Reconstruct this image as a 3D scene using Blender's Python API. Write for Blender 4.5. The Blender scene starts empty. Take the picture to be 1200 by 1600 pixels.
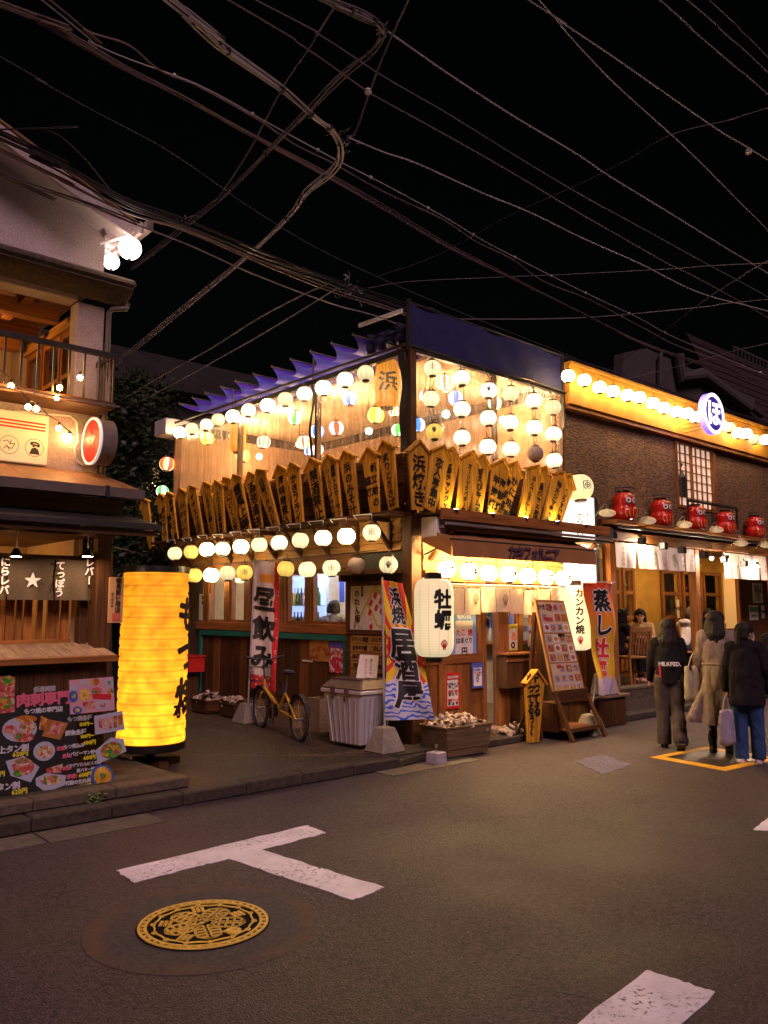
import bpy, bmesh, math, random
from math import sin, cos, pi, sqrt, atan2, radians as rad
from mathutils import Vector as V, Matrix, noise as mnoise
random.seed(7)
sc = bpy.context.scene
# ------------------------------------------------------------------ camera, sky, light, exposure
FOC, HORIZ, EYE = 1270.0, 952.0, 1.65           # lens (px of the 1600 px photo), horizon row, eye height in m
TILT = math.atan((HORIZ-800)/FOC)
AZ = math.atan((2041-600)/(FOC/cos(TILT)))
cam_d = bpy.data.cameras.new('camera'); cam = bpy.data.objects.new('camera', cam_d)
sc.collection.objects.link(cam); sc.camera = cam
cam.location = (0, 0, EYE); cam.rotation_euler = (pi/2+TILT, 0, AZ-pi/2)
cam_d.sensor_width = 36; cam_d.lens = FOC*36/1600; cam_d.clip_start = .05; cam_d.clip_end = 2000
world = bpy.data.worlds.new("World"); sc.world = world; world.use_nodes = True
wn = world.node_tree.nodes; wl = world.node_tree.links
bg = wn['Background']; sky = wn.new('ShaderNodeTexSky'); sky.sky_type = 'NISHITA'; sky.sun_disc = False
sky.sun_elevation = rad(1.0); sky.sun_rotation = rad(200)
wl.new(sky.outputs[0], bg.inputs[0]); bg.inputs[1].default_value = 0.0003
sun_d = bpy.data.lights.new('night_glow', 'SUN'); sun_d.energy = 0.52; sun_d.angle = rad(24); sun_d.color = (1.0, .64, .74)
sun = bpy.data.objects.new('night_glow', sun_d); sc.collection.objects.link(sun)
sun.rotation_euler = V((.30, .68, -.67)).to_track_quat('-Z', 'Y').to_euler()
sc.view_settings.view_transform = 'Standard'; sc.view_settings.look = 'None'
sc.view_settings.exposure = 1.9; sc.view_settings.gamma = 1; sc.view_settings.use_curve_mapping = False
sc.render.engine = 'CYCLES'
cy = sc.cycles
cy.use_denoising = True; cy.max_bounces = 6; cy.diffuse_bounces = 3; cy.glossy_bounces = 2
cy.transmission_bounces = 3; cy.transparent_max_bounces = 12; cy.caustics_reflective = False; cy.caustics_refractive = False
cy.sample_clamp_indirect = 4
try: cy.use_light_tree = True
except Exception: pass
# ------------------------------------------------------------------ survey: photo measurements onto real planes
FW = V((cos(AZ), sin(AZ), 0)); RT = V((sin(AZ), -cos(AZ), 0)); EYEP = V((0, 0, EYE))
def ray(u, v):
    x = (u-600)/FOC; y = -(v-800)/FOC
    return FW*(cos(TILT)-y*sin(TILT)) + RT*x + V((0, 0, sin(TILT)+y*cos(TILT)))
def pln(u, v, ax, c):
    d = ray(u, v); return EYEP + d*((c-EYEP[ax])/d[ax])
def px(u, v, X): return pln(u, v, 0, X)
def py(u, v, Y): return pln(u, v, 1, Y)
def pz(u, v, Z=0.): return pln(u, v, 2, Z)
def mpp(p): return (V(p)-EYEP).dot(FW)/FOC      # metres per photo pixel at a point
# ------------------------------------------------------------------ mesh building
class MB:
    def __init__(s): s.v = []; s.f = []; s.uv = {}
    def add(s, vs, fs):
        n = len(s.v); s.v += [V(p) for p in vs]; s.f += [tuple(i+n for i in f) for f in fs]; return s
    def box(s, x0, y0, z0, x1, y1, z1):
        x0, x1 = sorted((x0, x1)); y0, y1 = sorted((y0, y1)); z0, z1 = sorted((z0, z1))
        return s.add([(x0,y0,z0),(x1,y0,z0),(x1,y1,z0),(x0,y1,z0),(x0,y0,z1),(x1,y0,z1),(x1,y1,z1),(x0,y1,z1)],
                     [(0,3,2,1),(4,5,6,7),(0,1,5,4),(1,2,6,5),(2,3,7,6),(3,0,4,7)])
    def cbox(s, c, size, R=None):
        h = V(size)/2; c = V(c); R = R or Matrix.Identity(3)
        vs = [c+R@V((sx*h.x, sy*h.y, sz*h.z)) for sz in (-1,1) for sx, sy in ((-1,-1),(1,-1),(1,1),(-1,1))]
        return s.add(vs, [(0,3,2,1),(4,5,6,7),(0,1,5,4),(1,2,6,5),(2,3,7,6),(3,0,4,7)])
    def beam(s, a, b, w, h, up=(0,0,1)):
        a = V(a); b = V(b); d = (b-a); L = d.length; d.normalize(); up = V(up)
        if abs(d.dot(up)) > .98: up = V((0,1,0)) if abs(d.y) < .9 else V((1,0,0))
        x = d.cross(up).normalized(); y = x.cross(d)
        R = Matrix((x, d, y)).transposed()
        return s.cbox((a+b)/2, (w, L, h), R)
    def tube(s, pts, r, n=8, caps=True, closed=False):
        pts = [V(p) for p in pts]; N = len(pts); rs = r if isinstance(r, (list, tuple)) else [r]*N
        base = len(s.v); pn = None
        for i, p in enumerate(pts):
            if closed: d = pts[(i+1) % N]-pts[i-1]
            else: d = pts[min(i+1, N-1)]-pts[max(i-1, 0)]
            if d.length < 1e-9: d = V((0,0,1))
            d.normalize()
            if pn is None:
                a = V((0,0,1)) if abs(d.z) < .9 else V((1,0,0)); pn = d.cross(a).normalized()
            else:
                pn = pn-d*pn.dot(d)
                if pn.length < 1e-6: pn = d.orthogonal()
                pn.normalize()
            q = d.cross(pn)
            for k in range(n):
                t = 2*pi*k/n; s.v.append(p+(pn*cos(t)+q*sin(t))*rs[i])
        for i in range(N if closed else N-1):
            a = base+i*n; b = base+((i+1) % N)*n
            for k in range(n):
                k2 = (k+1) % n; s.f.append((a+k, a+k2, b+k2, b+k))
        if caps and not closed:
            s.f.append(tuple(base+k for k in range(n-1, -1, -1))); e = base+(N-1)*n
            s.f.append(tuple(e+k for k in range(n)))
        return s
    def lathe(s, prof, n=24, c=(0,0,0), axis=2, caps=True):
        c = V(c); base = len(s.v)
        for r, z in prof:
            for k in range(n):
                t = 2*pi*k/n; p = [r*cos(t), r*sin(t)]
                q = [0,0,0]; q[axis] = z; q[(axis+1) % 3] = p[0]; q[(axis+2) % 3] = p[1]
                s.v.append(c+V(q))
        for i in range(len(prof)-1):
            a = base+i*n; b = a+n
            for k in range(n):
                k2 = (k+1) % n; s.f.append((a+k, a+k2, b+k2, b+k))
        if caps:
            if prof[0][0] > 1e-4: s.f.append(tuple(base+k for k in range(n-1, -1, -1)))
            e = base+(len(prof)-1)*n
            if prof[-1][0] > 1e-4: s.f.append(tuple(e+k for k in range(n)))
        return s
    def prism(s, poly, o, ux, uy, th):
        """2D polygon in the frame (o, ux, uy), thickened by th along ux x uy"""
        o = V(o); ux = V(ux); uy = V(uy); n = ux.cross(uy).normalized()*th; m = len(poly)
        vs = [o+ux*a+uy*b for a, b in poly]; vs += [p+n for p in vs]
        fs = [tuple(range(m-1, -1, -1)), tuple(range(m, 2*m))]+[(i, (i+1) % m, (i+1) % m+m, i+m) for i in range(m)]
        return s.add(vs, fs)
    def sheet(s, fn, nu, nv, th=0.):
        """fn(u, v) for u, v in 0..1; uv kept for printed designs"""
        base = len(s.v)
        P = [[V(fn(i/nu, j/nv)) for i in range(nu+1)] for j in range(nv+1)]
        for j in range(nv+1):
            for i in range(nu+1): s.v.append(P[j][i])
        W = nu+1
        for j in range(nv):
            for i in range(nu):
                a = base+j*W+i; s.uv[len(s.f)] = [(i/nu,j/nv),((i+1)/nu,j/nv),((i+1)/nu,(j+1)/nv),(i/nu,(j+1)/nv)]
                s.f.append((a, a+1, a+1+W, a+W))
        if th:
            b2 = len(s.v)
            for j in range(nv+1):
                for i in range(nu+1):
                    du = P[j][min(i+1, nu)]-P[j][max(i-1, 0)]; dv = P[min(j+1, nv)][i]-P[max(j-1, 0)][i]
                    n = du.cross(dv)
                    n = n.normalized() if n.length > 1e-12 else V((0,0,1))
                    s.v.append(P[j][i]-n*th)
            for j in range(nv):
                for i in range(nu):
                    a = b2+j*W+i; s.uv[len(s.f)] = [(i/nu,(j+1)/nv),((i+1)/nu,(j+1)/nv),((i+1)/nu,j/nv),(i/nu,j/nv)]
                    s.f.append((a+W, a+1+W, a+1, a))
            o = b2-base
            edge = [base+i for i in range(W)]+[base+j*W+nu for j in range(1, nv+1)]+[base+nv*W+i for i in range(nu-1, -1, -1)]+[base+j*W for j in range(nv-1, 0, -1)]
            for k in range(len(edge)):
                a, b = edge[k], edge[(k+1) % len(edge)]; s.f.append((b, a, a+o, b+o))
        return s
    def ball(s, c, r, n=12, m=8):
        c = V(c); r = V(r) if not isinstance(r, (int, float)) else V((r, r, r))
        prof = [(sin(pi*i/m), -cos(pi*i/m)) for i in range(m+1)]
        b = len(s.v); s.lathe(prof, n)
        for i in range(b, len(s.v)): p = s.v[i]; s.v[i] = V((p.x*r.x, p.y*r.y, p.z*r.z))+c
        return s
    def xf(s, M, frm=0):
        for i in range(frm, len(s.v)): s.v[i] = M @ s.v[i]
        return s
    def mesh(s, name, mat, smooth=False, bev=0., inv=None):
        me = bpy.data.meshes.new(name)
        vs = [inv @ p for p in s.v] if inv is not None else s.v
        me.from_pydata([tuple(p) for p in vs], [], s.f)
        if s.uv:
            l = me.uv_layers.new(name='UVMap')
            for fi, uvs in s.uv.items():
                po = me.polygons[fi]
                for k, li in enumerate(po.loop_indices): l.data[li].uv = uvs[k]
        if bev:
            bm = bmesh.new(); bm.from_mesh(me)
            bmesh.ops.bevel(bm, geom=[e for e in bm.edges if len(e.link_faces) == 2 and e.calc_face_angle(0) > .5],
                            offset=bev, segments=1, affect='EDGES', clamp_overlap=True)
            bm.to_mesh(me); bm.free()
        if smooth:
            me.polygons.foreach_set('use_smooth', [True]*len(me.polygons))
            try: me.set_sharp_from_angle(angle=rad(50))
            except Exception: pass
        me.materials.append(mat); me.update()
        return me
COL = sc.collection
def tag(o, label=None, cat=None, group=None, kind=None):
    if label: o['label'] = label
    if cat: o['category'] = cat
    if group: o['group'] = group
    if kind: o['kind'] = kind
    return o
def mk(name, mesh, parent=None):
    o = bpy.data.objects.new(name, mesh); COL.objects.link(o)
    if parent is not None: o.parent = parent
    return o
class Thing:
    """an Empty at the thing's base; parts are drawn in world metres (w=True) or in the thing's own frame"""
    def __init__(s, name, label, cat, loc=(0,0,0), rz=0., group=None, rot=None):
        o = bpy.data.objects.new(name, None); COL.objects.link(o); o.empty_display_size = .1
        o.location = loc; o.rotation_euler = rot if rot else (0, 0, rz); tag(o, label, cat, group); s.o = o
        s.M = Matrix.Translation(V(loc)) @ (Matrix.Rotation(rz, 4, 'Z') if not rot else __import__('mathutils').Euler(rot).to_matrix().to_4x4())
        s.inv = s.M.inverted()
    def part(s, name, mb, mat, parent=None, w=False, smooth=False, bev=0., label=None, kind=None):
        o = mk(name, mb.mesh(name, mat, smooth, bev, s.inv if w else None), parent or s.o)
        if label: o['label'] = label
        if kind: o['kind'] = kind
        return o
def solo(name, mb, mat, label, cat, group=None, smooth=False, bev=0., kind=None, c=None):
    """a thing that is one mesh; origin moved to its base"""
    if c is None:
        n = len(mb.v); c = sum(mb.v, V())/n; c = V((c.x, c.y, min(p.z for p in mb.v)))
    c = V(c); o = mk(name, mb.mesh(name, mat, smooth, bev, Matrix.Translation(-c))); o.location = c
    return tag(o, label, cat, group, kind)
def struct(name, mb, mat, smooth=False, bev=0.):
    o = mk(name, mb.mesh(name, mat, smooth, bev)); o['kind'] = 'structure'; return o
def dup(root, label=None, loc=None, rz=None):
    r = root.copy(); COL.objects.link(r)
    if loc is not None: r.location = loc
    if rz is not None: r.rotation_euler = (0, 0, rz)
    if label: r['label'] = label
    for ch in list(root.children):
        c = ch.copy(); COL.objects.link(c); c.parent = r
        for g in list(ch.children):
            d = g.copy(); COL.objects.link(d); d.parent = c
    return r
# ------------------------------------------------------------------ materials
MATS = {}
def nodes(name):
    m = bpy.data.materials.new(name); m.use_nodes = True; MATS[name] = m
    nt = m.node_tree; return m, nt.nodes, nt.links, nt.nodes['Principled BSDF']
def mth(N, L, op, a, b=None, clamp=False):
    n = N.new('ShaderNodeMath'); n.operation = op; n.use_clamp = clamp
    for i, x in enumerate((a, b)):
        if x is None: continue
        if isinstance(x, (int, float)): n.inputs[i].default_value = x
        else: L.new(x, n.inputs[i])
    return n.outputs[0]
def mixc(N, L, f, a, b, mode='MIX'):
    n = N.new('ShaderNodeMix'); n.data_type = 'RGBA'; n.blend_type = mode
    for i, x in ((0, f), (6, a), (7, b)):
        if isinstance(x, (int, float)): n.inputs[i].default_value = x
        elif isinstance(x, tuple): n.inputs[i].default_value = (*x[:3], 1)
        else: L.new(x, n.inputs[i])
    return n.outputs[2]
def noi(N, L, vec, scale, detail=4, rough=.55):
    n = N.new('ShaderNodeTexNoise'); n.inputs['Scale'].default_value = scale
    n.inputs['Detail'].default_value = detail; n.inputs['Roughness'].default_value = rough
    L.new(vec, n.inputs['Vector']); return n.outputs['Fac']
def rng(N, L, x, a, b, c=0., d=1.):
    n = N.new('ShaderNodeMapRange'); L.new(x, n.inputs[0])
    for i, q in enumerate((a, b, c, d)): n.inputs[i+1].default_value = q
    return n.outputs[0]
def coords(N, L, scale=(1,1,1), rnd=True):
    tc = N.new('ShaderNodeTexCoord'); mp = N.new('ShaderNodeMapping'); mp.inputs['Scale'].default_value = scale
    L.new(tc.outputs['Object'], mp.inputs['Vector'])
    oi = N.new('ShaderNodeObjectInfo')
    if rnd:
        cm = N.new('ShaderNodeCombineXYZ'); q = mth(N, L, 'MULTIPLY', oi.outputs['Random'], 37.)
        for i in range(3): L.new(q, cm.inputs[i])
        L.new(cm.outputs[0], mp.inputs['Location'])
    return mp.outputs[0], oi.outputs['Random'], tc
def M(name, c1, c2=None, rough=.7, scale=(1,1,1), ns=8., bump=.15, metal=0., stain=.35, vary=.25, spec=.5, contrast=(.35,.65), rr=.12, bd=.01):
    """a weathered surface: colour grain between c1 and c2, broad stains, object-to-object variation, bump"""
    m, N, L, B = nodes(name)
    if c2 is None: c2 = tuple(x*.7 for x in c1)
    vec, r, tc = coords(N, L, scale)
    g = noi(N, L, vec, ns, 6, .6)
    col = mixc(N, L, rng(N, L, g, *contrast), c2, c1)
    v2, _, _ = coords(N, L, (1,1,1))
    st = noi(N, L, v2, 1.7, 5, .65)
    col = mixc(N, L, rng(N, L, st, .3, .7, stain, 0.), col, tuple(x*.35 for x in c1))
    hs = N.new('ShaderNodeHueSaturation'); L.new(col, hs.inputs['Color']); L.new(rng(N, L, r, 0, 1, 1-vary, 1+vary), hs.inputs['Value'])
    L.new(hs.outputs[0], B.inputs['Base Color'])
    L.new(rng(N, L, st, .3, .7, rough-rr, min(1, rough+rr)), B.inputs['Roughness'])
    B.inputs['Metallic'].default_value = metal; B.inputs['Specular IOR Level'].default_value = spec
    if bump:
        bn = N.new('ShaderNodeBump'); bn.inputs['Strength'].default_value = bump; bn.inputs['Distance'].default_value = bd
        L.new(g, bn.inputs['Height']); L.new(bn.outputs[0], B.inputs['Normal'])
    return m
def P(name, c, rough=.6, metal=0., em=None, es=0.):
    if es < 1.2: es *= .76
    m, N, L, B = nodes(name); B.inputs['Base Color'].default_value = (*c, 1); B.inputs['Roughness'].default_value = rough
    B.inputs['Metallic'].default_value = metal
    if em: B.inputs['Emission Color'].default_value = (*em, 1); B.inputs['Emission Strength'].default_value = es
    return m
def paper(name, c, s, merid=8, hr=0., low=.55, half=.11, dark=.5, blot=.0):
    """lit lantern paper: brighter round the bulb's height, thin darker wires behind the paper"""
    if s < 1: s *= .80
    m, N, L, B = nodes(name)
    tc = N.new('ShaderNodeTexCoord'); sp = N.new('ShaderNodeSeparateXYZ'); L.new(tc.outputs['Object'], sp.inputs[0])
    az = mth(N, L, 'ARCTAN2', sp.outputs[1], sp.outputs[0])
    line = rng(N, L, mth(N, L, 'COSINE', mth(N, L, 'MULTIPLY', az, merid)), .955, .99, 0., dark) if merid else None
    zz = mth(N, L, 'ABSOLUTE', mth(N, L, 'DIVIDE', sp.outputs[2], half))
    fall = rng(N, L, zz, 0.1, 1.0, 1., low)
    if line is not None: fall = mth(N, L, 'MULTIPLY', fall, mth(N, L, 'SUBTRACT', 1., line))
    if hr:
        h = rng(N, L, mth(N, L, 'COSINE', mth(N, L, 'MULTIPLY', sp.outputs[2], 2*pi/hr)), .8, 1., 1., .62)
        fall = mth(N, L, 'MULTIPLY', fall, h)
    if blot:
        nz = noi(N, L, tc.outputs['Object'], 7., 4); fall = mth(N, L, 'MULTIPLY', fall, rng(N, L, nz, .3, .7, 1-blot, 1+blot))
    B.inputs['Base Color'].default_value = (min(.7, c[0]*.7), min(.6, c[1]*.6), min(.45, c[2]*.5), 1); B.inputs['Roughness'].default_value = .8
    B.inputs['Emission Color'].default_value = (*c, 1); oi = N.new('ShaderNodeObjectInfo'); fall = mth(N, L, 'MULTIPLY', fall, rng(N, L, oi.outputs['Random'], 0, 1, .72, 1.25)); L.new(mth(N, L, 'MULTIPLY', fall, s), B.inputs['Emission Strength'])
    return m
def lamp(name, c, s): return P(name, (.8,.8,.8), .5, 0., c, s)
def thin(name, tint, opac, gloss=.25, rough=.12, bump=0., translu=.5, bscale=(30,30,2)):
    """a clear sheet: what lies behind shows through, with haze and highlights of its own"""
    m, N, L, B = nodes(name); out = N['Material Output']
    T = N.new('ShaderNodeBsdfTransparent'); G = N.new('ShaderNodeBsdfGlossy'); G.inputs['Roughness'].default_value = rough
    D = N.new('ShaderNodeBsdfTranslucent'); D.inputs['Color'].default_value = (*tint, 1); D2 = N.new('ShaderNodeBsdfDiffuse'); D2.inputs['Color'].default_value = (*tint, 1)
    a = N.new('ShaderNodeMixShader'); a.inputs[0].default_value = translu; L.new(D2.outputs[0], a.inputs[1]); L.new(D.outputs[0], a.inputs[2])
    b = N.new('ShaderNodeMixShader'); b.inputs[0].default_value = gloss; L.new(a.outputs[0], b.inputs[1]); L.new(G.outputs[0], b.inputs[2])
    c = N.new('ShaderNodeMixShader'); L.new(T.outputs[0], c.inputs[1]); L.new(b.outputs[0], c.inputs[2]); L.new(c.outputs[0], out.inputs[0])
    c.inputs[0].default_value = opac
    if bump:
        vec, r, tc = coords(N, L, bscale); n = noi(N, L, vec, 1., 3)
        bn = N.new('ShaderNodeBump'); bn.inputs['Strength'].default_value = bump; bn.inputs['Distance'].default_value = .03
        L.new(n, bn.inputs['Height']); L.new(bn.outputs[0], G.inputs['Normal']); L.new(bn.outputs[0], D.inputs['Normal'])
        L.new(rng(N, L, n, .35, .65, opac*.45, min(1, opac*1.5)), c.inputs[0])
    N.remove(B); return m
GR = {'x': (1.2,22,22), 'y': (22,1.2,22), 'z': (22,22,1.2)}
def wood(name, c, g='z', rough=.65, **k):
    k.setdefault('bump', .25); k.setdefault('stain', .45)
    return M(name, c, tuple(x*.45 for x in c), rough, GR[g], 1.6, **k)
W_dark = {g: wood('dark_wood_'+g, (.12,.048,.013), g, spec=.3) for g in 'xyz'}
W_mid = {g: wood('brown_wood_'+g, (.36,.135,.030), g, spec=.3) for g in 'xyz'}
W_lite = {g: wood('plank_wood_'+g, (.50,.25,.07), g, spec=.3) for g in 'xyz'}
W_pale = {g: wood('worn_wood_'+g, (.36,.23,.12), g, .7) for g in 'xyz'}
W_sign = wood('sign_wood', (.86,.42,.035), 'z', .6, spec=.3, stain=.28, vary=.14)
M_plas = M('stucco_grey', (.58,.48,.45), (.36,.29,.27), .92, ns=55, bump=.7, stain=.65, vary=0)
M_conc = M('concrete', (.15,.11,.07), (.07,.05,.03), .9, ns=22, bump=.4, stain=.6, vary=.08)
M_concd = M('mossy_concrete', (.09,.075,.045), (.035,.03,.016), .92, ns=14, bump=.5, stain=.6, vary=.06)
M_steel = M('painted_steel', (.20,.165,.14), None, .45, ns=10, bump=.03, stain=.3)
M_iron = M('black_iron', (.03,.026,.024), None, .5, ns=12, bump=.05, stain=.2)
M_black = M('black_lacquer', (.012,.010,.009), None, .35, ns=12, bump=.02, stain=.2, vary=.1)
M_ink = P('brush_ink', (.012,.009,.008), .55)
M_white = M('white_paint', (.75,.72,.68), (.62,.58,.54), .5, ns=10, bump=.03, stain=.15, vary=.04)
M_paperw = M('notice_paper', (.78,.74,.68), (.66,.62,.56), .8, ns=9, bump=.02, stain=.08, vary=.04)
M_red = P('red_print', (.55,.02,.018), .5)
M_bluep = P('blue_print', (.05,.09,.42), .5)
M_glass = thin('window_glass', (.5,.5,.5), .10, .95, .03)
M_vinyl = thin('clear_vinyl', (.70,.50,.33), .41, .48, .11, 1., .6, (24,24,1.0))
M_cable = M('cable_grey', (.22,.19,.19), None, .5, ns=40, bump=.05, stain=.4)
M_cabled = M('cable_black', (.03,.026,.026), None, .5, ns=40, bump=.05, stain=.4)
L_white = paper('lantern_paper_bright', (1.,.68,.34), 12., 8, low=.14, dark=.3)
L_soft = paper('lantern_paper_soft', (1.,.80,.50), 1.0, 8, low=.22, dark=.5)
L_ribs = paper('lantern_paper_ribbed', (1.,.86,.46), .42, 8, low=.6, dark=.7)
L_yell = paper('lantern_paper_yellow', (1.,.66,.13), .34, 8, low=.6, dark=.7)
L_dead = M('lantern_paper_unlit', (.45,.36,.27), None, .85, ns=20, bump=.1, stain=.3)
# ------------------------------------------------------------------ lettering
_g = {}
def _raw(ch, wgt):
    k = (ch, wgt)
    if k in _g: return _g[k]
    cu = bpy.data.curves.new('t', 'FONT'); cu.body = ch; cu.size = 1; cu.resolution_u = 2; cu.offset = wgt; cu.fill_mode = 'FRONT'
    ob = bpy.data.objects.new('t', cu); COL.objects.link(ob)
    dg = bpy.context.evaluated_depsgraph_get(); dg.update()
    me = bpy.data.meshes.new_from_object(ob.evaluated_get(dg))
    vs = [(v.co.x, v.co.y) for v in me.vertices]; fs = [tuple(p.vertices) for p in me.polygons]
    bpy.data.objects.remove(ob); bpy.data.curves.remove(cu); bpy.data.meshes.remove(me)
    _g[k] = (vs, fs); return _g[k]
_b = _raw('国', 0)[0]; EX0, EX1 = min(p[0] for p in _b), max(p[0] for p in _b); EY0, EY1 = min(p[1] for p in _b), max(p[1] for p in _b)
EMS = 1/((EY1-EY0)*1.1); ECX, ECY = (EX0+EX1)/2, (EY0+EY1)/2
def lay(s, size, wgt=.012, vert=False, pitch=1., narrow=1., jit=0.):
    """2D triangles of a string, centred on the origin"""
    out = []
    if vert:
        n = len(s)
        for i, ch in enumerate(s):
            if ch == ' ': continue
            vs, fs = _raw(ch, wgt); q = []
            jx, jy, ja = (random.uniform(-jit, jit) for _ in range(3))
            for x, y in vs:
                a, b = (x-ECX)*EMS, (y-ECY)*EMS
                if ch in 'ー〜～―-': a, b = b, -a
                if ch in 'っゃゅょッャュョァィゥェォぁぃぅぇぉ': a += .1; b += .1
                a, b = a*cos(ja)-b*sin(ja)+jx, a*sin(ja)+b*cos(ja)+jy
                q.append((a*size*narrow, (b+((n-1)/2-i)*pitch)*size))
            out.append((q, fs))
    else:
        x0 = 0; it = []
        for ch in s:
            if ch == ' ': x0 += .45*pitch; continue
            vs, fs = _raw(ch, wgt)
            if ord(ch) < 0x2000:
                l = min(p[0] for p in vs)*EMS; w = (max(p[0] for p in vs))*EMS-l
                it.append(([((x*EMS-l)+x0+.04, (y-ECY)*EMS) for x, y in vs], fs)); x0 += (w+.1)*pitch
            else:
                it.append(([((x-ECX)*EMS+x0+.5, (y-ECY)*EMS) for x, y in vs], fs)); x0 += pitch
        for q, fs in it: out.append(([((x-x0/2)*size*narrow, y*size) for x, y in q], fs))
    return out
def glyphs(mb, lays, fn, cut=0., bold=0.):
    if bold:
        for k, (dx, dy) in enumerate(((0,0),(1,0),(-1,0),(0,1),(0,-1),(.7,.7),(-.7,-.7))):
            glyphs(mb, [([(x+dx*bold, y+dy*bold) for x, y in vs], fs) for vs, fs in lays], lambda x, y, k=k: fn(x, y, k*.0004), cut)
        return mb
    """put laid-out glyphs on a surface: fn(x, y) -> point just proud of the surface"""
    for vs, fs in lays:
        if cut:
            bm = bmesh.new(); bv = [bm.verts.new((x, y, 0)) for x, y in vs]
            for f in fs:
                try: bm.faces.new([bv[i] for i in f])
                except ValueError: pass
            for _ in range(4):
                es = [e for e in bm.edges if e.calc_length() > cut]
                if not es: break
                bmesh.ops.subdivide_edges(bm, edges=es, cuts=1, use_grid_fill=False)
                bmesh.ops.triangulate(bm, faces=bm.faces[:])
            bm.verts.index_update(); bm.verts.ensure_lookup_table()
            vs = [(v.co.x, v.co.y) for v in bm.verts]; fs = [tuple(v.index for v in f.verts) for f in bm.faces]; bm.free()
        mb.add([fn(x, y) for x, y in vs], fs)
    return mb
def flat(o, ux, uy, off=.003):
    o = V(o); ux = V(ux).normalized(); uy = V(uy).normalized(); n = ux.cross(uy)*off
    nn = n.normalized() if n.length > 0 else ux.cross(uy)
    return lambda x, y, k=0: o+ux*x+uy*y+n+nn*k
XF = ((1,0,0), (0,0,1))        # frame of a face that looks to -Y (along the main street)
YF = ((0,-1,0), (0,0,1))       # frame of a face that looks to -X (down the side lane)
# ------------------------------------------------------------------ ground, road, lane, kerbs, markings
def asphalt(name, c, spk=.5):
    m, N, L, B = nodes(name); tc = N.new('ShaderNodeTexCoord'); o = tc.outputs['Object']
    a = noi(N, L, o, 105, 4, .8); b = noi(N, L, o, 1.1, 6, .6); d = noi(N, L, o, 45, 4, .6)
    vr = N.new('ShaderNodeTexVoronoi'); vr.inputs['Scale'].default_value = 120; L.new(o, vr.inputs['Vector'])
    col = mixc(N, L, rng(N, L, b, .35, .65), tuple(x*.72 for x in c), tuple(x*1.25 for x in c))
    col = mixc(N, L, rng(N, L, a, .54, .72, 0, spk), col, (.26,.22,.19))
    col = mixc(N, L, rng(N, L, d, .5, .72, 0, .35), col, tuple(x*.4 for x in c))
    fl = N.new('ShaderNodeTexVoronoi'); fl.inputs['Scale'].default_value = 9; L.new(o, fl.inputs['Vector'])
    col = mixc(N, L, rng(N, L, fl.outputs['Distance'], .012, .02, .8, 0), col, (.5,.45,.38))
    for sv, lo, hi in ((62, .60, 1.45), (130, .72, 1.30)):
        vv = N.new('ShaderNodeTexVoronoi'); vv.inputs['Scale'].default_value = sv; L.new(o, vv.inputs['Vector']); sc3 = N.new('ShaderNodeSeparateColor'); L.new(vv.outputs['Color'], sc3.inputs[0])
        hs = N.new('ShaderNodeHueSaturation'); L.new(col, hs.inputs['Color']); L.new(rng(N, L, sc3.outputs[0], 0, 1, lo, hi), hs.inputs['Value']); col = hs.outputs[0]
    wq = N.new('ShaderNodeMix'); wq.data_type = 'VECTOR'; wq.inputs[0].default_value = .12; L.new(o, wq.inputs[4]); nz = N.new('ShaderNodeTexNoise'); nz.inputs['Scale'].default_value = 3; L.new(o, nz.inputs['Vector']); L.new(nz.outputs['Color'], wq.inputs[5])
    ck = N.new('ShaderNodeTexVoronoi'); ck.feature = 'DISTANCE_TO_EDGE'; ck.inputs['Scale'].default_value = 1.1; L.new(wq.outputs[1], ck.inputs['Vector'])
    ckm = mth(N, L, 'MULTIPLY', rng(N, L, ck.outputs['Distance'], .0015, .005, .8, 0), rng(N, L, noi(N, L, o, .7, 3), .52, .60))
    col = mixc(N, L, ckm, col, tuple(x*.25 for x in c))
    col = mixc(N, L, rng(N, L, noi(N, L, o, .45, 5, .7), .52, .60, 0, .35), col, tuple(x*1.9 for x in c))
    L.new(col, B.inputs['Base Color']); L.new(rng(N, L, b, .35, .65, .58, .76), B.inputs['Roughness']); B.inputs['Specular IOR Level'].default_value = .35
    h = mth(N, L, 'ADD', mth(N, L, 'MULTIPLY', a, .5), mth(N, L, 'ADD', vr.outputs['Distance'], mth(N, L, 'MULTIPLY', d, 1.2)))
    bn = N.new('ShaderNodeBump'); bn.inputs['Strength'].default_value = .8; bn.inputs['Distance'].default_value = .009
    L.new(h, bn.inputs['Height']); L.new(bn.outputs[0], B.inputs['Normal']); return m
A_road = asphalt('asphalt', (.051,.033,.039), 1.); A_patch = asphalt('newer_asphalt', (.044,.034,.044), .5)
A_lane = asphalt('lane_concrete', (.044,.028,.014), .8); A_bluelight = asphalt('bluish_light_on_asphalt', (.085,.070,.145), .3)  # the bluish tone is light on the road, put into the colour
struct('ground', MB().box(-300,-300,-.05,300,300,-.004), A_road)
struct('road', MB().add([(-60,-40,0),(90,-40,0),(90,7.2,0),(-60,7.2,0)], [(0,1,2,3)]), A_road)
lane = MB().box(3.0,6.6,.0,6.72,60,.1); struct('side_lane', lane, A_lane)
def seam(pts, w, z, name, m):
    mb = MB()
    for a, b in zip(pts, pts[1:]):
        a = V((*a, z)); b = V((*b, z)); n = V((-(b-a).y, (b-a).x, 0)).normalized()*w/2
        mb.add([a-n, b-n, b+n, a+n], [(0,1,2,3)])
    return struct(name, mb, m)
M_seam = M('pale_seam', (.12,.08,.045), None, .9, ns=30, bump=.1)
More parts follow.
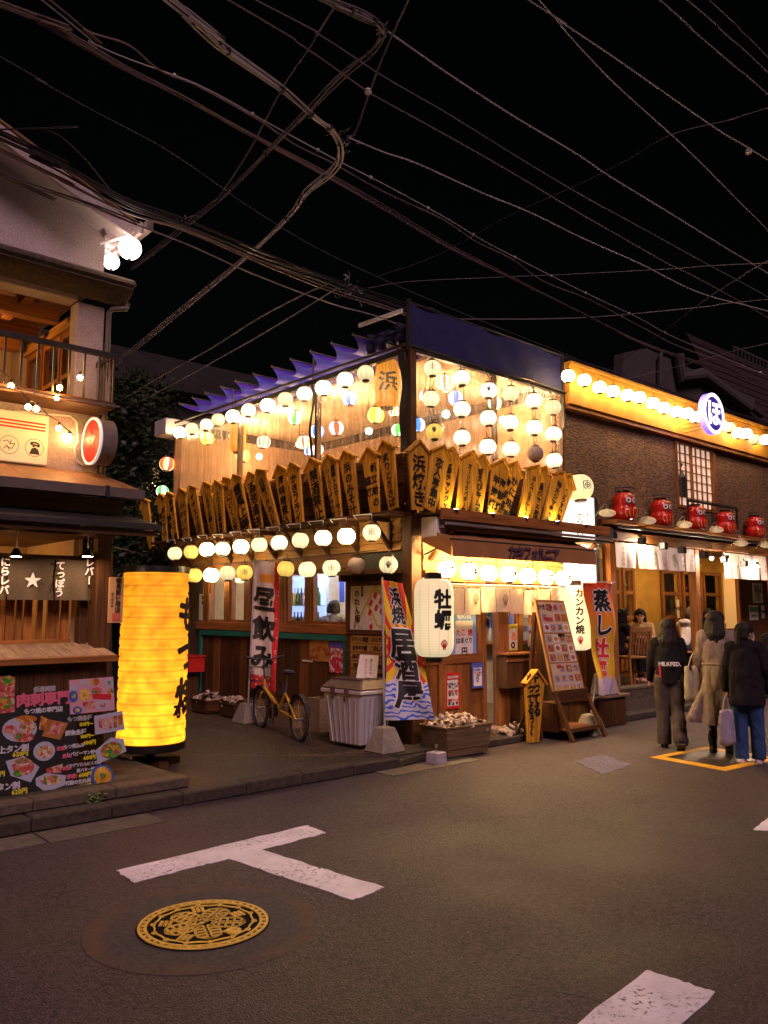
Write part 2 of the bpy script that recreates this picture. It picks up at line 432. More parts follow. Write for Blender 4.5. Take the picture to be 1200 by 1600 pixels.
seam([(4.0,8.6),(4.7,7.75),(5.35,7.1),(5.9,6.66)], .05, .104, 'lane_seam', M_seam)
M_kerb = M('kerb_concrete', (.075,.055,.036), (.03,.021,.014), .88, ns=18, bump=.4, stain=.7, vary=.12)
kerb = Thing('kerb', 'weathered low concrete kerb running along the street past both shops', 'kerb', (0,6.5,0)); kerb.o['kind'] = 'structure'
del kerb.o['category']
def kerbrun(pts, h, d, L0=.62):
    for (x0, y0), (x1, y1) in zip(pts, pts[1:]):
        a = V((x0, y0, 0)); b = V((x1, y1, 0)); n = max(1, round((b-a).length/L0)); dr = (b-a).normalized(); nn = V((-dr.y, dr.x, 0))
        for i in range(n):
            p = a.lerp(b, i/n)+dr*.004; q = a.lerp(b, (i+1)/n)-dr*.004
            hh = h+random.uniform(-.004, .004)
            mb = MB().add([p, q, q+nn*d, p+nn*d, p+V((0,0,hh)), q+V((0,0,hh)), q+nn*d+V((0,0,hh)), p+nn*d+V((0,0,hh))],
                          [(0,3,2,1),(4,5,6,7),(0,1,5,4),(1,2,6,5),(2,3,7,6),(3,0,4,7)])
            kerb.part('kerb_stone', mb, M_kerb, w=True, bev=.012)
kerbrun([(-3.4,6.40),(5.95,6.45)], .108, .2)
kerbrun([(5.95,6.45),(6.6,6.62),(10.6,6.72)], .085, .16, .6)
kerbrun([(10.6,6.80),(22,6.86)], .10, .16, .7)
M_gut = M('gutter_concrete', (.15,.125,.095), (.09,.07,.05), .9, ns=16, bump=.25, stain=.6)
mb = MB().box(-6,6.08,.0,2.2,6.40,.006).box(2.22,6.06,0,3.1,6.40,.006).box(5.6,6.18,0,6.9,6.46,.006); struct('gutter', mb, M_gut)
mb = MB().box(6.7,6.78,0,10.6,7.05,.09).box(6.7,6.62,0,6.9,6.8,.08); struct('doorstep_paving', mb, M_kerb)
# painted markings, each a worn sheet of thick paint
def paintmat(name, c, wear=.45, s=34, tr=.62):
    m, N, L, B = nodes(name); tc = N.new('ShaderNodeTexCoord'); o = tc.outputs['Object']
    a = noi(N, L, o, s, 6, .75); b = noi(N, L, o, 2.2, 3, .6); c2 = noi(N, L, o, 4.5, 4, .6)
    w = mth(N, L, 'MULTIPLY', rng(N, L, a, tr-.08, tr, 0, 1), rng(N, L, b, .44, .60, .12, wear*2.6), True)
    col = mixc(N, L, rng(N, L, c2, .3, .7), tuple(x*.72 for x in c), c)
    L.new(mixc(N, L, w, col, (.07,.055,.05)), B.inputs['Base Color']); B.inputs['Roughness'].default_value = .65
    bn = N.new('ShaderNodeBump'); bn.inputs['Strength'].default_value = .35; bn.inputs['Distance'].default_value = .004
    L.new(noi(N, L, o, 220, 2, .6), bn.inputs['Height']); L.new(bn.outputs[0], B.inputs['Normal']); return m
M_mark = paintmat('road_paint_white', (.88,.82,.92)); M_ymark = paintmat('road_paint_yellow', (.80,.40,.012), .25)
def jag(poly, n=14, a=.009):
    out = []
    for i in range(len(poly)):
        p = V((*poly[i], 0)); q = V((*poly[(i+1) % len(poly)], 0))
        for k in range(n):
            r = p.lerp(q, k/n)
            if k: r += V((random.uniform(-a, a), random.uniform(-a, a), 0))
            out.append((r.x, r.y))
    return out
def mark(poly, name, m, z=.004):
    return struct(name, MB().prism(jag(poly), (0,0,.0005), (1,0,0), (0,1,0), z), m)
mark([(2.295,4.87),(2.72,4.90),(2.97,4.905),(3.10,3.73+.03),(3.375,3.80),(3.245,4.93),(3.84,4.975),(3.86,5.24),(2.31,5.165)], 'tee_marking', M_mark)
mark([(3.53,2.16),(3.56,1.85),(1.9,1.62),(1.87,1.97)], 'lane_marking', M_mark)
mark([(6.3,2.91),(6.45,2.7),(7.6,2.9),(7.5,3.12)], 'edge_marking', M_mark)
# metal cover with a yellow painted frame where the walkers are
for i, q in enumerate(([(8.33,4.10),(8.45,5.03),(8.60,4.93),(8.50,4.22)], [(8.45,5.03),(9.60,4.96),(9.47,4.85),(8.60,4.93)],
                       [(9.60,4.96),(9.50,4.02),(9.37,4.13),(9.47,4.85)], [(9.50,4.02),(8.33,4.10),(8.50,4.22),(9.37,4.13)])):
    struct('yellow_frame_marking', MB().prism(q, (0,0,.0005), (1,0,0), (0,1,0), .004), M_ymark)
M_plate = M('wet_iron_plate', (.10,.085,.09), (.05,.04,.045), .4, ns=30, bump=.5, metal=.6, stain=.3)
struct('iron_cover', MB().prism([(8.51,4.23),(9.365,4.14),(9.46,4.84),(8.61,4.92)], (0,0,.0004), (1,0,0), (0,1,0), .005), M_plate)
struct('bluish_light_patch', MB().prism(jag([(7.62,5.44),(7.22,4.82),(7.92,4.93),(8.22,5.5)], 8, .02), (0,0,.0003), (1,0,0), (0,1,0), .0035), A_bluelight)  # pool of bluish light on the road, painted as a tinted sheet
struct('grate_cover', MB().box(7.9,3.25,.0,8.7,3.29,.012).box(8.0,3.0,.0,8.04,3.29,.012), M_steel)
# round repair patch and the manhole cover in it
MC = V((2.285, 4.005, 0))
def ringmat():
    m, N, L, B = nodes('tar_ring'); tc = N.new('ShaderNodeTexCoord'); o = tc.outputs['Object']
    sp = N.new('ShaderNodeSeparateXYZ'); L.new(o, sp.inputs[0])
    r = mth(N, L, 'SQRT', mth(N, L, 'ADD', mth(N, L, 'MULTIPLY', sp.outputs[0], sp.outputs[0]), mth(N, L, 'MULTIPLY', sp.outputs[1], sp.outputs[1])))
    r = mth(N, L, 'ADD', r, mth(N, L, 'MULTIPLY', noi(N, L, o, 6, 5, .7), .07))
    k = mth(N, L, 'MULTIPLY', rng(N, L, r, .50, .57), rng(N, L, r, .67, .60))
    k = mth(N, L, 'MULTIPLY', k, rng(N, L, noi(N, L, o, 2.0, 4, .7), .42, .68, 0, 1))
    vv = N.new('ShaderNodeTexVoronoi'); vv.inputs['Scale'].default_value = 62; L.new(o, vv.inputs['Vector']); sc3 = N.new('ShaderNodeSeparateColor'); L.new(vv.outputs['Color'], sc3.inputs[0]); a = sc3.outputs[0]
    col = mixc(N, L, rng(N, L, r, .56, .60), (.034,.027,.037), (.044,.029,.032))
    hs = N.new('ShaderNodeHueSaturation'); L.new(col, hs.inputs['Color']); L.new(rng(N, L, a, 0, 1, .55, 1.45), hs.inputs['Value']); col = hs.outputs[0]
    col = mixc(N, L, k, col, (.10,.045,.024))
    L.new(col, B.inputs['Base Color']); B.inputs['Roughness'].default_value = .75
    bn = N.new('ShaderNodeBump'); bn.inputs['Strength'].default_value = .5; bn.inputs['Distance'].default_value = .005
    L.new(a, bn.inputs['Height']); L.new(bn.outputs[0], B.inputs['Normal']); return m
pm = MB().lathe([(.612,.0005),(.606,.003),(0.001,.003)], 64); po = mk('asphalt_patch', pm.mesh('asphalt_patch', ringmat())); po.location = MC; po['kind'] = 'structure'
mh = Thing('manhole_cover', 'round yellow and black patterned manhole cover sunk in the road', 'manhole cover', MC+V((0,0,.003)), rad(16))
M_my = M('cover_yellow', (.85,.56,.07), (.62,.40,.05), .5, ns=26, bump=.15, stain=.35)
M_pit = P('cover_recess', (.006,.005,.005), .95); M_pit.node_tree.nodes['Principled BSDF'].inputs['Specular IOR Level'].default_value = .1
mh.part('base_plate', MB().lathe([(.345,0),(.345,.004),(0,.004)], 64), M_pit)
rim = MB(); NS = 96
for r0, r1 in ((.290,.306),(.322,.338)):
    rim.lathe([(r0,.004),(r0,.009),(r1,.009),(r1,.004)], NS, caps=False)
for i in range(40):
    t0, t1 = 2*pi*i/40+.045, 2*pi*(i+1)/40-.045
    rim.prism([(r*cos(t), r*sin(t)) for r, t in ((.305,t0),(.323,t0),(.323,t1),(.305,t1))], (0,0,.004), (1,0,0), (0,1,0), .005)
mh.part('rim', rim, M_my)
def bar2(mb, a, b, w):
    a = V((*a, 0)); b = V((*b, 0)); n = V((-(b-a).y, (b-a).x, 0)).normalized()*w/2; q = [a-n, b-n, b+n, a+n]
    mb.prism([(p.x, p.y) for p in q], (0,0,.004), (1,0,0), (0,1,0), .005)
ch = MB()
for i in range(14):
    t = 2*pi*i/14; t2 = 2*pi*(i+1)/14; c = (.262*cos(t), .262*sin(t)); m = []
    ch.lathe([(.007,.004),(.007,.009),(.015,.009),(.015,.004)], 10, (c[0], c[1], 0), caps=False)
    tm = (t+t2)/2; mid = (.250*cos(tm), .250*sin(tm)); c2 = (.262*cos(t2), .262*sin(t2))
    bar2(ch, (c[0]*.94+mid[0]*.06, c[1]*.94+mid[1]*.06), mid, .009); bar2(ch, mid, c2, .009)
mh.part('chain_ring', ch, M_my)
for i in range(5):                                   # five petals of the blossom, veined
    a0 = 2*pi*i/5+pi/2; ux = (cos(a0), sin(a0), 0); uy = (-sin(a0), cos(a0), 0)
    L_ = []; R_ = []
    for k in range(11):
        s = k/10; x = .035+.185*s; w = .082*sin(pi*min(1, s*.62+.16))**.8*(1 if s < .86 else (1-s)/.14*.8+.2)
        w *= .86; L_.append((x, w)); R_.append((x, -w))
    pb = MB(); n = 11
    for side in (1, -1):                             # each half split by cut veins
        for k in range(10):
            if k % 2: 
                x0, w0 = L_[k]; x1, w1 = L_[k+1]; e = .26
                pb.prism([(x0, side*.004), (x1, side*.004), (x1, side*w1*e), (x0, side*w0*e)][::side], (0,0,.004), ux, uy, .005)
                pb.prism([(x0, side*w0*.80), (x1, side*w1*.80), (x1, side*w1), (x0, side*w0)][::side], (0,0,.004), ux, uy, .005)
            else:
                x0, w0 = L_[k]; x1, w1 = L_[k+1]
                pb.prism([(x0+.003, side*.007), (x1-.002, side*.007), (x1-.002, side*w1), (x0+.003, side*w0)][::side], (0,0,.004), ux, uy, .005)
    mh.part('petal', pb, M_my)
    a1 = a0+pi/5; g = MB(); u2 = V((cos(a1), sin(a1), 0)); v2 = V((-sin(a1), cos(a1), 0))
    for r in range(3):
        for c in range(3):
            g.prism([(.165+.024*r, -.034+.024*c), (.183+.024*r, -.034+.024*c), (.183+.024*r, -.016+.024*c), (.165+.024*r, -.016+.024*c)], (0,0,.004), u2, v2, .005)
    mh.part('grid_motif', g, M_my)
bd = MB().lathe([(.018,.004),(.018,.012),(.040,.012),(.040,.004)], 16, (0,-.21,0), caps=False)
mh.part('ring_motif', bd, M_my)
for i in range(9):
    bd = MB(); bar2(bd, (-.15+.033*i, .008), (-.126+.033*i, .008), .022); mh.part('band_link', bd, M_my)
# ------------------------------------------------------------------ the corner seafood bar (two storeys)
CX, CY = 6.70, 7.05; XE, YE = 10.25, 13.2
bar = Thing('seafood_bar', 'two storey wooden corner bar hung with rows of round lanterns and vinyl curtains upstairs', 'building', (CX, CY, 0))
B_ = bar.part
M_wall = M('brown_siding_wall', (.16,.095,.045), (.10,.055,.025), .8, ns=12, bump=.2, stain=.5)
M_teal = M('teal_frame_paint', (.02,.20,.15), None, .5, ns=14, bump=.05, stain=.3)
M_dgreen = M('mossy_panel', (.11,.10,.065), (.06,.055,.035), .85, ns=12, bump=.2, stain=.6)
M_inner = M('interior_wall', (.52,.40,.26), (.42,.30,.18), .8, ns=6, bump=.05, stain=.2)
M_innf = M('interior_floor', (.20,.13,.08), None, .6, ns=10, bump=.05)
# --- side-lane face, ground floor (X = CX)
def qy(y0, y1, z0, z1, x=CX, t=.06, mb=None): return (mb or MB()).box(x, y0, z0, x+t, y1, z1)
for i in range(19):                                   # vertical boards inside the teal frame
    y = 8.30+i*.196
    B_('plank', MB().box(CX-.012+random.uniform(-.004,.004), y+.003, .24, CX+.03, y+.193, 1.27), W_dark['z'] if i % 4 else W_mid['z'], w=True, bev=.003)
f = B_('teal_frame', MB().box(CX-.05,8.22,1.24,CX+.02,12.05,1.32), M_teal, w=True, bev=.004)
B_('teal_frame', MB().box(CX-.05,8.22,.1,CX+.02,8.29,1.24), M_teal, w=True, bev=.004)
B_('teal_frame', MB().box(CX-.05,11.98,.1,CX+.02,12.05,1.24), M_teal, w=True, bev=.004)
B_('base_board', MB().box(CX-.02,8.29,.1,CX+.03,11.98,.235), W_dark['y'], w=True)
B_('sill_beam', MB().box(CX-.055,8.15,1.325,CX+.10,12.15,1.45), W_mid['y'], w=True, bev=.006)
B_('wall', MB().box(CX,12.06,.1,CX+.10,YE,2.3).box(CX+.1,12.15,1.4,CX+.16,12.3,2.3), M_wall, w=True)
B_('wall', MB().box(CX+.03,8.16,.1,CX+.10,12.06,1.32), M_dgreen, w=True)
WY = [(8.26,9.02),(9.16,9.62),(9.78,10.55),(10.72,11.15),(11.30,11.80)]
edges = [8.12]+[q for p in WY for q in p]+[11.95]
for k in range(0, len(edges), 2):
    B_('window_post', MB().box(CX-.04,edges[k],1.45,CX+.09,edges[k+1],2.18), W_mid['z'], w=True, bev=.005)
for a, b in WY:
    wf = B_('window', MB().box(CX-.01,a,1.45,CX+.04,a+.03,2.18).box(CX-.01,b-.03,1.45,CX+.04,b,2.18).box(CX-.01,a+.03,1.45,CX+.04,b-.03,1.49).box(CX-.01,a+.03,2.13,CX+.04,b-.03,2.18), W_mid['z'], w=True)
    B_('pane', MB().box(CX+.012,a+.031,1.491,CX+.018,b-.031,2.129), M_glass, wf, w=True)
B_('lintel_beam', MB().box(CX-.06,8.1,2.18,CX+.10,YE,2.36), W_mid['y'], w=True, bev=.006)
for i in range(4):                                    # overlapping horizontal boards under the ledge
    z = 2.365+i*.105
    B_('board', MB().add([(CX-.045,7.2,z),(CX-.045,YE,z),(CX-.012,YE,z+.108),(CX-.012,7.2,z+.108),(CX+.05,7.2,z),(CX+.05,YE,z),(CX+.05,YE,z+.108),(CX+.05,7.2,z+.108)],
        [(0,3,2,1),(4,5,6,7),(0,1,5,4),(2,3,7,6),(1,2,6,5),(0,4,7,3)]), W_lite['y'], w=True)
for i in range(10):                                   # triangular brackets
    y = 7.38+i*.62
    B_('bracket', MB().beam((CX-.05,y,2.40),(CX-.33,y,2.72),.045,.045,(0,1,0)).beam((CX-.06,y,2.735),(CX-.36,y,2.735),.04,.05).beam((CX-.05,y,2.38),(CX-.05,y,2.72),.05,.04,(0,1,0)), W_dark['x'], w=True)
B_('ledge', MB().box(CX-.40,7.02,2.762,CX+.04,YE,2.80), W_dark['y'], w=True, bev=.004)
# parapet of dark boards behind the menu plaques
for i in range(6):
    z = 2.81+i*.125
    B_('board', MB().box(CX-.01-(i % 2)*.012,7.18,z,CX+.04,YE,z+.118), W_dark['y'], w=True)
    B_('board', MB().box(CX+.17,CY-.01-(i % 2)*.012,z,XE,CY+.04,z+.118), W_dark['x'], w=True)
# corner posts
B_('corner_post', MB().box(CX-.07,CY-.07,.1,CX+.10,CY+.10,2.76), W_dark['z'], w=True, bev=.008)
B_('corner_post', MB().box(CX-.03,CY-.03,2.801,CX+.07,CY+.07,4.86), W_dark['z'], w=True, bev=.006)
# notice boards on the side-lane face between the window run and the corner
B_('board_canopy', MB().box(CX-.22,7.15,2.08,CX-.01,8.22,2.13).box(CX-.20,8.16,2.0,CX-.01,8.2,2.08), W_dark['y'], w=True)
B_('wall', MB().box(CX,7.15,.1,CX+.10,8.12,2.36), M_dgreen, w=True)
B_('board_frame', MB().box(CX-.07,7.32,1.34,CX,8.20,1.39).box(CX-.07,7.32,1.95,CX,8.20,2.0).box(CX-.07,8.15,1.39,CX,8.20,1.95).box(CX-.07,7.32,1.39,CX,7.37,1.95), W_dark['y'], w=True)
B_('board_frame', MB().box(CX-.07,7.32,.72,CX,8.20,.78).box(CX-.07,8.16,.78,CX,8.20,1.339).box(CX-.07,7.32,.78,CX,7.36,1.339), W_dark['y'], w=True)
# --- street face, ground floor (Y = CY)
def onY(u, v): return py(u, v, CY)
UX = lambda u: py(u,1060,CY).x
XD = [UX(u) for u in (650,684,691,754,776,792,833,842)]         # posts and door edges along the street face
def panelunit(x0, x1):
    B_('rail', MB().box(x0,CY-.03,.98,x1,CY+.04,1.10), W_mid['x'], w=True, bev=.005)
    B_('rail', MB().box(x0,CY-.03,.12,x1,CY+.04,.24), W_mid['x'], w=True, bev=.005)
    n = max(2, round((x1-x0)/.155))
    for k in range(n):
        a = x0+(x1-x0)*k/n; b = x0+(x1-x0)*(k+1)/n
        B_('plank', MB().box(a+.003,CY-.008-random.uniform(0,.006),.24,b-.003,CY+.03,.98), W_mid['z'], w=True, bev=.003)
panelunit(6.87,XD[1]-.02); panelunit(XD[2]+.02,XD[3]-.03)
for x0, x1, z1 in ((XD[1]-.02,XD[2]+.02,2.0),(XD[3]-.03,XD[3]+.03,2.0),(XD[4],XD[5],2.4),(XD[6],XD[7],2.4),(9.95,10.15,2.7)):
    B_('post', MB().box(x0,CY-.05,.1,x1,CY+.07,z1), W_mid['z'], w=True, bev=.008)
def casement(x0, x1, z0, z1):
    wf = B_('window', MB().box(x0,CY-.01,z0,x0+.04,CY+.03,z1).box(x1-.04,CY-.01,z0,x1,CY+.03,z1).box(x0+.04,CY-.01,z0,x1-.04,CY+.03,z0+.05).box(x0+.04,CY-.01,z1-.05,x1-.04,CY+.03,z1), W_mid['z'], w=True)
    B_('pane', MB().box(x0+.041,CY+.008,z0+.051,x1-.041,CY+.014,z1-.051), M_glass, wf, w=True)
casement(6.87,XD[1]-.02,1.10,1.98); casement(XD[2]+.02,XD[3]-.03,1.10,1.98)
DM = (XD[5]+XD[6])/2
for xa, xb in ((XD[5],DM-.03),(DM+.03,XD[6])):              # door leaf right of the doorway
    casement(xa, xb, 1.18, 1.98)
B_('door_post', MB().box(DM-.029,CY-.02,.12,DM+.029,CY+.04,1.98), W_mid['z'], w=True)
dl = B_('sliding_door', MB().box(XD[5],CY-.02,.12,DM-.031,CY+.03,1.18).box(DM+.031,CY-.02,.12,XD[6],CY+.03,1.18), W_dark['z'], w=True)
B_('wall', MB().box(XD[7],CY-.01,.1,9.95,CY+.05,1.98), M_wall, w=True)
B_('head_beam', MB().box(6.87,CY-.06,1.985,10.2,CY+.10,2.12), W_mid['x'], w=True, bev=.006)
for i in range(5):
    z = 2.125+i*.127
    B_('board', MB().box(6.87,CY-.02-(i % 2)*.01,z,10.2,CY+.05,z+.122), W_lite['x'], w=True)
B_('threshold', MB().box(XD[3],CY-.16,.09,XD[7],CY+.06,.16), W_pale['x'], w=True, bev=.008)
B_('ledge', MB().box(CX+.02,CY-.42,2.762,XE,CY-.05,2.80), W_dark['x'], w=True, bev=.004)
B_('ledge_fascia', MB().box(CX+.06,CY-.455,2.70,XE-.02,CY-.425,2.83), W_mid['x'], w=True, bev=.004)
B_('gutter', MB().box(CX+.1,CY-.50,2.635,XE,CY-.46,2.665).box(CX+.1,CY-.44,2.60,XE+.02,CY-.10,2.63), M_steel, w=True)
B_('meter_box', MB().box(CX+.06,CY-.36,2.50,CX+.24,CY-.10,2.74), M_white, w=True, bev=.008)
# --- upper floor: frame, vinyl curtains, roof
B_('floor_slab', MB().box(CX+.05,CY+.05,2.72,XE,YE,2.80), W_dark['x'], w=True)
B_('top_rail', MB().box(CX-.04,CY+.05,4.80,CX+.03,YE,4.87), M_iron, w=True)
B_('top_rail', MB().box(CX+.03,CY-.04,4.80,XE-.45,CY+.03,4.87), M_iron, w=True)
for y in (8.95, 11.0, YE-.05): B_('post', MB().box(CX,y,2.80,CX+.07,y+.07,4.80), W_dark['z'], w=True)
for x in (8.25, 9.75): B_('post', MB().box(x,CY,2.80,x+.06,CY+.06,4.80), W_dark['z'], w=True)
def folds(t, k, amp):
    return amp*(sin(t*k)+.55*sin(t*k*2.3+1.3)+.35*sin(t*k*4.9+.4))
def vinylX(y0, y1, z0, z1, lean=0.):
    def fn(u, v):
        y = y0+(y1-y0)*u; z = z0+(z1-z0)*v
        return (CX-.02+folds(y, 21, .014)*(.35+.65*(1-v))+.05*sin(pi*v)*sin(y*1.7)+lean*(1-v), y+.01*sin(z*5+y*9), z)
    return MB().sheet(fn, int((y1-y0)*46), 8)
def vinylY(x0, x1, z0, z1):
    def fn(u, v):
        x = x0+(x1-x0)*u; z = z0+(z1-z0)*v
        return (x+.01*sin(z*5+x*9), CY-.02+folds(x, 19, .014)*(.35+.65*(1-v))+.05*sin(pi*v)*sin(x*1.9), z)
    return MB().sheet(fn, int((x1-x0)*46), 8)
B_('vinyl_curtain', vinylX(7.16, 9.0, 3.50, 4.82), M_vinyl, w=True, smooth=True)
B_('vinyl_curtain', vinylX(9.02, 13.12, 3.42, 4.82), M_vinyl, w=True, smooth=True)
B_('vinyl_curtain', vinylY(6.80, 9.72, 3.50, 4.80), M_vinyl, w=True, smooth=True)
B_('vinyl_strip', MB().sheet(lambda u, v: (CX-.06+.03*sin(v*9), 8.98+.06*u+.02*sin(v*7), 3.5+1.3*v), 2, 14), M_iron, w=True)
B_('vinyl_strip', MB().sheet(lambda u, v: (CX-.07+.02*sin(v*11), CY+.0+.12*u+.02*sin(v*8), 3.55+1.25*v), 2, 14), M_iron, w=True)
B_('back_wall', MB().box(9.72,CY+.1,2.8,9.78,YE,4.8).box(CX+.1,YE-.06,2.8,9.7,YE,4.8), M('upper_room_wall', (.32,.20,.11), (.20,.12,.07), .8, ns=5, bump=.1, stain=.4), w=True)
NAVY = M('navy_canvas', (.009,.009,.070), (.006,.006,.05), .75, ns=30, bump=.2, stain=.3)
B_('navy_screen', MB().sheet(lambda u, v: (6.66+3.09*u, CY-.03+.012*sin(u*15)+.01*sin(v*5+u*30), 4.88+.52*v), 40, 4, .012), NAVY, w=True)
B_('screen_frame', MB().box(6.62,CY-.05,4.83,6.655,CY,5.46).box(9.755,CY-.05,4.3,9.79,CY,5.42).tube([(6.6,CY-.03,5.42),(9.8,CY-.03,5.40)],.014,6).tube([(6.6,CY-.05,4.87),(10.0,CY-.06,4.83)],.014,6), M_iron, w=True)
B_('ceiling', MB().box(7.45,CY+.05,4.98,9.75,YE,5.02), M_inner, w=True)
# blue tarpaulin roof slung over rods, open to the lane
def tarpmat():
    m, N, L, B = nodes('blue_tarpaulin'); c = (.05,.07,1.)
    vec, r, tc = coords(N, L, (3,14,3)); n = noi(N, L, vec, 1.3, 4)
    col = mixc(N, L, rng(N, L, n, .3, .7), (.03,.04,.75), c); L.new(col, B.inputs['Base Color']); B.inputs['Roughness'].default_value = .55
    T = N.new('ShaderNodeBsdfTranslucent'); T.inputs[0].default_value = (.65,.30,.30,1)
    mx = N.new('ShaderNodeMixShader'); mx.inputs[0].default_value = .35; L.new(B.outputs[0], mx.inputs[1]); L.new(T.outputs[0], mx.inputs[2])
    L.new(mx.outputs[0], N['Material Output'].inputs[0])
    bn = N.new('ShaderNodeBump'); bn.inputs['Strength'].default_value = .6; bn.inputs['Distance'].default_value = .02; L.new(n, bn.inputs['Height']); L.new(bn.outputs[0], B.inputs['Normal'])
    return m
M_tarp = tarpmat()
PK = [(553,525),(519,537),(486,551),(455,562),(426,573),(397,584),(369,596),(346,604),(322,614),(302,623),(281,630)]
PKY = [px(u, v, 6.45).y for u, v in PK]; ZT = 5.15
for k in range(len(PKY)-1):
    y0, y1 = PKY[k], PKY[k+1]
    def fn(u, v, y0=y0, y1=y1):
        s = 4*u*(1-u); dip = s**.8
        x = 6.45+.22*dip*(1-v)+3.3*v
        return (x, y0+(y1-y0)*u, ZT-.115*dip*(1-.25*v)+.02*v+.004*sin(x*17+y0*5)*s)
    B_('tarpaulin', MB().sheet(fn, 12, 16, .004), M_tarp, w=True, smooth=True)
for y in PKY:
    B_('roof_rod', MB().tube([(6.42,y,ZT+.02),(9.75,y,ZT+.02)],.011,6).tube([(6.44,y,ZT+.0),(6.44,y,ZT+.05)],.006,5), M_steel, w=True)
B_('rod_post', MB().tube([(6.62,8.95,4.85),(6.62,8.95,5.16)],.012,6).tube([(6.62,11.1,4.85),(6.62,11.1,5.16)],.012,6), M_steel, w=True)
B_('roof_beam', MB().tube([(6.60,7.05,4.88),(6.60,13.25,4.93)],.022,8), M_iron, w=True)
B_('tarp_bundle', MB().sheet(lambda u, v: (6.75+.05*sin(u*23)+.02*sin(v*14), 7.15+.75*u, 5.0+.22*v+.03*sin(u*17+v*4)), 26, 8, .01), NAVY, w=True, smooth=True)
B_('bundle_rail', MB().beam((6.62,7.12,5.33),(6.62,7.95,5.36),.03,.05), M_white, w=True)
B_('air_unit', MB().box(6.42,13.0,4.72,6.95,13.45,5.0), M_white, w=True, bev=.015)
# ground floor room: floor, back wall, shelves with bottles, counter
B_('room_floor', MB().box(CX+.1,CY+.1,.1,XE,YE,.14), M_innf, w=True)
B_('back_wall', MB().box(XE-.02,CY+.1,.14,XE+.05,YE,2.7).box(CX+.1,YE-.06,.14,XE,YE,2.7).box(9.10,CY+.06,.14,XE-.03,CY+.12,2.7), M_inner, w=True)
B_('room_partition', MB().box(8.9,8.7,.14,8.96,YE-.1,1.3), W_mid['z'], w=True)
B_('ceiling', MB().box(CX+.12,CY+.12,2.6,XE-.03,YE-.1,2.64), M_inner, w=True)
shelf = B_('shelf', MB().box(9.9,8.0,1.5,10.2,12.9,1.53).box(9.9,8.0,1.9,10.2,12.9,1.93).box(9.9,8.0,1.1,10.2,12.9,1.13), W_mid['y'], w=True)
BC = [P('bottle_%d' % i, c, .2) for i, c in enumerate(((.03,.10,.04),(.10,.04,.02),(.45,.40,.33),(.03,.08,.30),(.45,.05,.03),(.5,.35,.06)))]
bt = MB().lathe([(0,0),(.036,0),(.038,.02),(.038,.17),(.014,.23),(.013,.29),(0,.29)], 10)
bms = [bt.mesh('bottle', m, True) for m in BC]
for z in (1.13, 1.53, 1.93):
    for i in range(30):
        if random.random() < .2: continue
        o = mk('bottle', random.choice(bms), bar.o); o.location = V((10.04+random.uniform(-.05,.08), 8.15+i*.155, z))-V((CX,CY,0)); 
fg = lambda n, mb, m: B_(n, mb, m, w=True)
fg('fridge_case', MB().box(8.2,10.6,.14,8.9,11.9,2.3), M_white)
L_fr = P('fridge_glow', (.3,.4,.8), .5, 0, (.25,.35,1.), .8)
fg('fridge_light', MB().box(8.17,10.66,.5,8.195,11.84,2.2), L_fr)
for _z in (.9,1.3,1.7): fg('fridge_shelf', MB().box(8.0,10.64,_z,8.165,11.86,_z+.015), M_white)
for _i in range(36):
    o = mk('bottle', bms[(_i*5) % 6], bar.o); o.location = V((8.08, 10.72+(_i % 12)*.095, (.915,1.315,1.715)[_i//12]))-V((CX,CY,0))
# hanging posters and coloured cloths seen inside, the lights that lit the rooms
PR = {k: P('print_'+k, c, .6) for k, c in dict(red=(.55,.04,.03), blue=(.04,.10,.50), yellow=(.75,.52,.05), pink=(.7,.3,.4), white=(.75,.75,.8), green=(.05,.3,.12), orange=(.75,.28,.03)).items()}
for i in range(16):
    y = 8.3+i*.27; z = 1.5+random.uniform(-.05,.35); x = 8.1+random.uniform(0,1.2)
    B_('hanging_print', MB().box(x,y,z,x+.004,y+random.uniform(.1,.22),z+random.uniform(.2,.38)), PR[random.choice(list(PR))], w=True)
for x, y, z in ((6.98,7.32,1.62),(7.62,7.75,1.55),(7.78,7.6,1.4),(8.62,7.5,1.6),(8.9,7.4,1.5)):
    B_('hanging_print', MB().box(x,y,z-.2,x+.16,y+.004,z+.16), PR[random.choice(('blue','white','pink','yellow'))], w=True)
L_tube = lamp('room_tube_light', (1.,.78,.48), 110.)
L_up = lamp('upper_room_bulb', (1.,.58,.26), 260.)
L_cool = lamp('room_tube_cool', (.60,.70,1.), 90.)
for i, (x, y) in enumerate(((7.5,8.0),(8.3,9.3),(7.9,10.7),(8.8,12.0))):
    c = B_('ceiling_light', MB().box(x-.08,y-.42,2.55,x+.08,y+.42,2.595), M_white, w=True)
    B_('tube', MB().tube([(x,y-.38,2.53),(x,y+.38,2.53)], .016, 6), L_tube if i % 2 else L_cool, c, w=True)
for x, y in ((8.3,8.0),(8.2,9.6),(8.0,11.2),(8.1,12.6),(9.2,7.7)):
    c = B_('ceiling_light', MB().tube([(x,y,4.5),(x,y,5.1)],.006,5), M_iron, w=True)
    B_('bulb', MB().ball((x,y,4.45),.05,10,6), L_up, c, w=True, smooth=True)
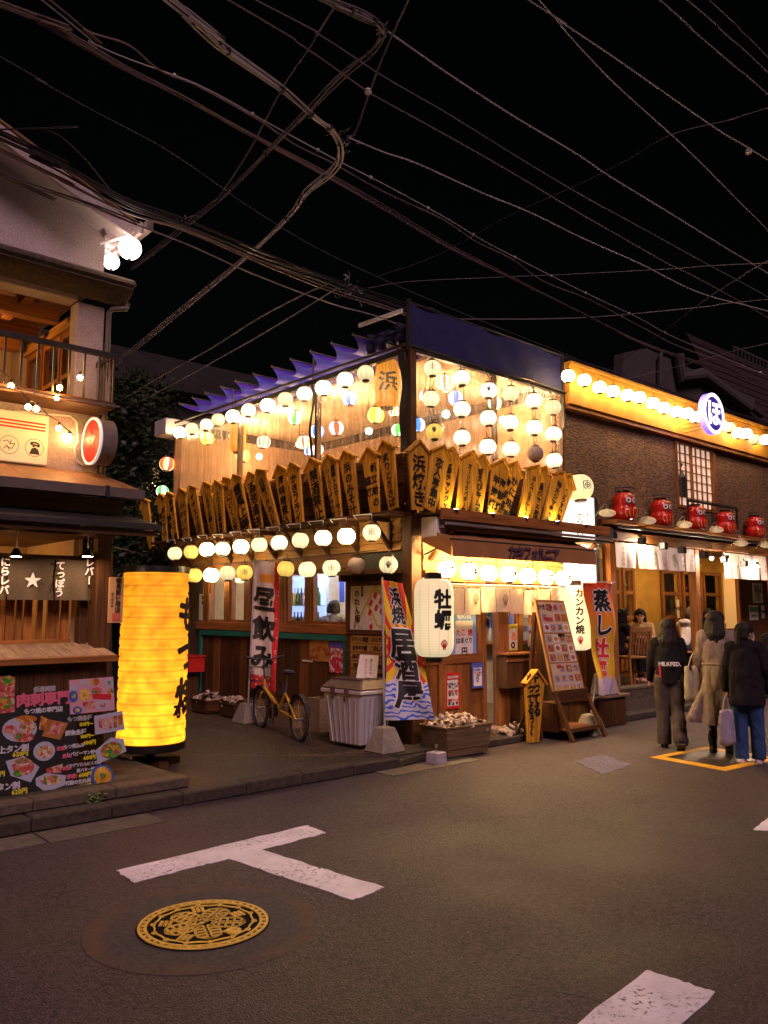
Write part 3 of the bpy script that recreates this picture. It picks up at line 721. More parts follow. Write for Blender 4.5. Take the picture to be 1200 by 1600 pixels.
# --- awning over the entrance
aw = Thing('shop_awning', 'brown canvas awning with a lettered valance over the bar entrance', 'awning', (8.8, CY, 2.4))
M_canv = M('brown_canvas', (.36,.16,.05), (.28,.12,.035), .85, ns=60, bump=.15, stain=.25)
AX0, AX1 = py(706,850,6.45).x, py(930,870,6.45).x; AY = 6.45
zt0 = py(705,843,AY).z; zt1 = py(705,866,AY).z-.02
aw.part('canopy', MB().sheet(lambda u, v: (AX0+(AX1-AX0)*u, AY+(CY-.12-AY)*v, zt0+.20*v-.012*sin(u*pi*5)**2*sin(pi*v)), 30, 6, .006), M_canv, w=True)
aw.part('valance', MB().sheet(lambda u, v: (AX0+(AX1-AX0)*u, AY-.004-.010*(1-v)*sin(u*41)-.008*(1-v), zt1+(zt0-zt1)*v), 60, 4, .006), M_canv, w=True)
aw.part('front_bar', MB().tube([(AX0-.02,AY+.004,zt0+.008),(AX1+.02,AY+.004,zt0+.008)], .013, 8), M_iron, w=True)
aw.part('side_gable', MB().add([(AX0,AY,zt1),(AX0,AY,zt0),(AX0,CY-.12,zt0+.2),(AX0,CY-.12,zt0-.0)], [(0,1,2,3)]), M_canv, w=True)
aw.part('support_arm', MB().tube([(AX0+.05,CY-.1,2.3),(AX0+.02,AY+.03,zt0-.02)], .012, 6).tube([(AX1-.1,CY-.1,2.3),(AX1-.05,AY+.03,zt0-.02)], .012, 6), M_iron, w=True)
zc = (zt0+zt1)/2; M_awt = P('valance_letters', (.06,.035,.06), .8)
mb = glyphs(MB(), lay('カキフォルニア', .17, .01, pitch=.86), flat((py(832,870,AY).x,AY-.03,zc), *XF, .0), 0, .006)
aw.part('lettering', mb, M_awt, w=True)
lp = MB()
L_aw = lamp('awning_bulb', (1.,.68,.28), 520.)
for i in range(5):
    x = AX0+.12+i*(AX1-AX0-.2)/4.6
    s = Thing('awning_lamp', 'bare bulb under the awning, %s from the left behind the round lanterns' % ('first','second','third','fourth','fifth')[i], 'lamp', (x, CY-.42, 2.37), group='bulbs under the awning')
    s.part('socket', MB().lathe([(.0,.06),(.022,.06),(.022,0),(0,0)], 10), M_white); s.part('bulb', MB().ball((0,0,-.035),.036,10,6), L_aw, smooth=True)
B_('soffit', MB().box(CX+.2,CY-.38,2.585,XE-.1,CY-.05,2.598), M_inner, w=True)
for x in (6.95, 9.9):
    B_('bracket', MB().beam((x,CY-.06,2.25),(x,CY-.42,2.57),.05,.05,(1,0,0)), W_dark['x'], w=True)
# ------------------------------------------------------------------ paper lanterns
ORD = ['first','second','third','fourth','fifth','sixth','seventh','eighth','ninth','tenth','eleventh','twelfth','thirteenth','fourteenth','fifteenth','sixteenth','seventeenth','eighteenth','nineteenth']
def gprof(R=.11, sq=.97, m=12, rib=.0025):
    out = []
    for i in range(m*2+1):
        t = pi*(.13+.74*i/(m*2)); rr = R*sin(t)**.9; out.append((rr+(rib if i % 2 else 0), -R*sq*cos(t)/cos(pi*.13)*.92))
    return out
GP = gprof()
GLOBE = {}
def globe_mesh(mat):
    if mat.name not in GLOBE: GLOBE[mat.name] = MB().lathe(GP, 20, caps=False).mesh('paper', mat, True)
    return GLOBE[mat.name]
M_cap = P('lantern_cap', (.05,.022,.012), .5)
CAP_T = MB().lathe([(.055,.092),(.057,.112),(.050,.115),(.0,.115)], 14).mesh('top_ring', M_cap)
CAP_B = MB().lathe([(.0,-.113),(.046,-.113),(.050,-.108),(.048,-.092)], 14).mesh('bottom_ring', M_cap)
HOOK = MB().tube([(-.05,0,.112),(-.03,0,.135),(0,0,.15),(.03,0,.135),(.05,0,.112)], .004, 5).tube([(0,0,.148),(0,0,.185)], .004, 5).mesh('hook', M_iron)
def sphere_map(R, az, el=0., sq=1., off=.004):
    def fn(x, y, k=0):
        a = az+x/R; e = el+y/R; off_ = off+k
        return V(((R+off_)*cos(e)*cos(a), (R+off_)*cos(e)*sin(a), (R+off_)*sq*sin(e)))
    return fn
def strokes(mb, lines, fn, w):
    for ln in lines:
        P_ = []
        for (a, b), (c, d) in zip(ln, ln[1:]):
            n = max(1, int(sqrt((c-a)**2+(d-b)**2)/.012))
            P_ += [(a+(c-a)*k/n, b+(d-b)*k/n) for k in range(n)]
        P_.append(ln[-1])
        for i in range(len(P_)-1):
            (a, b), (c, d) = P_[i], P_[i+1]; l = sqrt((c-a)**2+(d-b)**2) or 1e-6; nx, ny = -(d-b)/l*w/2, (c-a)/l*w/2
            mb.add([fn(a-nx, b-ny), fn(c-nx, d-ny), fn(c+nx, d+ny), fn(a+nx, b+ny)], [(0,1,2,3)])
    return mb
def scallop(s):
    """line drawing of a fan shell, about 2s across"""
    L_ = []
    for k in range(-3, 4):
        a = k*.30; L_.append([(0.10*k*s*.6, -s*.7), (sin(a)*s*1.0*.8, -s*.7+cos(a)*s*1.55)])
    arc = []
    for k in range(-14, 15):
        a = k*.30*3.4/14; rr = 1.55+.10*abs(cos(k*pi/4)); arc.append((sin(a)*s*.8, -s*.7+cos(a)*s*rr))
    L_.append(arc); L_.append([(-.35*s, -s*.85), (-.15*s, -s*.6), (.15*s, -s*.6), (.35*s, -s*.85), (-.35*s, -s*.85)])
    L_.append([arc[0], (-.2*s, -s*.6)]); L_.append([arc[-1], (.2*s, -s*.6)])
    return L_
def crest(s):
    c = [(cos(t*pi/8)*.55*s, sin(t*pi/8)*.55*s) for t in range(17)]
    return [c, [(0,s),(0,-s)], [(-.9*s,.7*s),(-.9*s,-.5*s),(-.4*s,-1.*s)], [(.9*s,.7*s),(.9*s,-.5*s),(.4*s,-1.*s)], [(-.9*s,.7*s),(-.3*s,1.*s),(.3*s,1.*s),(.9*s,.7*s)], [(-.5*s,0),(.5*s,0)]]
def lantern(p, r, mat, label, group, mark=None, markaz=None, mcol=None, name='round_lantern', hook=True, cat='lantern'):
    o = bpy.data.objects.new(name, None); COL.objects.link(o); o.location = p; s = r/.115; o.scale = (s, s, s)
    tag(o, label, cat, group); o.rotation_euler = (random.uniform(-.11,.11), random.uniform(-.11,.11), random.uniform(0, .75))
    mk('paper', globe_mesh(mat), o); mk('top_ring', CAP_T, o); mk('bottom_ring', CAP_B, o)
    if hook: mk('hook', HOOK, o)
    if mark:
        az = atan2(-p[1], -p[0]) if markaz is None else markaz; az -= o.rotation_euler.z
        mb = strokes(MB(), mark, sphere_map(.112, az, 0, .97), .0065)
        mk('crest', mb.mesh('crest', mcol or M_ink), o)
    return o
GREY = P('crest_grey', (.10,.09,.08), .8); BROWN = P('crest_brown', (.25,.11,.03), .8)
def lerpz(p, k): return V((p.x, p.y, p.z+k))
# upper row under the lane-side roof edge (left of the corner), from the corner outwards
ROWA = [(1012,228),(925,255),(832,290),(752,315),(670,338),(596,365),(514,385),(447,412),(384,425),(335,447),(272,463),(220,480)]
KA = 'rwwwrwwwrwrw'
for i, (a, b) in enumerate(ROWA):
    p = px(200+a*.3667, 500+b*.3667, 6.52); m = {'w': L_soft if i in (1, 3, 6, 9) else L_white, 'r': L_ribs, 'y': L_yell}[KA[i]]
    lantern(p, (38-1.0*i)*.3667*mpp(p), m, '%s %s lantern from the corner in the top row under the tarpaulin' % (ORD[i], 'blazing' if KA[i]=='w' else 'ribbed'),
            'lanterns along the upper lane side eave', crest(.035) if i in (3,) else None, None, GREY)
ROWB = [(974,92),(861,108),(757,116),(655,127),(561,138),(472,146),(390,155),(308,165),(238,167),(167,178),(95,185)]
KB = 'rwwrwrwwwyr'
for i, (a, b) in enumerate(ROWB):
    p = px(240+a*.35, 800+b*.35, 6.22); m = {'w': L_soft if i in (2, 4, 7) else L_white, 'r': L_ribs, 'y': L_yell}[KB[i]]
    lantern(p, (42-.95*i)*.35*mpp(p), m, '%s lantern from the corner in the row below the plaques, %s' % (ORD[i], {'w':'bright','r':'ribbed','y':'yellow'}[KB[i]]),
            'lanterns hung from the lane side ledge', crest(.04) if i in (0, 2) else None, None, GREY)
    m2 = MB().tube([(p.x,p.y,p.z+.16),(p.x-.02,p.y-.02,p.z+.22),(p.x+.02,p.y+.36,p.z+.235),(p.x+.1,p.y+.40,p.z+.2)], .006, 5)
    B_('lamp_cord', m2, M_white, w=True)
ROWC = [(1048,235),(906,240),(794,250),(686,257),(590,254),(500,268),(406,270),(330,273),(257,282),(183,283)]
KC = 'rdrryryrwy'
for i, (a, b) in enumerate(ROWC):
    p = px(240+a*.35, 800+b*.35, 6.45 if i else 6.2); m = {'w': L_white, 'r': L_ribs, 'y': L_yell, 'd': L_dead}[KC[i]]
    lantern(p, (43-.9*i)*.35*mpp(p), m, '%s lantern from the corner in the lowest row before the side windows, %s' % (ORD[i], {'w':'bright','r':'cream','y':'yellow','d':'unlit'}[KC[i]]),
            'lanterns before the side windows', scallop(.045) if i == 0 else (crest(.04) if i in (2, 6) else None), None, GREY)
B_('lantern_wire', MB().tube([(6.45,7.4,2.36),(6.45,9.0,2.34),(6.45,11,2.35),(6.45,12.9,2.34)], .007, 5), M_cabled, w=True)
# strands in front of the upper vinyl on the street side
STR = [[(267,338,'r'),(259,505,'r'),(277,688,'y')],[(428,392,'w'),(430,563,'w'),(430,720,'w')],[(578,460,'w'),(575,612,'w'),(572,770,'w')],
       [(697,478,'r'),(697,637,'w'),(700,782,'w')],[(826,517,'w'),(830,665,'w'),(835,808,'d')],[(932,553,'r'),(935,700,'w'),(938,845,'w')]]
for i, st in enumerate(STR):
    q = None
    for j, (a, b, k) in enumerate(st):
        p = py(600+a*.2833, 480+b*.2833, 6.88); m = {'w': L_soft, 'r': L_ribs, 'y': L_yell, 'd': L_dead}[k]
        lantern(p, (50-(i*.6))*.2833*mpp(p), m, '%s lantern of the %s hanging strand right of the corner, %s' % (('top','middle','bottom')[j], ORD[i], {'w':'glaring white','r':'cream','y':'dull yellow','d':'unlit grey'}[k]),
                'lantern strands over the entrance side', crest(.045) if (i, j) == (0, 0) else (scallop(.04) if (i, j) in ((0, 2),(2,0)) else None), None, GREY)
        if q is not None: B_('lantern_cord', MB().tube([(q.x-.03,q.y,q.z-.12),(p.x-.03,p.y,p.z+.12)], .004, 5).tube([(q.x+.03,q.y,q.z-.12),(p.x+.03,p.y,p.z+.12)], .004, 5), M_iron, w=True)
        else: B_('lantern_hanger', MB().tube([(p.x,CY-.06,4.85),(p.x+.02,p.y,p.z+.17)], .006, 5), M_cabled, w=True)
        q = p
# entrance row: seven lanterns, one character on each
TXT = 'カキフォルニア'
for i, (a, b) in enumerate([(303,218),(458,235),(595,248),(733,255),(863,268),(993,275),(1112,285)]):
    p = py(630+a*.225, 840+b*.225, 6.72); r = (66-1.2*i)*.225*mpp(p)
    L_ent = MATS.get('lantern_paper_entrance') or paper('lantern_paper_entrance', (1.,.84,.52), 3.0, 8, low=.4, dark=.3)
    o = lantern(p, r, L_ent, 'round lantern with one black katakana, %s from the left over the entrance curtain' % ORD[i], 'lettered lanterns over the entrance')
    az = atan2(-p.y, -p.x)+.75-o.rotation_euler.z
    mk('character', glyphs(MB(), lay(TXT[i], .11, .02), sphere_map(.112, az), .02, .004).mesh('character', M_ink), o)
# right-hand restaurant: row along the ochre fascia
RF = [(98,168),(187,192),(270,230),(345,253),(425,275),(490,287),(565,318),(627,345),(695,366),(755,375),(800,395),(940,440),(988,452),(1035,484),(1080,486),(1125,517),(1185,520)]
ROWF = []
for i, (a, b) in enumerate(RF):
    p = py(860+a*.2833, 540+b*.2833, 6.72); k = 'r' if i in (12, 15) else 'w'
    ROWF.append(p)
    lantern(p, (39-.45*i)*.2833*mpp(p), L_ribs if k == 'r' else L_white, '%s white lantern from the left along the ochre fascia of the restaurant%s' % (ORD[i], ', paler' if k == 'r' else ''),
            'lanterns along the ochre fascia', crest(.03) if i in (1, 5) else None, None, GREY)
# striped and coloured paper balls inside the upper room
def striped(name, cols, s):
    m, N, L, B = nodes(name); tc = N.new('ShaderNodeTexCoord'); sp = N.new('ShaderNodeSeparateXYZ'); L.new(tc.outputs['Object'], sp.inputs[0])
    az = mth(N, L, 'ARCTAN2', sp.outputs[1], sp.outputs[0]); k = mth(N, L, 'FRACT', mth(N, L, 'MULTIPLY', mth(N, L, 'ADD', az, pi), 4/(2*pi)))
    cr = N.new('ShaderNodeValToRGB'); cr.color_ramp.interpolation = 'CONSTANT'; e = cr.color_ramp.elements
    e[0].position = 0; e[0].color = (*cols[0], 1); e[1].position = 1/len(cols); e[1].color = (*cols[1 % len(cols)], 1)
    for i in range(2, len(cols)): x = e.new(i/len(cols)); x.color = (*cols[i], 1)
    L.new(k, cr.inputs[0]); L.new(cr.outputs[0], B.inputs['Emission Color']); B.inputs['Emission Strength'].default_value = s
    L.new(cr.outputs[0], B.inputs['Base Color']); return m
ST = dict(ry=striped('paper_red_yellow', [(.95,.06,.02),(1,.75,.4),(.95,.5,.05),(1,.9,.7)], 1.5), bw=striped('paper_blue_white', [(.03,.14,.85),(.9,.95,1)], 1.1),
          gw=striped('paper_green_white', [(.04,.55,.05),(1,.95,.8)], 1.1), yy=striped('paper_yellow', [(1.,.72,.03),(1.,.82,.2)], 1.1), rw=striped('paper_red_white', [(.95,.05,.02),(1,.85,.75)], 1.2))
INN = [(712,418,32,'gw','green and white'),(806,475,32,'bw','blue and white'),(886,462,34,'rw','red and white'),(750,522,32,'ry','orange and red'),(1056,406,38,'yy','yellow'),
       (945,335,34,'bw','dim blue and white'),(578,520,30,'ry','red'),(808,555,28,'rw','reddish'),(1150,470,30,'gw','green striped'),(1135,388,26,'ry','orange'),(338,505,30,'yy','yellow'),(490,578,30,'yy','yellow low'),(770,560,20,'bw','small blue')]
for a, b, r, k, n in INN:
    p = px(200+a*.3667, 500+b*.3667, 7.25); lantern(p, r*.3667*mpp(p), ST[k], '%s paper ball glowing behind the lane side vinyl, %s' % (n, 'near the corner' if a > 900 else ('near the middle' if a > 600 else 'at far left')), 'paper balls behind the vinyl')
for a, b, r, k, n in [(337,418,50,'ry','orange'),(395,500,44,'bw','blue and white'),(188,650,42,'bw','blue and white low'),(610,530,40,'gw','green and white'),(225,490,34,'rw','red')]:
    p = py(600+a*.2833, 480+b*.2833, 7.7); lantern(p, r*.2833*mpp(p), ST[k], 'paper ball, %s, glowing behind the street side vinyl' % n, 'paper balls behind the vinyl')
# long orange paper lanterns inside the vinyl
L_or = paper('lantern_paper_orange', (1.,.38,.02), .42, 10, low=.8, half=.25, dark=.4)
for (u, v, X, h, r, lab) in ((372,683,7.0,.50,.13,'long orange paper lantern behind the vinyl left of the middle'),(605,600,6.95,.62,.16,'long orange lantern with brushed marks behind the vinyl beside the corner post')):
    p = px(u, v, X); t = Thing('long_lantern', lab, 'lantern', p, group='long lanterns behind the vinyl')
    pr = [(r*(.72+.28*sin(pi*min(1,max(0,k/24))*.999)**.35)+(.003 if k % 2 else 0), -h/2+h*k/24) for k in range(25)]
    t.part('paper', MB().lathe(pr, 20, caps=False), L_or, smooth=True); t.part('top_ring', MB().lathe([(r*.6,h/2),(r*.6,h/2+.04),(0,h/2+.04)], 14), M_cap); t.part('bottom_ring', MB().lathe([(0,-h/2-.03),(r*.55,-h/2-.03),(r*.6,-h/2)], 14), M_cap)
    if u > 500: t.part('lettering', glyphs(MB(), lay('浜', .26, .03), lambda x, y: V(((r+.008)*cos(x/r-2.2), (r+.008)*sin(x/r-2.2), y)), .03), M_cap)
# two big white lanterns either side of the entrance, characters in black
L_big = paper('lantern_paper_big', (1.,.84,.50), .29, 12, .0285, low=.9, half=.5, dark=.35)
def barrel(p, R, H, label, chars, size, daz, mat=L_big, pitch=1.05, shell=True, wgt=.04):
    t = Thing('big_paper_lantern', label, 'lantern', p, group='big white lanterns at the entrance'); pr = []
    n = 44
    for k in range(n+1):
        s = k/n; e = min(s, 1-s)*H; rr = R*(.62+.38*sqrt(max(0, 1-(1-min(1, e/.16))**2))); pr.append((rr+(.0025 if k % 2 else 0), -H/2+H*s))
    t.part('paper', MB().lathe(pr, 40, caps=False), mat, smooth=True)
    t.part('top_ring', MB().lathe([(R*.45,H/2-.01),(R*.45,H/2+.07),(0,H/2+.07)], 24), M_black); t.part('bottom_ring', MB().lathe([(0,-H/2-.06),(R*.42,-H/2-.06),(R*.42,-H/2+.01)], 24), M_black)
    az = atan2(-p[1], -p[0])+daz; fn = lambda x, y, k=0: V(((R+k+.006)*cos(az+x/R), (R+k+.006)*sin(az+x/R), y+.10*H))
    t.part('lettering', glyphs(MB(), lay(chars, size, .01, True, pitch), fn, .03, size*.035), M_ink)
    if shell:
        f2 = lambda x, y: V(((R+.006)*cos(az+x/R), (R+.006)*sin(az+x/R), y-.34*H)); t.part('shell_crest', strokes(MB(), scallop(.058), f2, .008), M_red)
    return t
p = py(678,965,6.5); barrel(p, 30.5*mpp(p), .86, 'big white barrel lantern with black characters and a red shell, left of the entrance', '牡蠣', .215, .52)
BIGR = py(897,965,6.72); barrel(BIGR, 28*mpp(BIGR), .88, 'big white barrel lantern lettered in katakana behind the leaning food menu board', 'カンカン焼', .120, .30, pitch=1.02)
B_('lantern_arm', MB().tube([(6.35,6.52,2.0),(6.9,CY-.03,2.0)], .011, 6).tube([(6.50,6.5,2.06),(6.9,CY-.05,2.06)], .009, 6), M_white, w=True)
# white globe lantern by the sign tower
p = py(905,762,6.75); lantern(p, 23*mpp(p), L_ribs, 'large white globe lantern with a crest above the tall white sign', None, crest(.035), atan2(-p.y,-p.x)+.6, GREY)
# red paper ball and green one left of the upper storey
ST['re'] = striped('paper_red_orange', [(.95,.05,.02),(1,.32,.06),(1,.75,.45),(.95,.05,.02)], 1.0)
p = px(261,725,6.6); lantern(p, 12*mpp(p), ST['re'], 'red and orange striped paper lantern hanging at the far left end of the bar', None)
p = px(254,768,6.8); lantern(p, 10*mpp(p), ST['gw'], 'green and white paper lantern half hidden behind the leftmost plaques', None)
# ------------------------------------------------------------------ wooden menu plaques fanned along the first-floor parapet
def plaque(c, h, w, tilt, text, label, frame, size=None, cols=1, depth=.035, group='wooden menu plaques'):
    """c = bottom centre; tilt in the face plane; pentagon top with small roof strips, narrower foot"""
    ux, uy = V(frame[0]), V(frame[1]); R = Matrix.Rotation(tilt, 3, ux.cross(uy)); a = R@ux; b = R@uy; n = a.cross(b)
    t = Thing('menu_plaque', label, 'plaque', c, group=group)
    wt = w/2; wb = w*.27; sh = h-w*.42
    t.part('board', MB().prism([(-wb,0),(wb,0),(wt,sh),(0,h),(-wt,sh)], V(c)-n*depth, a, b, depth), W_sign, w=True, bev=.004)
    for s in (-1, 1):
        e0 = V(c)+b*(h+.012)-n*depth*.4; e1 = V(c)+a*(s*(wt+.03))+b*(sh-.012)-n*depth*.4
        t.part('roof_strip', MB().beam(e0, e1, depth+.05, .022, b), W_sign, w=True)
    if text:
        tx = text.split('/'); nc = len(tx)
        L_ = MB()
        for k, s in enumerate(tx):
            z = size or min((sh*.90)/max(len(s), 1), w*.80/nc)
            pitch = min(1.25, sh*.92/(len(s)*z)); x0 = ((nc-1)/2-k)*w*.40*(1 if nc > 1 else 0)
            f = flat(V(c)+a*x0+b*(sh*.50+.0*h), a, b, .003); glyphs(L_, lay(s, z, .012, True, pitch, jit=.03), f, 0, z*.022)
        t.part('lettering', L_, M_ink, w=True)
    return t
# lane side: (top px, bottom px, text) from the corner to the far left
LT = [((600,690),(614,796),'炙りとろさば','aburi'),((576,701),(585,803),'帆立蛤の/磯焼','clams'),((539,706),(554,808),'浜のみそ汁','miso soup'),((513,712),(527,811),'豪華トロサーモン/シーフードサラダ','seafood salad'),
      ((486,717),(501,817),'禁酒禁止','drinking slogan'),((456,724),(468,820),'かきフライ','fried oysters'),((436,728),(449,824),'海味噌煮込','miso stew'),((403,735),(431,825),'白蛤つかみどり','scooped clams'),
      ((390,739),(405,827),'酒池進送','faint brush text'),((366,743),(387,831),'霜風上等','frosty slogan'),((351,747),(370,833),'うにいくら丼','urchin bowl'),((338,752),(347,839),'トロさば味噌煮','fatty mackerel'),
      ((320,754),(333,840),'しらすの卵とじ','whitebait'),((297,760),(314,842),'サザエつぼ焼','turban shell'),((282,764),(291,846),'イカゲソ/バター焼','squid'),((262,770),(274,848),'漁師フェア盛/黒板','fair'),((250,772),(258,853),'あさりの/酒蒸し','clam sake'),((224,780),(236,856),'','blank')]
for i, (tp, bt_, s, en) in enumerate(LT):
    X = 6.50 if i % 2 == 0 else 6.44
    a = px(*bt_, X); b = px(*tp, X); d = b-a; h = d.length; tilt = atan2(d.y, d.z)   # lean along the face
    lab = 'wooden plaque brushed with black characters, %s from the corner on the lane side' % ORD[i] if s else 'blank bare wooden plaque at the far left end of the row'
    if i > 16: lab = 'blank bare wooden plaque at the far left end of the lane side row'
    plaque(a, h, .29, tilt, s, lab, YF)
RTP = [((655,690),(654,797),'浜焼き',-1),((692,697),(672,797),'恋人募集中',0),((706,700),(694,799),'海鮮チャンジャ',0),((738,706),(722,805),'ガーリックバター焼',0),((753,711),(745,808),'甘えびキムチ',0),
       ((786,718),(770,812),'海鮮焼/甲羅焼',0),((806,723),(783,814),'かに味噌/海鮮盛',0),((840,728),(815,818),'はんぺんカルユッケ',0),((851,730),(834,820),'縦横のサメ唐揚',0),((880,738),(853,822),'特大シマホッケ',0),((890,742),(868,825),'うしろすけ塩焼',0)]
for i, (tp, bt_, s, _) in enumerate(RTP):
    Y = 6.70 if i % 2 == 0 else 6.76
    if i in (1, 3, 5, 7, 9): Y = 6.66
    a = py(*bt_, Y); b = py(*tp, Y); d = b-a; h = d.length; tilt = -atan2(d.x, d.z)
    ux, uz = V((1,0,0)), V((0,0,1))
    plaque(a, h, .32, tilt, s, 'tall golden plaque with brushed characters, %s from the corner on the street side' % ORD[i], XF)
L_fl = lamp('plaque_uplight', (1.,.70,.26), 150.)
for i in range(5):
    x = 7.0+i*.66
    t = Thing('plaque_lamp', 'small uplight at the foot of the street side plaques, %s from the corner' % ORD[i], 'lamp', (x,6.60,2.80), group='uplights under the plaques')
    t.part('housing', MB().lathe([(.03,0),(.034,.03),(.03,.03),(0,.03)], 10), M_iron); t.part('lens', MB().lathe([(0,.034),(.026,.032)], 10, caps=False), L_fl)
# ------------------------------------------------------------------ near left grill shop: ground-floor counter, upper gallery, gable
LX, LY = 3.22, 8.0                                   # corner of the upper walls at the lane
shop = Thing('grill_shop', 'old stucco and timber grill shop with an open upper gallery on the near left', 'building', (LX, LY, 0))
S_ = shop.part
X0 = -1.2
S_('platform', MB().box(X0,6.64,0,3.60,9.0,.19), M_concd, w=True, bev=.02)
for i in range(7):
    S_('edge_stone', MB().box(3.60-.66*(i+1)+.004,6.615,.105,3.60-.66*i-.004,6.80,.196), M_conc, w=True, bev=.012)
# stall front: boards under the counter shelf
for i in range(26):
    x = 3.13-.125*i
    S_('plank', MB().box(x-.122,7.40+random.uniform(0,.006),.19,x-.002,7.44,1.17), W_dark['z'], w=True)
zs = 1.235
S_('counter_shelf', MB().box(X0,7.28,zs-.06,3.20,7.33,zs), W_mid['x'], w=True, bev=.006)
for i in range(28):
    x = 3.20-.12*i
    S_('shelf_board', MB().add([(x-.118,7.33,zs-.03),(x-.002,7.33,zs-.03),(x-.002,7.85,zs+.06),(x-.118,7.85,zs+.06),(x-.118,7.33,zs+.002),(x-.002,7.33,zs+.002),(x-.002,7.85,zs+.10),(x-.118,7.85,zs+.10)],
       [(0,3,2,1),(4,5,6,7),(0,1,5,4),(1,2,6,5),(2,3,7,6),(3,0,4,7)]), W_pale['y'], w=True)
S_('corner_post', MB().box(3.10,7.60,.19,3.24,7.76,2.40), W_dark['z'], w=True, bev=.006)
S_('corner_post', MB().box(3.02,7.78,.19,3.10,7.90,2.40), W_dark['z'], w=True, bev=.006)
# lattice wall behind the noren: slats with lit gaps
S_('rail', MB().box(X0,7.86,1.30,2.98,7.92,1.37), W_mid['x'], w=True); S_('rail', MB().box(X0,7.84,2.10,3.0,7.92,2.16), W_mid['x'], w=True)
x = 2.95
while x > .4:
    w_ = random.choice((.05,.07,.11,.14))
    S_('slat', MB().box(x-w_,7.87,1.37,x,7.91,2.10), W_mid['z'], w=True)
    x -= w_+random.choice((.006,.008,.02,.045))
S_('back_wall', MB().box(X0,9.3,.2,3.05,9.36,2.5).box(3.0,7.95,.2,3.05,9.3,2.5), M_inner, w=True)
S_('stall_ceiling', MB().box(X0,7.45,2.33,3.18,9.3,2.36), W_dark['x'], w=True)
S_('noren_rod', MB().tube([(X0,7.74,2.135),(3.0,7.74,2.135)],.016,8), W_lite['x'], w=True)
# lower canopy roof, a fascia, upper eave with gutter and a tin roof up to the wall
S_('lower_canopy', MB().add([(X0,7.02,2.40),(3.44,7.02,2.40),(3.30,7.55,2.52),(X0,7.55,2.52),(X0,7.02,2.435),(3.44,7.02,2.435),(3.30,7.55,2.56),(X0,7.55,2.56)],
   [(0,3,2,1),(4,5,6,7),(0,1,5,4),(1,2,6,5),(2,3,7,6),(3,0,4,7)]), M_iron, w=True)
S_('canopy_edge', MB().box(X0,6.985,2.375,3.45,7.015,2.425), M_iron, w=True, bev=.004); S_('canopy_edge', MB().box(X0,7.03,2.32,3.40,7.06,2.37), W_dark['x'], w=True)
S_('fascia', MB().box(X0,7.50,2.55,3.27,7.54,2.70), W_dark['x'], w=True); S_('fascia', MB().box(3.23,7.54,2.36,3.27,8.0,2.70), W_dark['y'], w=True)
S_('gutter', MB().add([(X0,7.20,2.68),(3.36,7.20,2.68),(3.36,7.31,2.68),(X0,7.31,2.68),(X0,7.18,2.765),(3.36,7.18,2.765),(3.36,7.33,2.765),(X0,7.33,2.765)],
   [(0,3,2,1),(4,5,6,7),(0,1,5,4),(1,2,6,5),(2,3,7,6),(3,0,4,7)]), M_steel, w=True)
for x in (2.98, 1.9, .8, -.2): S_('gutter_clip', MB().box(x,7.172,2.67,x+.03,7.34,2.775), M_iron, w=True)
M_tin = M('rusty_tin_roof', (.34,.17,.06), (.20,.10,.04), .55, ns=10, bump=.15, stain=.4)
for i in range(9):
    x = 3.36-.52*i; x2 = max(X0, x-.515)
    S_('roof_sheet', MB().add([(x2,7.30,2.77),(x,7.30,2.77),(min(x,3.24),7.99,3.0),(x2,7.99,3.0),(x2,7.30,2.785),(x,7.30,2.785),(min(x,3.24),7.99,3.015),(x2,7.99,3.015)],
       [(0,3,2,1),(4,5,6,7),(0,1,5,4),(1,2,6,5),(2,3,7,6),(3,0,4,7)]), M_tin, w=True)
# upper wall, up to the gallery
S_('wall', MB().box(X0,LY,2.9,LX,LY+.12,3.60).box(LX-.12,LY+.12,2.5,LX,13.0,3.6), M_plas, w=True)
S_('gallery_floor', MB().box(X0,LY-.42,3.60,LX-.02,LY+2.6,3.66), W_dark['x'], w=True)
S_('wall_post', MB().box(LX-.28,LY-.02,3.66,LX,LY+.18,4.75), M_plas, w=True, bev=.01)
S_('lintel', MB().box(X0,LY-.03,4.752,LX-.28,LY+.20,4.92), M_plas, w=True, bev=.01)
# curved concrete hood over the gallery
def hood(u, v):
    a = v*pi*.5; x = X0+(LX+.26-X0)*u; ex = max(0, (x-(LX-.12))/.38); 
    return (x, LY+.02-(.36*sin(a))*(1-ex**2*.55), 4.93+.0+.21*(1-cos(a))*-.6+.18*(1-ex**2*.4))
S_('concrete_hood', MB().box(X0,LY-.30,4.93,LX+.22,LY+.14,5.02).add([(X0,LY-.30,4.93),(LX+.22,LY-.30,4.93),(LX+.22,LY-.02,4.80),(X0,LY-.02,4.80),(X0,LY-.02,4.93),(LX+.22,LY-.02,4.93)], [(0,1,2,3),(0,4,5,1),(0,3,4),(1,5,2)]), M_conc, w=True, bev=.03)
S_('drain_pipe', MB().tube([(LX+.20,LY-.12,4.82),(LX+.19,LY-.12,4.76),(LX+.06,LY-.06,4.74),(LX+.035,LY-.04,4.70),(LX+.035,LY-.04,2.95)],.028,10), M_steel, w=True, smooth=True)
S_('pipe_clip', MB().lathe([(.034,0),(.034,.03)], 10, (LX+.035,LY-.04,4.1)), M_iron, w=True); S_('pipe_clip', MB().lathe([(.034,0),(.034,.03)], 10, (LX+.035,LY-.04,3.3)), M_iron, w=True)
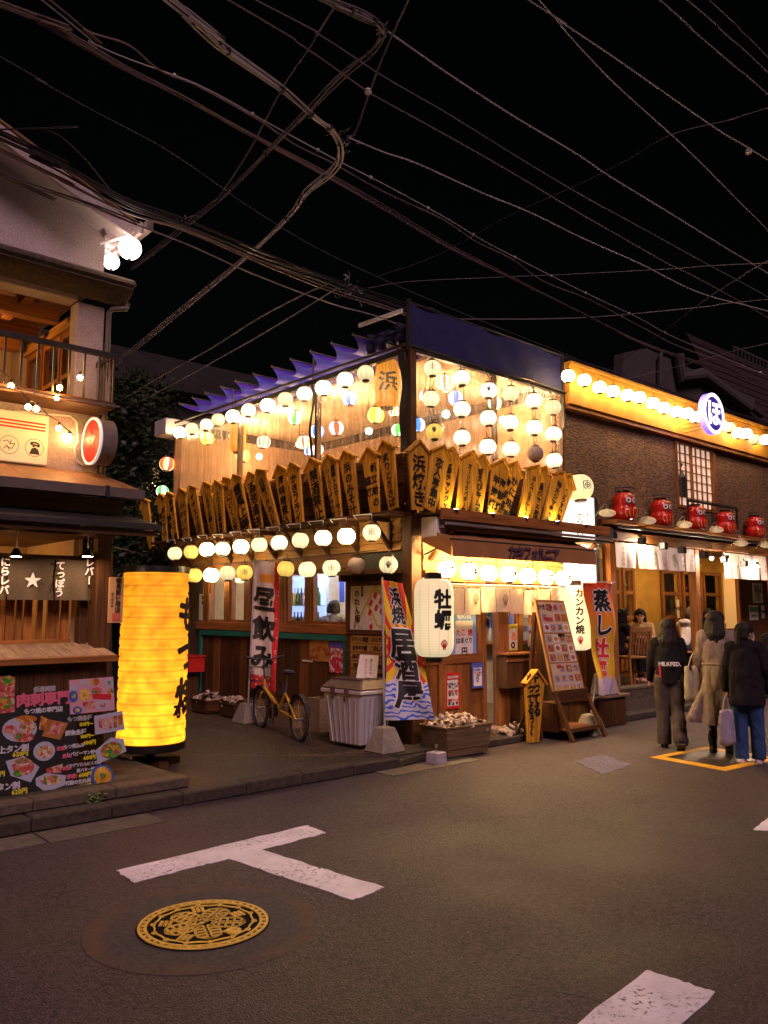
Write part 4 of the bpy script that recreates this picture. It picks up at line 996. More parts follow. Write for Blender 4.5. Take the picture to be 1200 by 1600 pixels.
# gable wall above the hood, rake board and eave
zg = 5.62
S_('gable_wall', MB().prism([(X0,5.02),(LX-.02,5.02),(LX-.02,5.62),(2.55,5.92),(X0,7.9)], (0,LY+.14,0), (1,0,0), (0,0,1), .14), M_plas, w=True)
rk0 = V((LX+.10,0,5.47)); rk1 = V((X0,0,7.28)); rd = (rk1-rk0).normalized()
def rake(y, off, w, h, mat, nm):
    n = V((-rd.z,0,rd.x)); n = n if n.z > 0 else -n
    a = rk0+n*off; b = rk1+n*off
    S_(nm, MB().beam((a.x,y,a.z),(b.x,y,b.z),w,h,(0,0,1)), mat, w=True, bev=.006)
rake(LY-.42, .0, .04, .15, M_plas, 'rake_board'); rake(LY-.30,.10,.30,.03,M_tin,'roof_edge')
rake(LY-.16, .02, .50, .02, M_white, 'soffit'); rake(LY+.75,.15,2.2,.05,M_iron,'roof')
S_('eave_board', MB().box(LX+.16,LY-.42,5.47,LX+.20,13.0,5.60), M_plas, w=True, bev=.006); S_('eave_soffit', MB().box(LX,LY-.3,5.52,LX+.16,13.0,5.54), M_white, w=True)
S_('eave_gutter', MB().box(LX+.20,LY-.5,5.50,LX+.28,13.0,5.60), M_steel, w=True, bev=.01)
S_('rake_bracket', MB().prism([(LX-.05,5.50),(LX+.12,5.50),(LX-.08,5.74),(LX-.3,5.86)], (0,LY-.02,0), (1,0,0), (0,0,1), .10), M_plas, w=True)
S_('wall', MB().box(LX-.12,LY+.15,5.02,LX,13.0,5.55).box(LX-.12,LY+1.9,3.6,LX,13.0,5.02), M_plas, w=True)
# gallery interior: inner wall at an angle with windows, beams, ceiling
S_('gallery_ceiling', MB().box(X0,LY+.2,4.90,LX-.12,LY+2.6,4.93), W_dark['x'], w=True)
S_('gallery_wall', MB().box(X0,LY+2.6,3.66,LX-.12,LY+2.66,4.9), M_inner, w=True)
for k in range(3): S_('gallery_beam', MB().beam((X0,LY+.5+.62*k,4.72),(LX-.3,LY+.5+.62*k,4.72),.14,.16), W_mid['x'], w=True, bev=.006)
for k in range(3): S_('gallery_beam', MB().beam((1.25+.65*k,LY+.2,4.80),(1.25+.65*k,LY+2.6,4.80),.10,.12), W_mid['y'], w=True, bev=.006)
# side wall of the gallery along the lane with glazed windows
for k in range(3):
    y0 = LY+.22+.56*k; y1 = y0+.52
    wf = S_('window', MB().box(LX-.16,y0,3.7,LX-.10,y0+.04,4.62).box(LX-.16,y1-.04,3.7,LX-.10,y1,4.62).box(LX-.16,y0+.04,4.56,LX-.10,y1-.04,4.62).box(LX-.16,y0+.04,4.10,LX-.10,y1-.04,4.15).box(LX-.16,y0+.04,3.7,LX-.10,y1-.04,3.76), W_mid['z'], w=True)
    S_('pane', MB().box(LX-.134,y0+.041,3.761,LX-.128,y1-.041,4.559), M_glass, wf, w=True)
S_('gallery_beam', MB().box(LX-.2,LY+.2,4.63,LX-.06,LY+1.9,4.74), W_lite['y'], w=True, bev=.006)
# railing: balusters on the gallery edge, string-light rack below
S_('hand_rail', MB().box(X0,LY-.44,4.10,LX-.02,LY-.39,4.15), M_iron, w=True); S_('hand_rail', MB().box(LX-.07,LY-.39,4.10,LX-.02,LY+.0,4.15), M_iron, w=True)
for i in range(30):
    x = LX-.045-.145*i; S_('baluster', MB().box(x-.009,LY-.425,3.66,x+.009,LY-.407,4.10), M_iron, w=True)
for i in range(5): S_('baluster', MB().box(LX-.054,LY-.34+.075*i,3.66,LX-.036,LY-.322+.075*i,4.10), M_steel, w=True)
for k, y in enumerate((LY-.52,LY-.60)): S_('rack_rail', MB().tube([(X0,y,3.60-.02*k),(LX-.05,y,3.60-.02*k)],.010,6), M_steel, w=True)
for i in range(5): S_('rack_bracket', MB().tube([(LX-.1-.6*i,LY-.40,3.62),(LX-.25-.6*i,LY-.62,3.57)],.008,5), M_steel, w=True)
for y in (LY+.05,): S_('far_rail', MB().box(LX+.1,LY+.4,3.4,LX+.12,LY+.42,4.2).box(LX+.1,LY+.55,3.4,LX+.12,LY+.57,4.2).box(LX+.1,LY+.7,3.4,LX+.12,LY+.72,4.2).box(LX,LY+.38,4.18,LX+.14,LY+.74,4.2).box(LX,LY+.38,3.4,LX+.14,LY+.74,3.42), M_iron, w=True)
# warm lamps inside the gallery and stall
L_warm = lamp('warm_bulb', (1.,.46,.12), 170.); L_spot = lamp('spot_lens', (1.,.62,.42), 65.)
for i, (x, y, z) in enumerate(((2.2,LY+1.2,4.45),(1.2,LY+1.0,4.45))):
    t = Thing('gallery_pendant', 'warm pendant bulb inside the upper gallery, %s from the lane' % ORD[i], 'lamp', (x,y,z))
    t.part('cord', MB().tube([(0,0,.0),(0,0,.28)],.004,5), M_iron); t.part('bulb', MB().ball((0,0,-.04),.035,10,6), L_warm, smooth=True)
for i, (u, v) in enumerate(((25,869),(137,869))):
    p = py(u, v, 7.42)
    t = Thing('spot_lamp', 'small black spot lamp over the stall noren, %s' % ('left of the star' if i == 0 else 'right of the star'), 'lamp', p, group='spot lamps over the stall')
    t.part('stem', MB().tube([(0,0,.03),(0,0,.33)],.006,6), M_iron); t.part('shade', MB().lathe([(.02,.07),(.045,.02),(.052,-.005)], 14, caps=False), M_iron, smooth=True); t.part('lens', MB().lathe([(0,-.002),(.046,-.004)], 14, caps=False), L_spot)
t = Thing('pendant_cluster', 'hidden pendant bulb inside the stall lighting the slats from behind', 'lamp', (1.9,8.7,2.1)); t.part('cord', MB().tube([(0,0,0),(0,0,.24)],.004,5), M_iron); t.part('bulb', MB().ball((0,0,-.04),.04,10,6), L_warm, smooth=True)
# string of bare bulbs on the wall
SB = [(17,603),(89,621),(125,590),(44,636),(57,639),(92,669),(108,682),(93,606)]
for i, (u, v) in enumerate(SB):
    Y = (LY-.50, LY-.50, LY-.48, LY-.66, LY-.66, LY-.30, LY-.05, LY-.47)[i]; p = py(u, v, Y)
    L_b = MATS.get('string_bulb') or lamp('string_bulb', (1.,.50,.16), 55.)
    t = Thing('string_bulb', ('bare bulb before the railing at the left edge','bare bulb low on the gallery railing','bare bulb at the right end of the railing','left bulb of the pair above the white sign','right bulb of the pair above the white sign','bare bulb hanging free on the sagging cord','bare bulb glowing behind the red disc sign','small bulb between the balusters')[i], 'lamp', p, group='string of bare bulbs on the grill shop')
    t.part('glass', MB().ball((0,0,0),.026,10,6), L_b, smooth=True); t.part('socket', MB().lathe([(.014,.02),(.014,.06),(0,.06)], 8), M_iron)
def P3(i): Y = (LY-.50, LY-.50, LY-.48, LY-.66, LY-.66, LY-.30, LY-.12)[i]; return py(*SB[i], Y)+V((0,0,.06))
solo('string_wire', MB().tube([py(-20,560,LY-.5),P3(0),P3(3),P3(4),py(74,648,LY-.5),P3(5),py(115,680,LY-.2),P3(6)],.006,5), M_cabled, 'dark cord looping between the bare bulbs above the white sign', 'cord')
S_('conduit', MB().tube([py(u, v, LY-.03) for u, v in ((20,642),(110,650),(120,660),(122,690),(116,700),(118,718),(128,726),(140,723))], .009, 6), M_white, w=True, smooth=True)
# white sign with red stripes, characters and two round emblems
a = py(-40,640,LY-.06); b = py(77,651,LY-.06); c = py(75,727,LY-.06); x1 = b.x; zt, zb = b.z, c.z
sg = Thing('menu_sign', 'white backlit wall sign with three red stripes and two round animal emblems', 'sign', ((x1-.5), LY-.05, zb))
L_sg = P('sign_face', (.72,.60,.42), .6, 0, (1.,.62,.32), .09)
sg.part('panel', MB().box(x1-1.9,LY-.06,zb,x1,LY-.002,zt), L_sg, w=True, bev=.004)
h = zt-zb
for k in range(3): sg.part('stripe', MB().box(x1-1.9,LY-.064,zt-h*(.20+.065*k),x1-.03,LY-.0605,zt-h*(.20+.065*k)+h*.035), M_red, w=True)
for k, cx in enumerate((x1-.125, x1-.355)):
    f = flat((cx,LY-.061,zb+h*.32),*XF,.002); r = .085
    circ = [(cos(t*pi/12)*r, sin(t*pi/12)*r) for t in range(25)]
    mb = strokes(MB(), [circ], f, .005)
    if k == 0:
        mb.add([f(x*r, y*r) for x, y in ((-.55,-.75),(.6,-.75),(.45,-.2),(.1,.05),(-.3,-.1))], [(0,1,2,3,4)])
        strokes(mb, [[(-.45*r,.5*r),(.0,.62*r),(.45*r,.5*r),(.5*r,.15*r),(.2*r,.3*r),(-.2*r,.3*r),(-.45*r,.5*r)],[(-.1*r,.3*r),(-.1*r,.05*r)]], f, .018)
    else: strokes(mb, [[(-.7*r,.3*r),(-.2*r,.5*r),(.1*r,.1*r),(.6*r,.2*r),(.3*r,-.4*r),(-.3*r,-.2*r),(-.6*r,-.5*r)],[(-.3*r,0),(.1*r,-.6*r)],[(.1*r,.1*r),(.2*r,.6*r)]], f, .007)
    sg.part('emblem', mb, M_ink, w=True)
mb = MB(); glyphs(mb, lay('煮込', .20, .01, True, 1.0), flat((x1-.60,LY-.061,zb+h*.33),*XF,.002), 0, .004); glyphs(mb, lay('串焼', .20, .01, True, 1.0), flat((x1-.84,LY-.061,zb+h*.33),*XF,.002), 0, .004)
sg.part('lettering', mb, M_ink, w=True)
# red disc sign standing off the wall, star on its face
cc = py(156,691,LY-.32); R = .225
ds = Thing('disc_sign', 'round red drum sign with a small star on the grill shop corner', 'sign', cc)
ds.part('drum', MB().lathe([(R,-.085),(R,.085)], 40, axis=0), M_steel, smooth=True)
ds.part('white_rim', MB().lathe([(R*.93,-.087),(R*1.03,-.092),(R*1.03,-.065)], 40, axis=0, caps=False), lamp('sign_rim_light', (1.,.8,.8), .15))
L_disc = P('red_sign_face', (.45,.002,.004), .6, 0, (1.,.001,.008), .13)
ds.part('face', MB().lathe([(0,-.0865),(R*.94,-.0865)], 40, axis=0, caps=False), L_disc); ds.part('face', MB().lathe([(R*.94,.0865),(0,.0865)], 40, axis=0, caps=False), L_disc)
st = [((.115 if k % 2 == 0 else .048)*sin(k*pi/5), (.115 if k % 2 == 0 else .048)*cos(k*pi/5)) for k in range(11)]
mb = strokes(MB(), [st, [(x*.45, y*.45) for x, y in st]], flat(cc+V((-.088,0,0)), *YF, .003), .014); ds.part('star', mb, P('star_dark', (.03,.01,.02), .4), w=True)
ds.part('bracket', MB().tube([(0,.15,.0),(0,.34,.0)],.014,6).box(-.02,.30,-.12,.05,.325,.12), M_steel)
# two white globe lamps at the eave
for i, (u, v, r, Y) in enumerate(((203,388,18.5,LY-.42),(174,409,13,LY+.25))):
    p = py(u, v, Y); r *= mpp(p)
    t = Thing('globe_lamp', ('larger white globe lamp under the gutter end of the grill shop','smaller white globe lamp tucked behind the wall corner')[i], 'lamp', p, group='globe lamps at the grill shop eave')
    t.part('globe', MB().ball((0,0,0),r,20,14), MATS.get('globe_glass') or lamp('globe_glass', (1.,.70,.60), 3.2), smooth=True)
    t.part('finial', MB().lathe([(0,-r-.02),(.016,-r-.012),(.02,-r+.004)], 10), M_steel); t.part('arm', MB().tube([(0,.01,r-.01),(-.02,.05,r+.03),(-.25,.15,r*.2)] if i == 0 else [(0,0,r),(-.1,0,r+.06)],.016,8), M_white)
# noren over the stall: four dark cloth panels with white marks
M_cloth = M('olive_brown_cloth', (.11,.08,.045), (.08,.06,.035), .95, ns=60, bump=.2, stain=.2)
nr = Thing('stall_noren', 'dark olive noren curtain with white star and hiragana over the grill counter', 'curtain', (1.9,7.72,1.72))
def cl(x0, x1):
    def fn(u, v, k=0):
        x = x0+(x1-x0)*u; sag = .035*sin(pi*u); return V((x+.008*sin(v*6+x*3), 7.72-.03*(1-v)*sin(u*pi*3+x0*7)-.02*sin(u*pi)-k, 1.735+(.385-sag*.25)*v))
    return fn
pxs = [-.9,-.2,.55,1.25,1.98-.0,2.40,2.87]
edges = [py(u,900,7.72).x for u in (-420,-260,-95,11,84,146)]
for a, b in zip(edges, edges[1:]): nr.part('cloth_panel', MB().sheet(cl(a+.012, b-.004), 16, 8, .004), M_cloth, w=True, smooth=True)
M_wl = P('white_dye', (.85,.80,.74), .9)
def on_cloth(u, v, s, size, vert=True):
    p = py(u, v, 7.68); return glyphs(MB(), lay(s, size, .01, vert, .98), flat((p.x,7.672,p.z),*XF,.002), 0, size*.03)
nr.part('lettering', on_cloth(7,900,'にらレバ',.085), M_wl, w=True); nr.part('lettering', on_cloth(93,905,'てっぽう',.085), M_wl, w=True)
nr.part('lettering', on_cloth(139,893,'レバー',.085), M_wl, w=True); nr.part('star', on_cloth(51,907,'★',.14), M_wl, w=True)
# charcoal sign on the corner post
p0 = py(184,902,7.585); p1 = py(184,973,7.585)
cs = Thing('charcoal_sign', 'narrow tan board with vertical characters nailed to the stall corner post', 'sign', (p0.x,7.58,p1.z))
cs.part('board', MB().box(p0.x-.085,7.565,p1.z,p0.x+.055,7.59,p0.z), P('tan_board',(.55,.30,.13),.7), w=True)
hh = (p0.z-p1.z); mb = glyphs(MB(), lay('備長炭使用店', hh*.125, .01, True, 1.03), flat((p0.x,7.564,p1.z+hh*.60),*XF,.002), 0, .001)
cs.part('lettering', mb, M_ink, w=True); cs.part('lettering', glyphs(MB(), lay('紀州備長炭', hh*.06, .01, True, 1.1), flat((p0.x-.055,7.564,p1.z+hh*.5),*XF,.002)), M_ink, w=True)
cs.part('seal', MB().box(p0.x-.05,7.561,p1.z+.02,p0.x+.03,7.5645,p1.z+.09), P('seal_red',(.5,.10,.05),.7), w=True)
# the giant yellow lantern on its stand
PL = V((3.80,7.80,.0)); R = .335; z0, z1 = .34, 2.02
L_yl = paper('giant_lantern_paper', (1.,.37,.014), .58, 0, .105, low=.45, half=1.5, blot=.45)
gl = Thing('giant_lantern', 'giant glowing yellow paper lantern with black characters standing at the lane corner', 'lantern', (PL.x,PL.y,.1))
pr = []; n = 96
for k in range(n+1):
    s = k/n; rr = R*(1-.03*s+.02*sin(s*pi)); ph = (s*16) % 1.0; pr.append((rr-.010*abs(2*ph-1)**6, z0-.1+(z1-z0)*s))
gl.part('paper', MB().lathe(pr, 48, caps=False), L_yl, smooth=True)
gl.part('bottom_ring', MB().lathe([(0,z0-.18),(R*.93,z0-.18),(R*1.005,z0-.17),(R*1.01,z0-.10),(R*.97,z0-.095)], 48), M_black)
gl.part('top_ring', MB().lathe([(R*.96,z1-.105),(R*1.0,z1-.10),(R*.99,z1-.04),(0,z1-.04)], 48), M_black)
gl.part('stand', MB().box(-.30,-.05,0,.30,.05,.07).box(-.05,-.30,0,.05,.30,.0699).lathe([(.05,.07),(.05,.12)], 14), W_dark['x'])
az = atan2(-PL.y,-PL.x)+1.22
gl.part('lettering', glyphs(MB(), lay('もつ焼', .36, .01, True, 1.12), lambda x, y, k=0: V(((R+.012+k)*cos(az+x/R), (R+.012+k)*sin(az+x/R), 1.09+y)), .04, .012), P('lantern_ink', (.03,.008,.004), .7))
gl.part('lettering', glyphs(MB(), lay('ホッピー', .17, .01, pitch=.85), lambda x, y, k=0: V(((R+.012+k)*cos(az+.25+x/R), (R+.012+k)*sin(az+.25+x/R), .56+y)), .03, .006), MATS['lantern_ink'])
# leaning black menu board with food photographs
mbx0, mbx1 = 1.05, 3.02
MBo = V((mbx0,6.93,.20)); up = V((0,.17,.98)).normalized(); RTx = V((1,0,0)); BH = .80; BW = mbx1-mbx0
bd = Thing('menu_board', 'black leaning menu board crowded with food photographs and yellow prices', 'sign', (2.0,6.95,.2))
bd.part('board', MB().prism([(0,0),(BW-.28,0),(BW-.28,BH-.02),(0,BH-.02)], MBo, RTx, up, -.03), P('board_black',(.012,.011,.010),.45), w=True)
nb = RTx.cross(up)
def bpos(u, v):                                      # photo px on the board plane -> board (x, y)
    d = ray(u, v); n = up.cross(RTx); t = (MBo-EYEP).dot(n)/d.dot(n); q = EYEP+d*t-MBo; return q.dot(RTx), q.dot(up)
def bf(x, y, k=0): return MBo+RTx*x+up*y+nb*(.003+k)
def crop6(a, b): return bpos(a*220/1200, 1040+b*240/1309)
def foodmat(name, cols, sc_=9.):
    m, N, L, B = nodes(name); tc = N.new('ShaderNodeTexCoord'); v = N.new('ShaderNodeTexVoronoi'); v.inputs['Scale'].default_value = sc_*4
    mp = N.new('ShaderNodeMapping'); L.new(tc.outputs['Object'], mp.inputs[0]); oi = N.new('ShaderNodeObjectInfo'); L.new(mth(N, L, 'MULTIPLY', oi.outputs['Random'], 50.), mp.inputs['Location'])
    L.new(mp.outputs[0], v.inputs['Vector']); sp = N.new('ShaderNodeSeparateColor'); L.new(v.outputs['Color'], sp.inputs[0])
    cr = N.new('ShaderNodeValToRGB'); cr.color_ramp.interpolation = 'CONSTANT'; e = cr.color_ramp.elements; e[0].color = (*cols[0],1); e[1].position = 1/len(cols); e[1].color = (*cols[1],1)
    for i in range(2, len(cols)): x = e.new(i/len(cols)); x.color = (*cols[i], 1)
    L.new(sp.outputs[0], cr.inputs[0]); n2 = noi(N, L, mp.outputs[0], sc_*9, 3)
    L.new(mixc(N, L, rng(N, L, n2, .3, .7, 0, .55), cr.outputs[0], (.05,.02,.01)), B.inputs['Base Color']); B.inputs['Roughness'].default_value = .35; return m
F_meat = foodmat('photo_meat', [(.55,.10,.08),(.62,.25,.18),(.70,.42,.30),(.45,.05,.05)]); F_fry = foodmat('photo_fried', [(.62,.26,.04),(.50,.15,.02),(.75,.40,.10),(.35,.10,.02)])
F_veg = foodmat('photo_greens', [(.05,.25,.03),(.10,.35,.05),(.55,.06,.04),(.60,.35,.05)]); F_egg = foodmat('photo_egg', [(.80,.42,.03),(.72,.34,.02),(.85,.55,.10)], 6)
F_mix = foodmat('photo_mixed', [(.60,.22,.10),(.65,.45,.15),(.12,.22,.05),(.62,.12,.10),(.70,.60,.50)]); F_blue = P('photo_blue',(.03,.10,.35),.4); F_dish = P('photo_dish',(.36,.36,.44),.4); F_wood = P('photo_tray',(.35,.13,.02),.5); F_pink = P('photo_tablecloth',(.50,.25,.28),.5)
def shape(pts, mat, k=0., nm='food_photo'):
    q = [crop6(*p) for p in pts]; bd.part(nm, MB().add([bf(x, y, k) for x, y in q], [tuple(range(len(q)-1, -1, -1))] if False else [tuple(range(len(q)))]), mat, w=True)
def ell(cx, cy_, rx, ry, rot=0, n=18): return [(cx+rx*cos(t)*cos(rot)-ry*sin(t)*sin(rot), cy_+rx*cos(t)*sin(rot)+ry*sin(t)*cos(rot)) for t in [2*pi*i/n for i in range(n)]]
bd.part('photo_panel', MB().prism([crop6(*p) for p in ((595,418),(975,380),(960,95),(585,125))], bf(0,0)-nb*.004, RTx, up, .012), F_pink, w=True)
for e, m in ((ell(715,250,48,52),F_egg),(ell(625,190,35,30),F_dish),(ell(720,150,50,28),F_dish),(ell(805,140,38,30),F_fry),(ell(925,150,35,40),F_dish),(ell(820,215,45,30),F_mix),(ell(620,265,38,50),F_blue),(ell(935,230,30,35),F_mix),(ell(655,380,40,32),F_blue)):
    shape(e, m, .010)
for e, m in ((ell(715,250,14,14),F_veg),(ell(720,150,22,14),F_meat),(ell(622,262,18,24),F_mix),(ell(655,380,20,16),F_egg),(ell(925,150,16,20),F_veg)): shape(e, m, .0115)
shape([(700,315),(795,300),(805,360),(705,372)], F_meat, .010); shape([(815,305),(915,298),(915,362),(820,370)], F_dish, .010); shape(ell(868,335,28,20), F_meat, .0115)
shape([(775,240),(945,245),(940,290),(790,285)], P('photo_red',(.5,.02,.02),.4), .0105)
shape([(0,90),(125,100),(125,395),(0,410)], F_meat, .001); shape(ell(70,130,60,45), F_veg, .002); shape(ell(40,320,60,55), F_veg, .002)
bd.part('photo_panel', MB().prism([crop6(*p) for p in ((810,590),(1060,545),(1040,385),(800,430))], bf(0,0)-nb*.004, RTx, up, .008), F_dish, w=True)
for k in range(5): shape([(835+42*k,455-8*k),(870+42*k,448-8*k),(868+42*k,550-8*k),(840+42*k,556-8*k)], F_meat if k < 3 else F_fry, .006)
bd.part('photo_panel', MB().prism([crop6(*p) for p in ((830,840),(1075,730),(1050,625),(945,612),(812,725))], bf(0,0)-nb*.004, RTx, up, .008), F_dish, w=True); shape(ell(945,720,95,68,-.35), F_veg, .006)
bd.part('photo_panel', MB().prism([crop6(*p) for p in ell(870,942,98,100)], bf(0,0)-nb*.004, RTx, up, .008), F_blue, w=True); shape(ell(872,942,76,82), F_egg, .006); shape(ell(872,942,26,28), F_veg, .007)
shape(ell(165,545,150,105,-.1), F_dish, .0005); shape(ell(225,455,90,32), F_fry, .002); shape(ell(85,545,60,40), F_meat, .002); shape(ell(200,605,90,48), F_meat, .002); shape(ell(230,520,70,40), F_mix, .003); shape(ell(160,600,30,30), F_veg, .0035)
shape([(330,545),(345,425),(440,470),(420,560)], F_fry, .002); shape([(355,600),(420,460),(580,490),(510,632)], F_wood, .002); shape([(400,585),(455,480),(545,500),(490,600)], F_meat, .003)
shape(ell(375,730,95,82,-.3), F_dish, .002); shape(ell(380,735,70,55,-.3), F_mix, .003)
shape([(45,815),(200,770),(335,865),(260,995),(90,940)], F_dish, .002); shape(ell(195,860,95,75), F_meat, .003); shape(ell(190,820,60,35), F_mix, .004); shape(ell(150,920,40,30), F_veg, .004)
shape([(300,960),(390,915),(560,935),(550,1020),(390,1080),(305,1020)], F_dish, .002); shape(ell(430,975,90,42,-.1), F_mix, .003); shape([(390,880),(535,835),(520,915),(400,915)], F_meat, .0025)
def btxt(a, b, s, hpx, mat, bold=.05, rot=-.12):
    x, y = crop6(a, b); x2, y2 = crop6(a+100, b); sz = hpx*.00102
    c_, s_ = cos(-rot*.0), sin(-rot*.0)
    bd.part('lettering', glyphs(MB(), lay(s, sz, .008), lambda X, Y, k=0: bf(x+X, y+Y, k+.001), 0, sz*bold), mat, w=True)
T_w = P('print_white2',(.46,.45,.46),.5); T_p = P('print_rose',(.55,.10,.16),.5); T_y = P('print_price',(.62,.55,.02),.5); T_g = P('print_grey',(.32,.31,.31),.5)
btxt(378,200,'低温調理',44,T_g); btxt(373,285,'肉刺専門',108,T_p,.05); btxt(372,380,'もつ焼の専門店',44,T_w)
btxt(680,450,'もつ焼各種',42,T_g); btxt(735,498,'150円〜',34,T_y); btxt(645,570,'鮮魚各種',44,T_w); btxt(745,600,'180円〜',34,T_y)
btxt(520,705,'定番!',34,T_p); btxt(630,685,'もつ煮込み',34,T_w); btxt(760,655,'400円',40,T_y); btxt(570,770,'黒毛!',34,T_p); btxt(705,745,'レバピーマン炒め',34,T_w); btxt(762,782,'680円',38,T_y)
btxt(570,875,'新鮮!',32,T_p); btxt(710,840,'イカゲソにんにくの芽',30,T_w); btxt(745,885,'豚バター炒め',30,T_w); btxt(610,945,'季節!',38,T_p); btxt(725,928,'600円',40,T_y); btxt(665,990,'究極のたれ丼',36,T_w); btxt(725,1028,'600円',38,T_y)
btxt(115,710,'上タン刺',58,T_w); btxt(172,752,'620円',44,T_y); btxt(70,1030,'タン刺',58,T_w); btxt(165,1072,'620円',44,T_y); btxt(18,922,'円',40,T_y)
# small potted plant behind the board and a bottle hung on the boards
# ------------------------------------------------------------------ restaurant on the right: ochre fascia, dark plaster storey, open terrace
RX = 10.45
res = Thing('terrace_restaurant', 'long dark plaster restaurant with an ochre fascia and an open ground floor terrace', 'building', (RX, CY, 0))
R_ = res.part
XR = 24.0
M_och = M('ochre_fascia', (.62,.30,.02), (.48,.21,.015), .8, ns=5, bump=.1, stain=.35, vary=.05)
M_reed = M('rough_dark_plaster', (.26,.14,.055), (.07,.036,.016), .9, ns=17, scale=(.7,.7,4), contrast=(.42,.58), bd=.03, bump=1., stain=.4, vary=.1)
M_yw = M('terrace_yellow_wall', (.70,.40,.06), (.55,.30,.04), .8, ns=5, bump=.05, stain=.3)
def z_at(u, v, Y): return py(u, v, Y).z
zft = z_at(877,565,6.92); zfb = z_at(877,626,6.92)
R_('fascia', MB().box(9.80,6.92,zfb,XR,7.06,zft), M_och, w=True, bev=.006)
R_('fascia_cap', MB().box(9.80,6.88,zft+.001,XR,7.2,zft+.05), M_och, w=True, bev=.005)
R_('string_course', MB().box(9.80,6.95,zfb-.07,XR,7.10,zfb-.002), W_mid['x'], w=True, bev=.006)
WX0, WX1 = py(1057,700,CY).x, py(1113,700,CY).x; wz0, wz1 = py(1060,788,CY).z, py(1060,692,CY).z
for i in range(12):                                  # plaster panels with narrow joints, broken by the window
    xa = 9.82+i*1.12; xb = min(xa+1.11, XR)
    for a, b in ([(xa, min(xb, WX0-.06)), (max(xa, WX1+.06), xb)] if not (xb < WX0-.06 or xa > WX1+.06) else [(xa, xb)]):
        if b-a > .02: R_('plaster_panel', MB().box(a,CY+random.uniform(0,.01),3.02,b,CY+.12,zfb-.07), M_reed, w=True)
R_('plaster_panel', MB().box(WX0-.06,CY+.002,wz1+.05,WX1+.06,CY+.12,zfb-.07), M_reed, w=True); R_('plaster_panel', MB().box(WX0-.06,CY+.002,3.02,WX1+.06,CY+.12,wz0-.05), M_reed, w=True)
wf = R_('window', MB().box(WX0-.06,CY-.02,wz0-.05,WX0,CY+.1,wz1+.05).box(WX1,CY-.02,wz0-.05,WX1+.06,CY+.1,wz1+.05).box(WX0,CY-.02,wz1,WX1,CY+.1,wz1+.05).box(WX0,CY-.02,wz0-.05,WX1,CY+.1,wz0), W_mid['z'], w=True)
L_shoji = P('lit_shoji', (.7,.6,.5), .8, 0, (1.,.66,.42), .22)
R_('paper_screen', MB().box(WX0,CY+.06,wz0,WX1,CY+.065,wz1), L_shoji, wf, w=True)
for k in range(8): 
    if k in (0,7): continue
    x = WX0+(WX1-WX0)*k/7; R_('glazing_bar', MB().box(x-.008,CY+.03,wz0,x+.008,CY+.058,wz1) if k != 3 else MB().box(x-.03,CY+.02,wz0,x+.03,CY+.058,wz1), W_mid['z'], wf, w=True)
for k in range(1,7):
    z = wz0+(wz1-wz0)*k/7; R_('glazing_bar', MB().box(WX0,CY+.032,z-.007,WX1,CY+.056,z+.007), W_mid['x'], wf, w=True)
def figure2d(x, z, h):                                # fabric cut-outs hung inside the lit window
    return MB().lathe([(0,z-h*.5),(h*.20,z-h*.5),(h*.22,z-.0),(h*.10,z+h*.22),(h*.14,z+h*.36),(0,z+h*.5)], 12, (x,CY+.14,0))
L_sh = lamp('window_back_light', (1.,.75,.5), 1.5)
R_('display_gown', figure2d(WX0+.25,wz0+.5,.7), M_iron, wf, w=True)
R_('balcony_rail', MB().box(WX0-.25,CY-.30,3.46,WX1+.25,CY-.27,3.50).box(WX0-.25,CY-.30,3.10,WX0-.22,CY-.27,3.46).box(WX1+.22,CY-.30,3.10,WX1+.25,CY-.27,3.46).box(WX0+.6,CY-.29,3.10,WX0+.62,CY-.275,3.46), M_iron, w=True)
# shelf for the round dolls, beam and posts below
R_('shelf_beam', MB().box(10.62,6.72,2.93,XR,6.99,2.99), W_mid['x'], w=True, bev=.006); R_('beam', MB().box(10.62,6.80,2.68,XR,6.95,2.82), W_mid['x'], w=True, bev=.006)
R_('rail_pipe', MB().tube([(10.62,6.70,2.87),(XR,6.70,2.87)],.018,8), M_iron, w=True)
R_('upper_infill', MB().box(10.62,6.99,2.82,XR,7.04,3.02), W_dark['x'], w=True)
R_('post', MB().box(10.62,6.86,.42,10.78,7.0,2.68), W_mid['z'], w=True, bev=.008)
px1 = py(1089,1000,6.94).x; 
for xx in (px1, px1+3.1): R_('post', MB().box(xx-.07,6.87,.42,xx+.07,7.01,2.68), W_mid['z'], w=True, bev=.008)
R_('brace', MB().beam((10.76,6.93,2.35),(11.05,6.93,2.68),.06,.07,(0,1,0)), W_mid['x'], w=True)
R_('plinth_wall', MB().box(10.75,6.98,.09,XR,7.12,.42), M_conc, w=True, bev=.012); R_('plinth_step', MB().box(10.75,6.92,.0,XR,6.98,.11), M_kerb, w=True, bev=.01)
for i in range(14): R_('coping', MB().box(10.77+.95*i,6.965,.421,10.77+.95*i+.94,7.16,.47), M_conc, w=True, bev=.008)
R_('terrace_floor', MB().box(10.75,7.16,.38,XR,11.0,.42), W_dark['x'], w=True)
R_('terrace_ceiling', MB().box(10.5,7.05,2.86,XR,11.0,2.9), M_inner, w=True)
YB = 9.1
R_('side_wall', MB().box(10.46,7.05,.1,10.60,YB,3.0), W_dark['z'], w=True)
_cuts = [(943,968),(972,990),(1033,1062),(1066,1096),(1098,1126)]; _x = 10.6
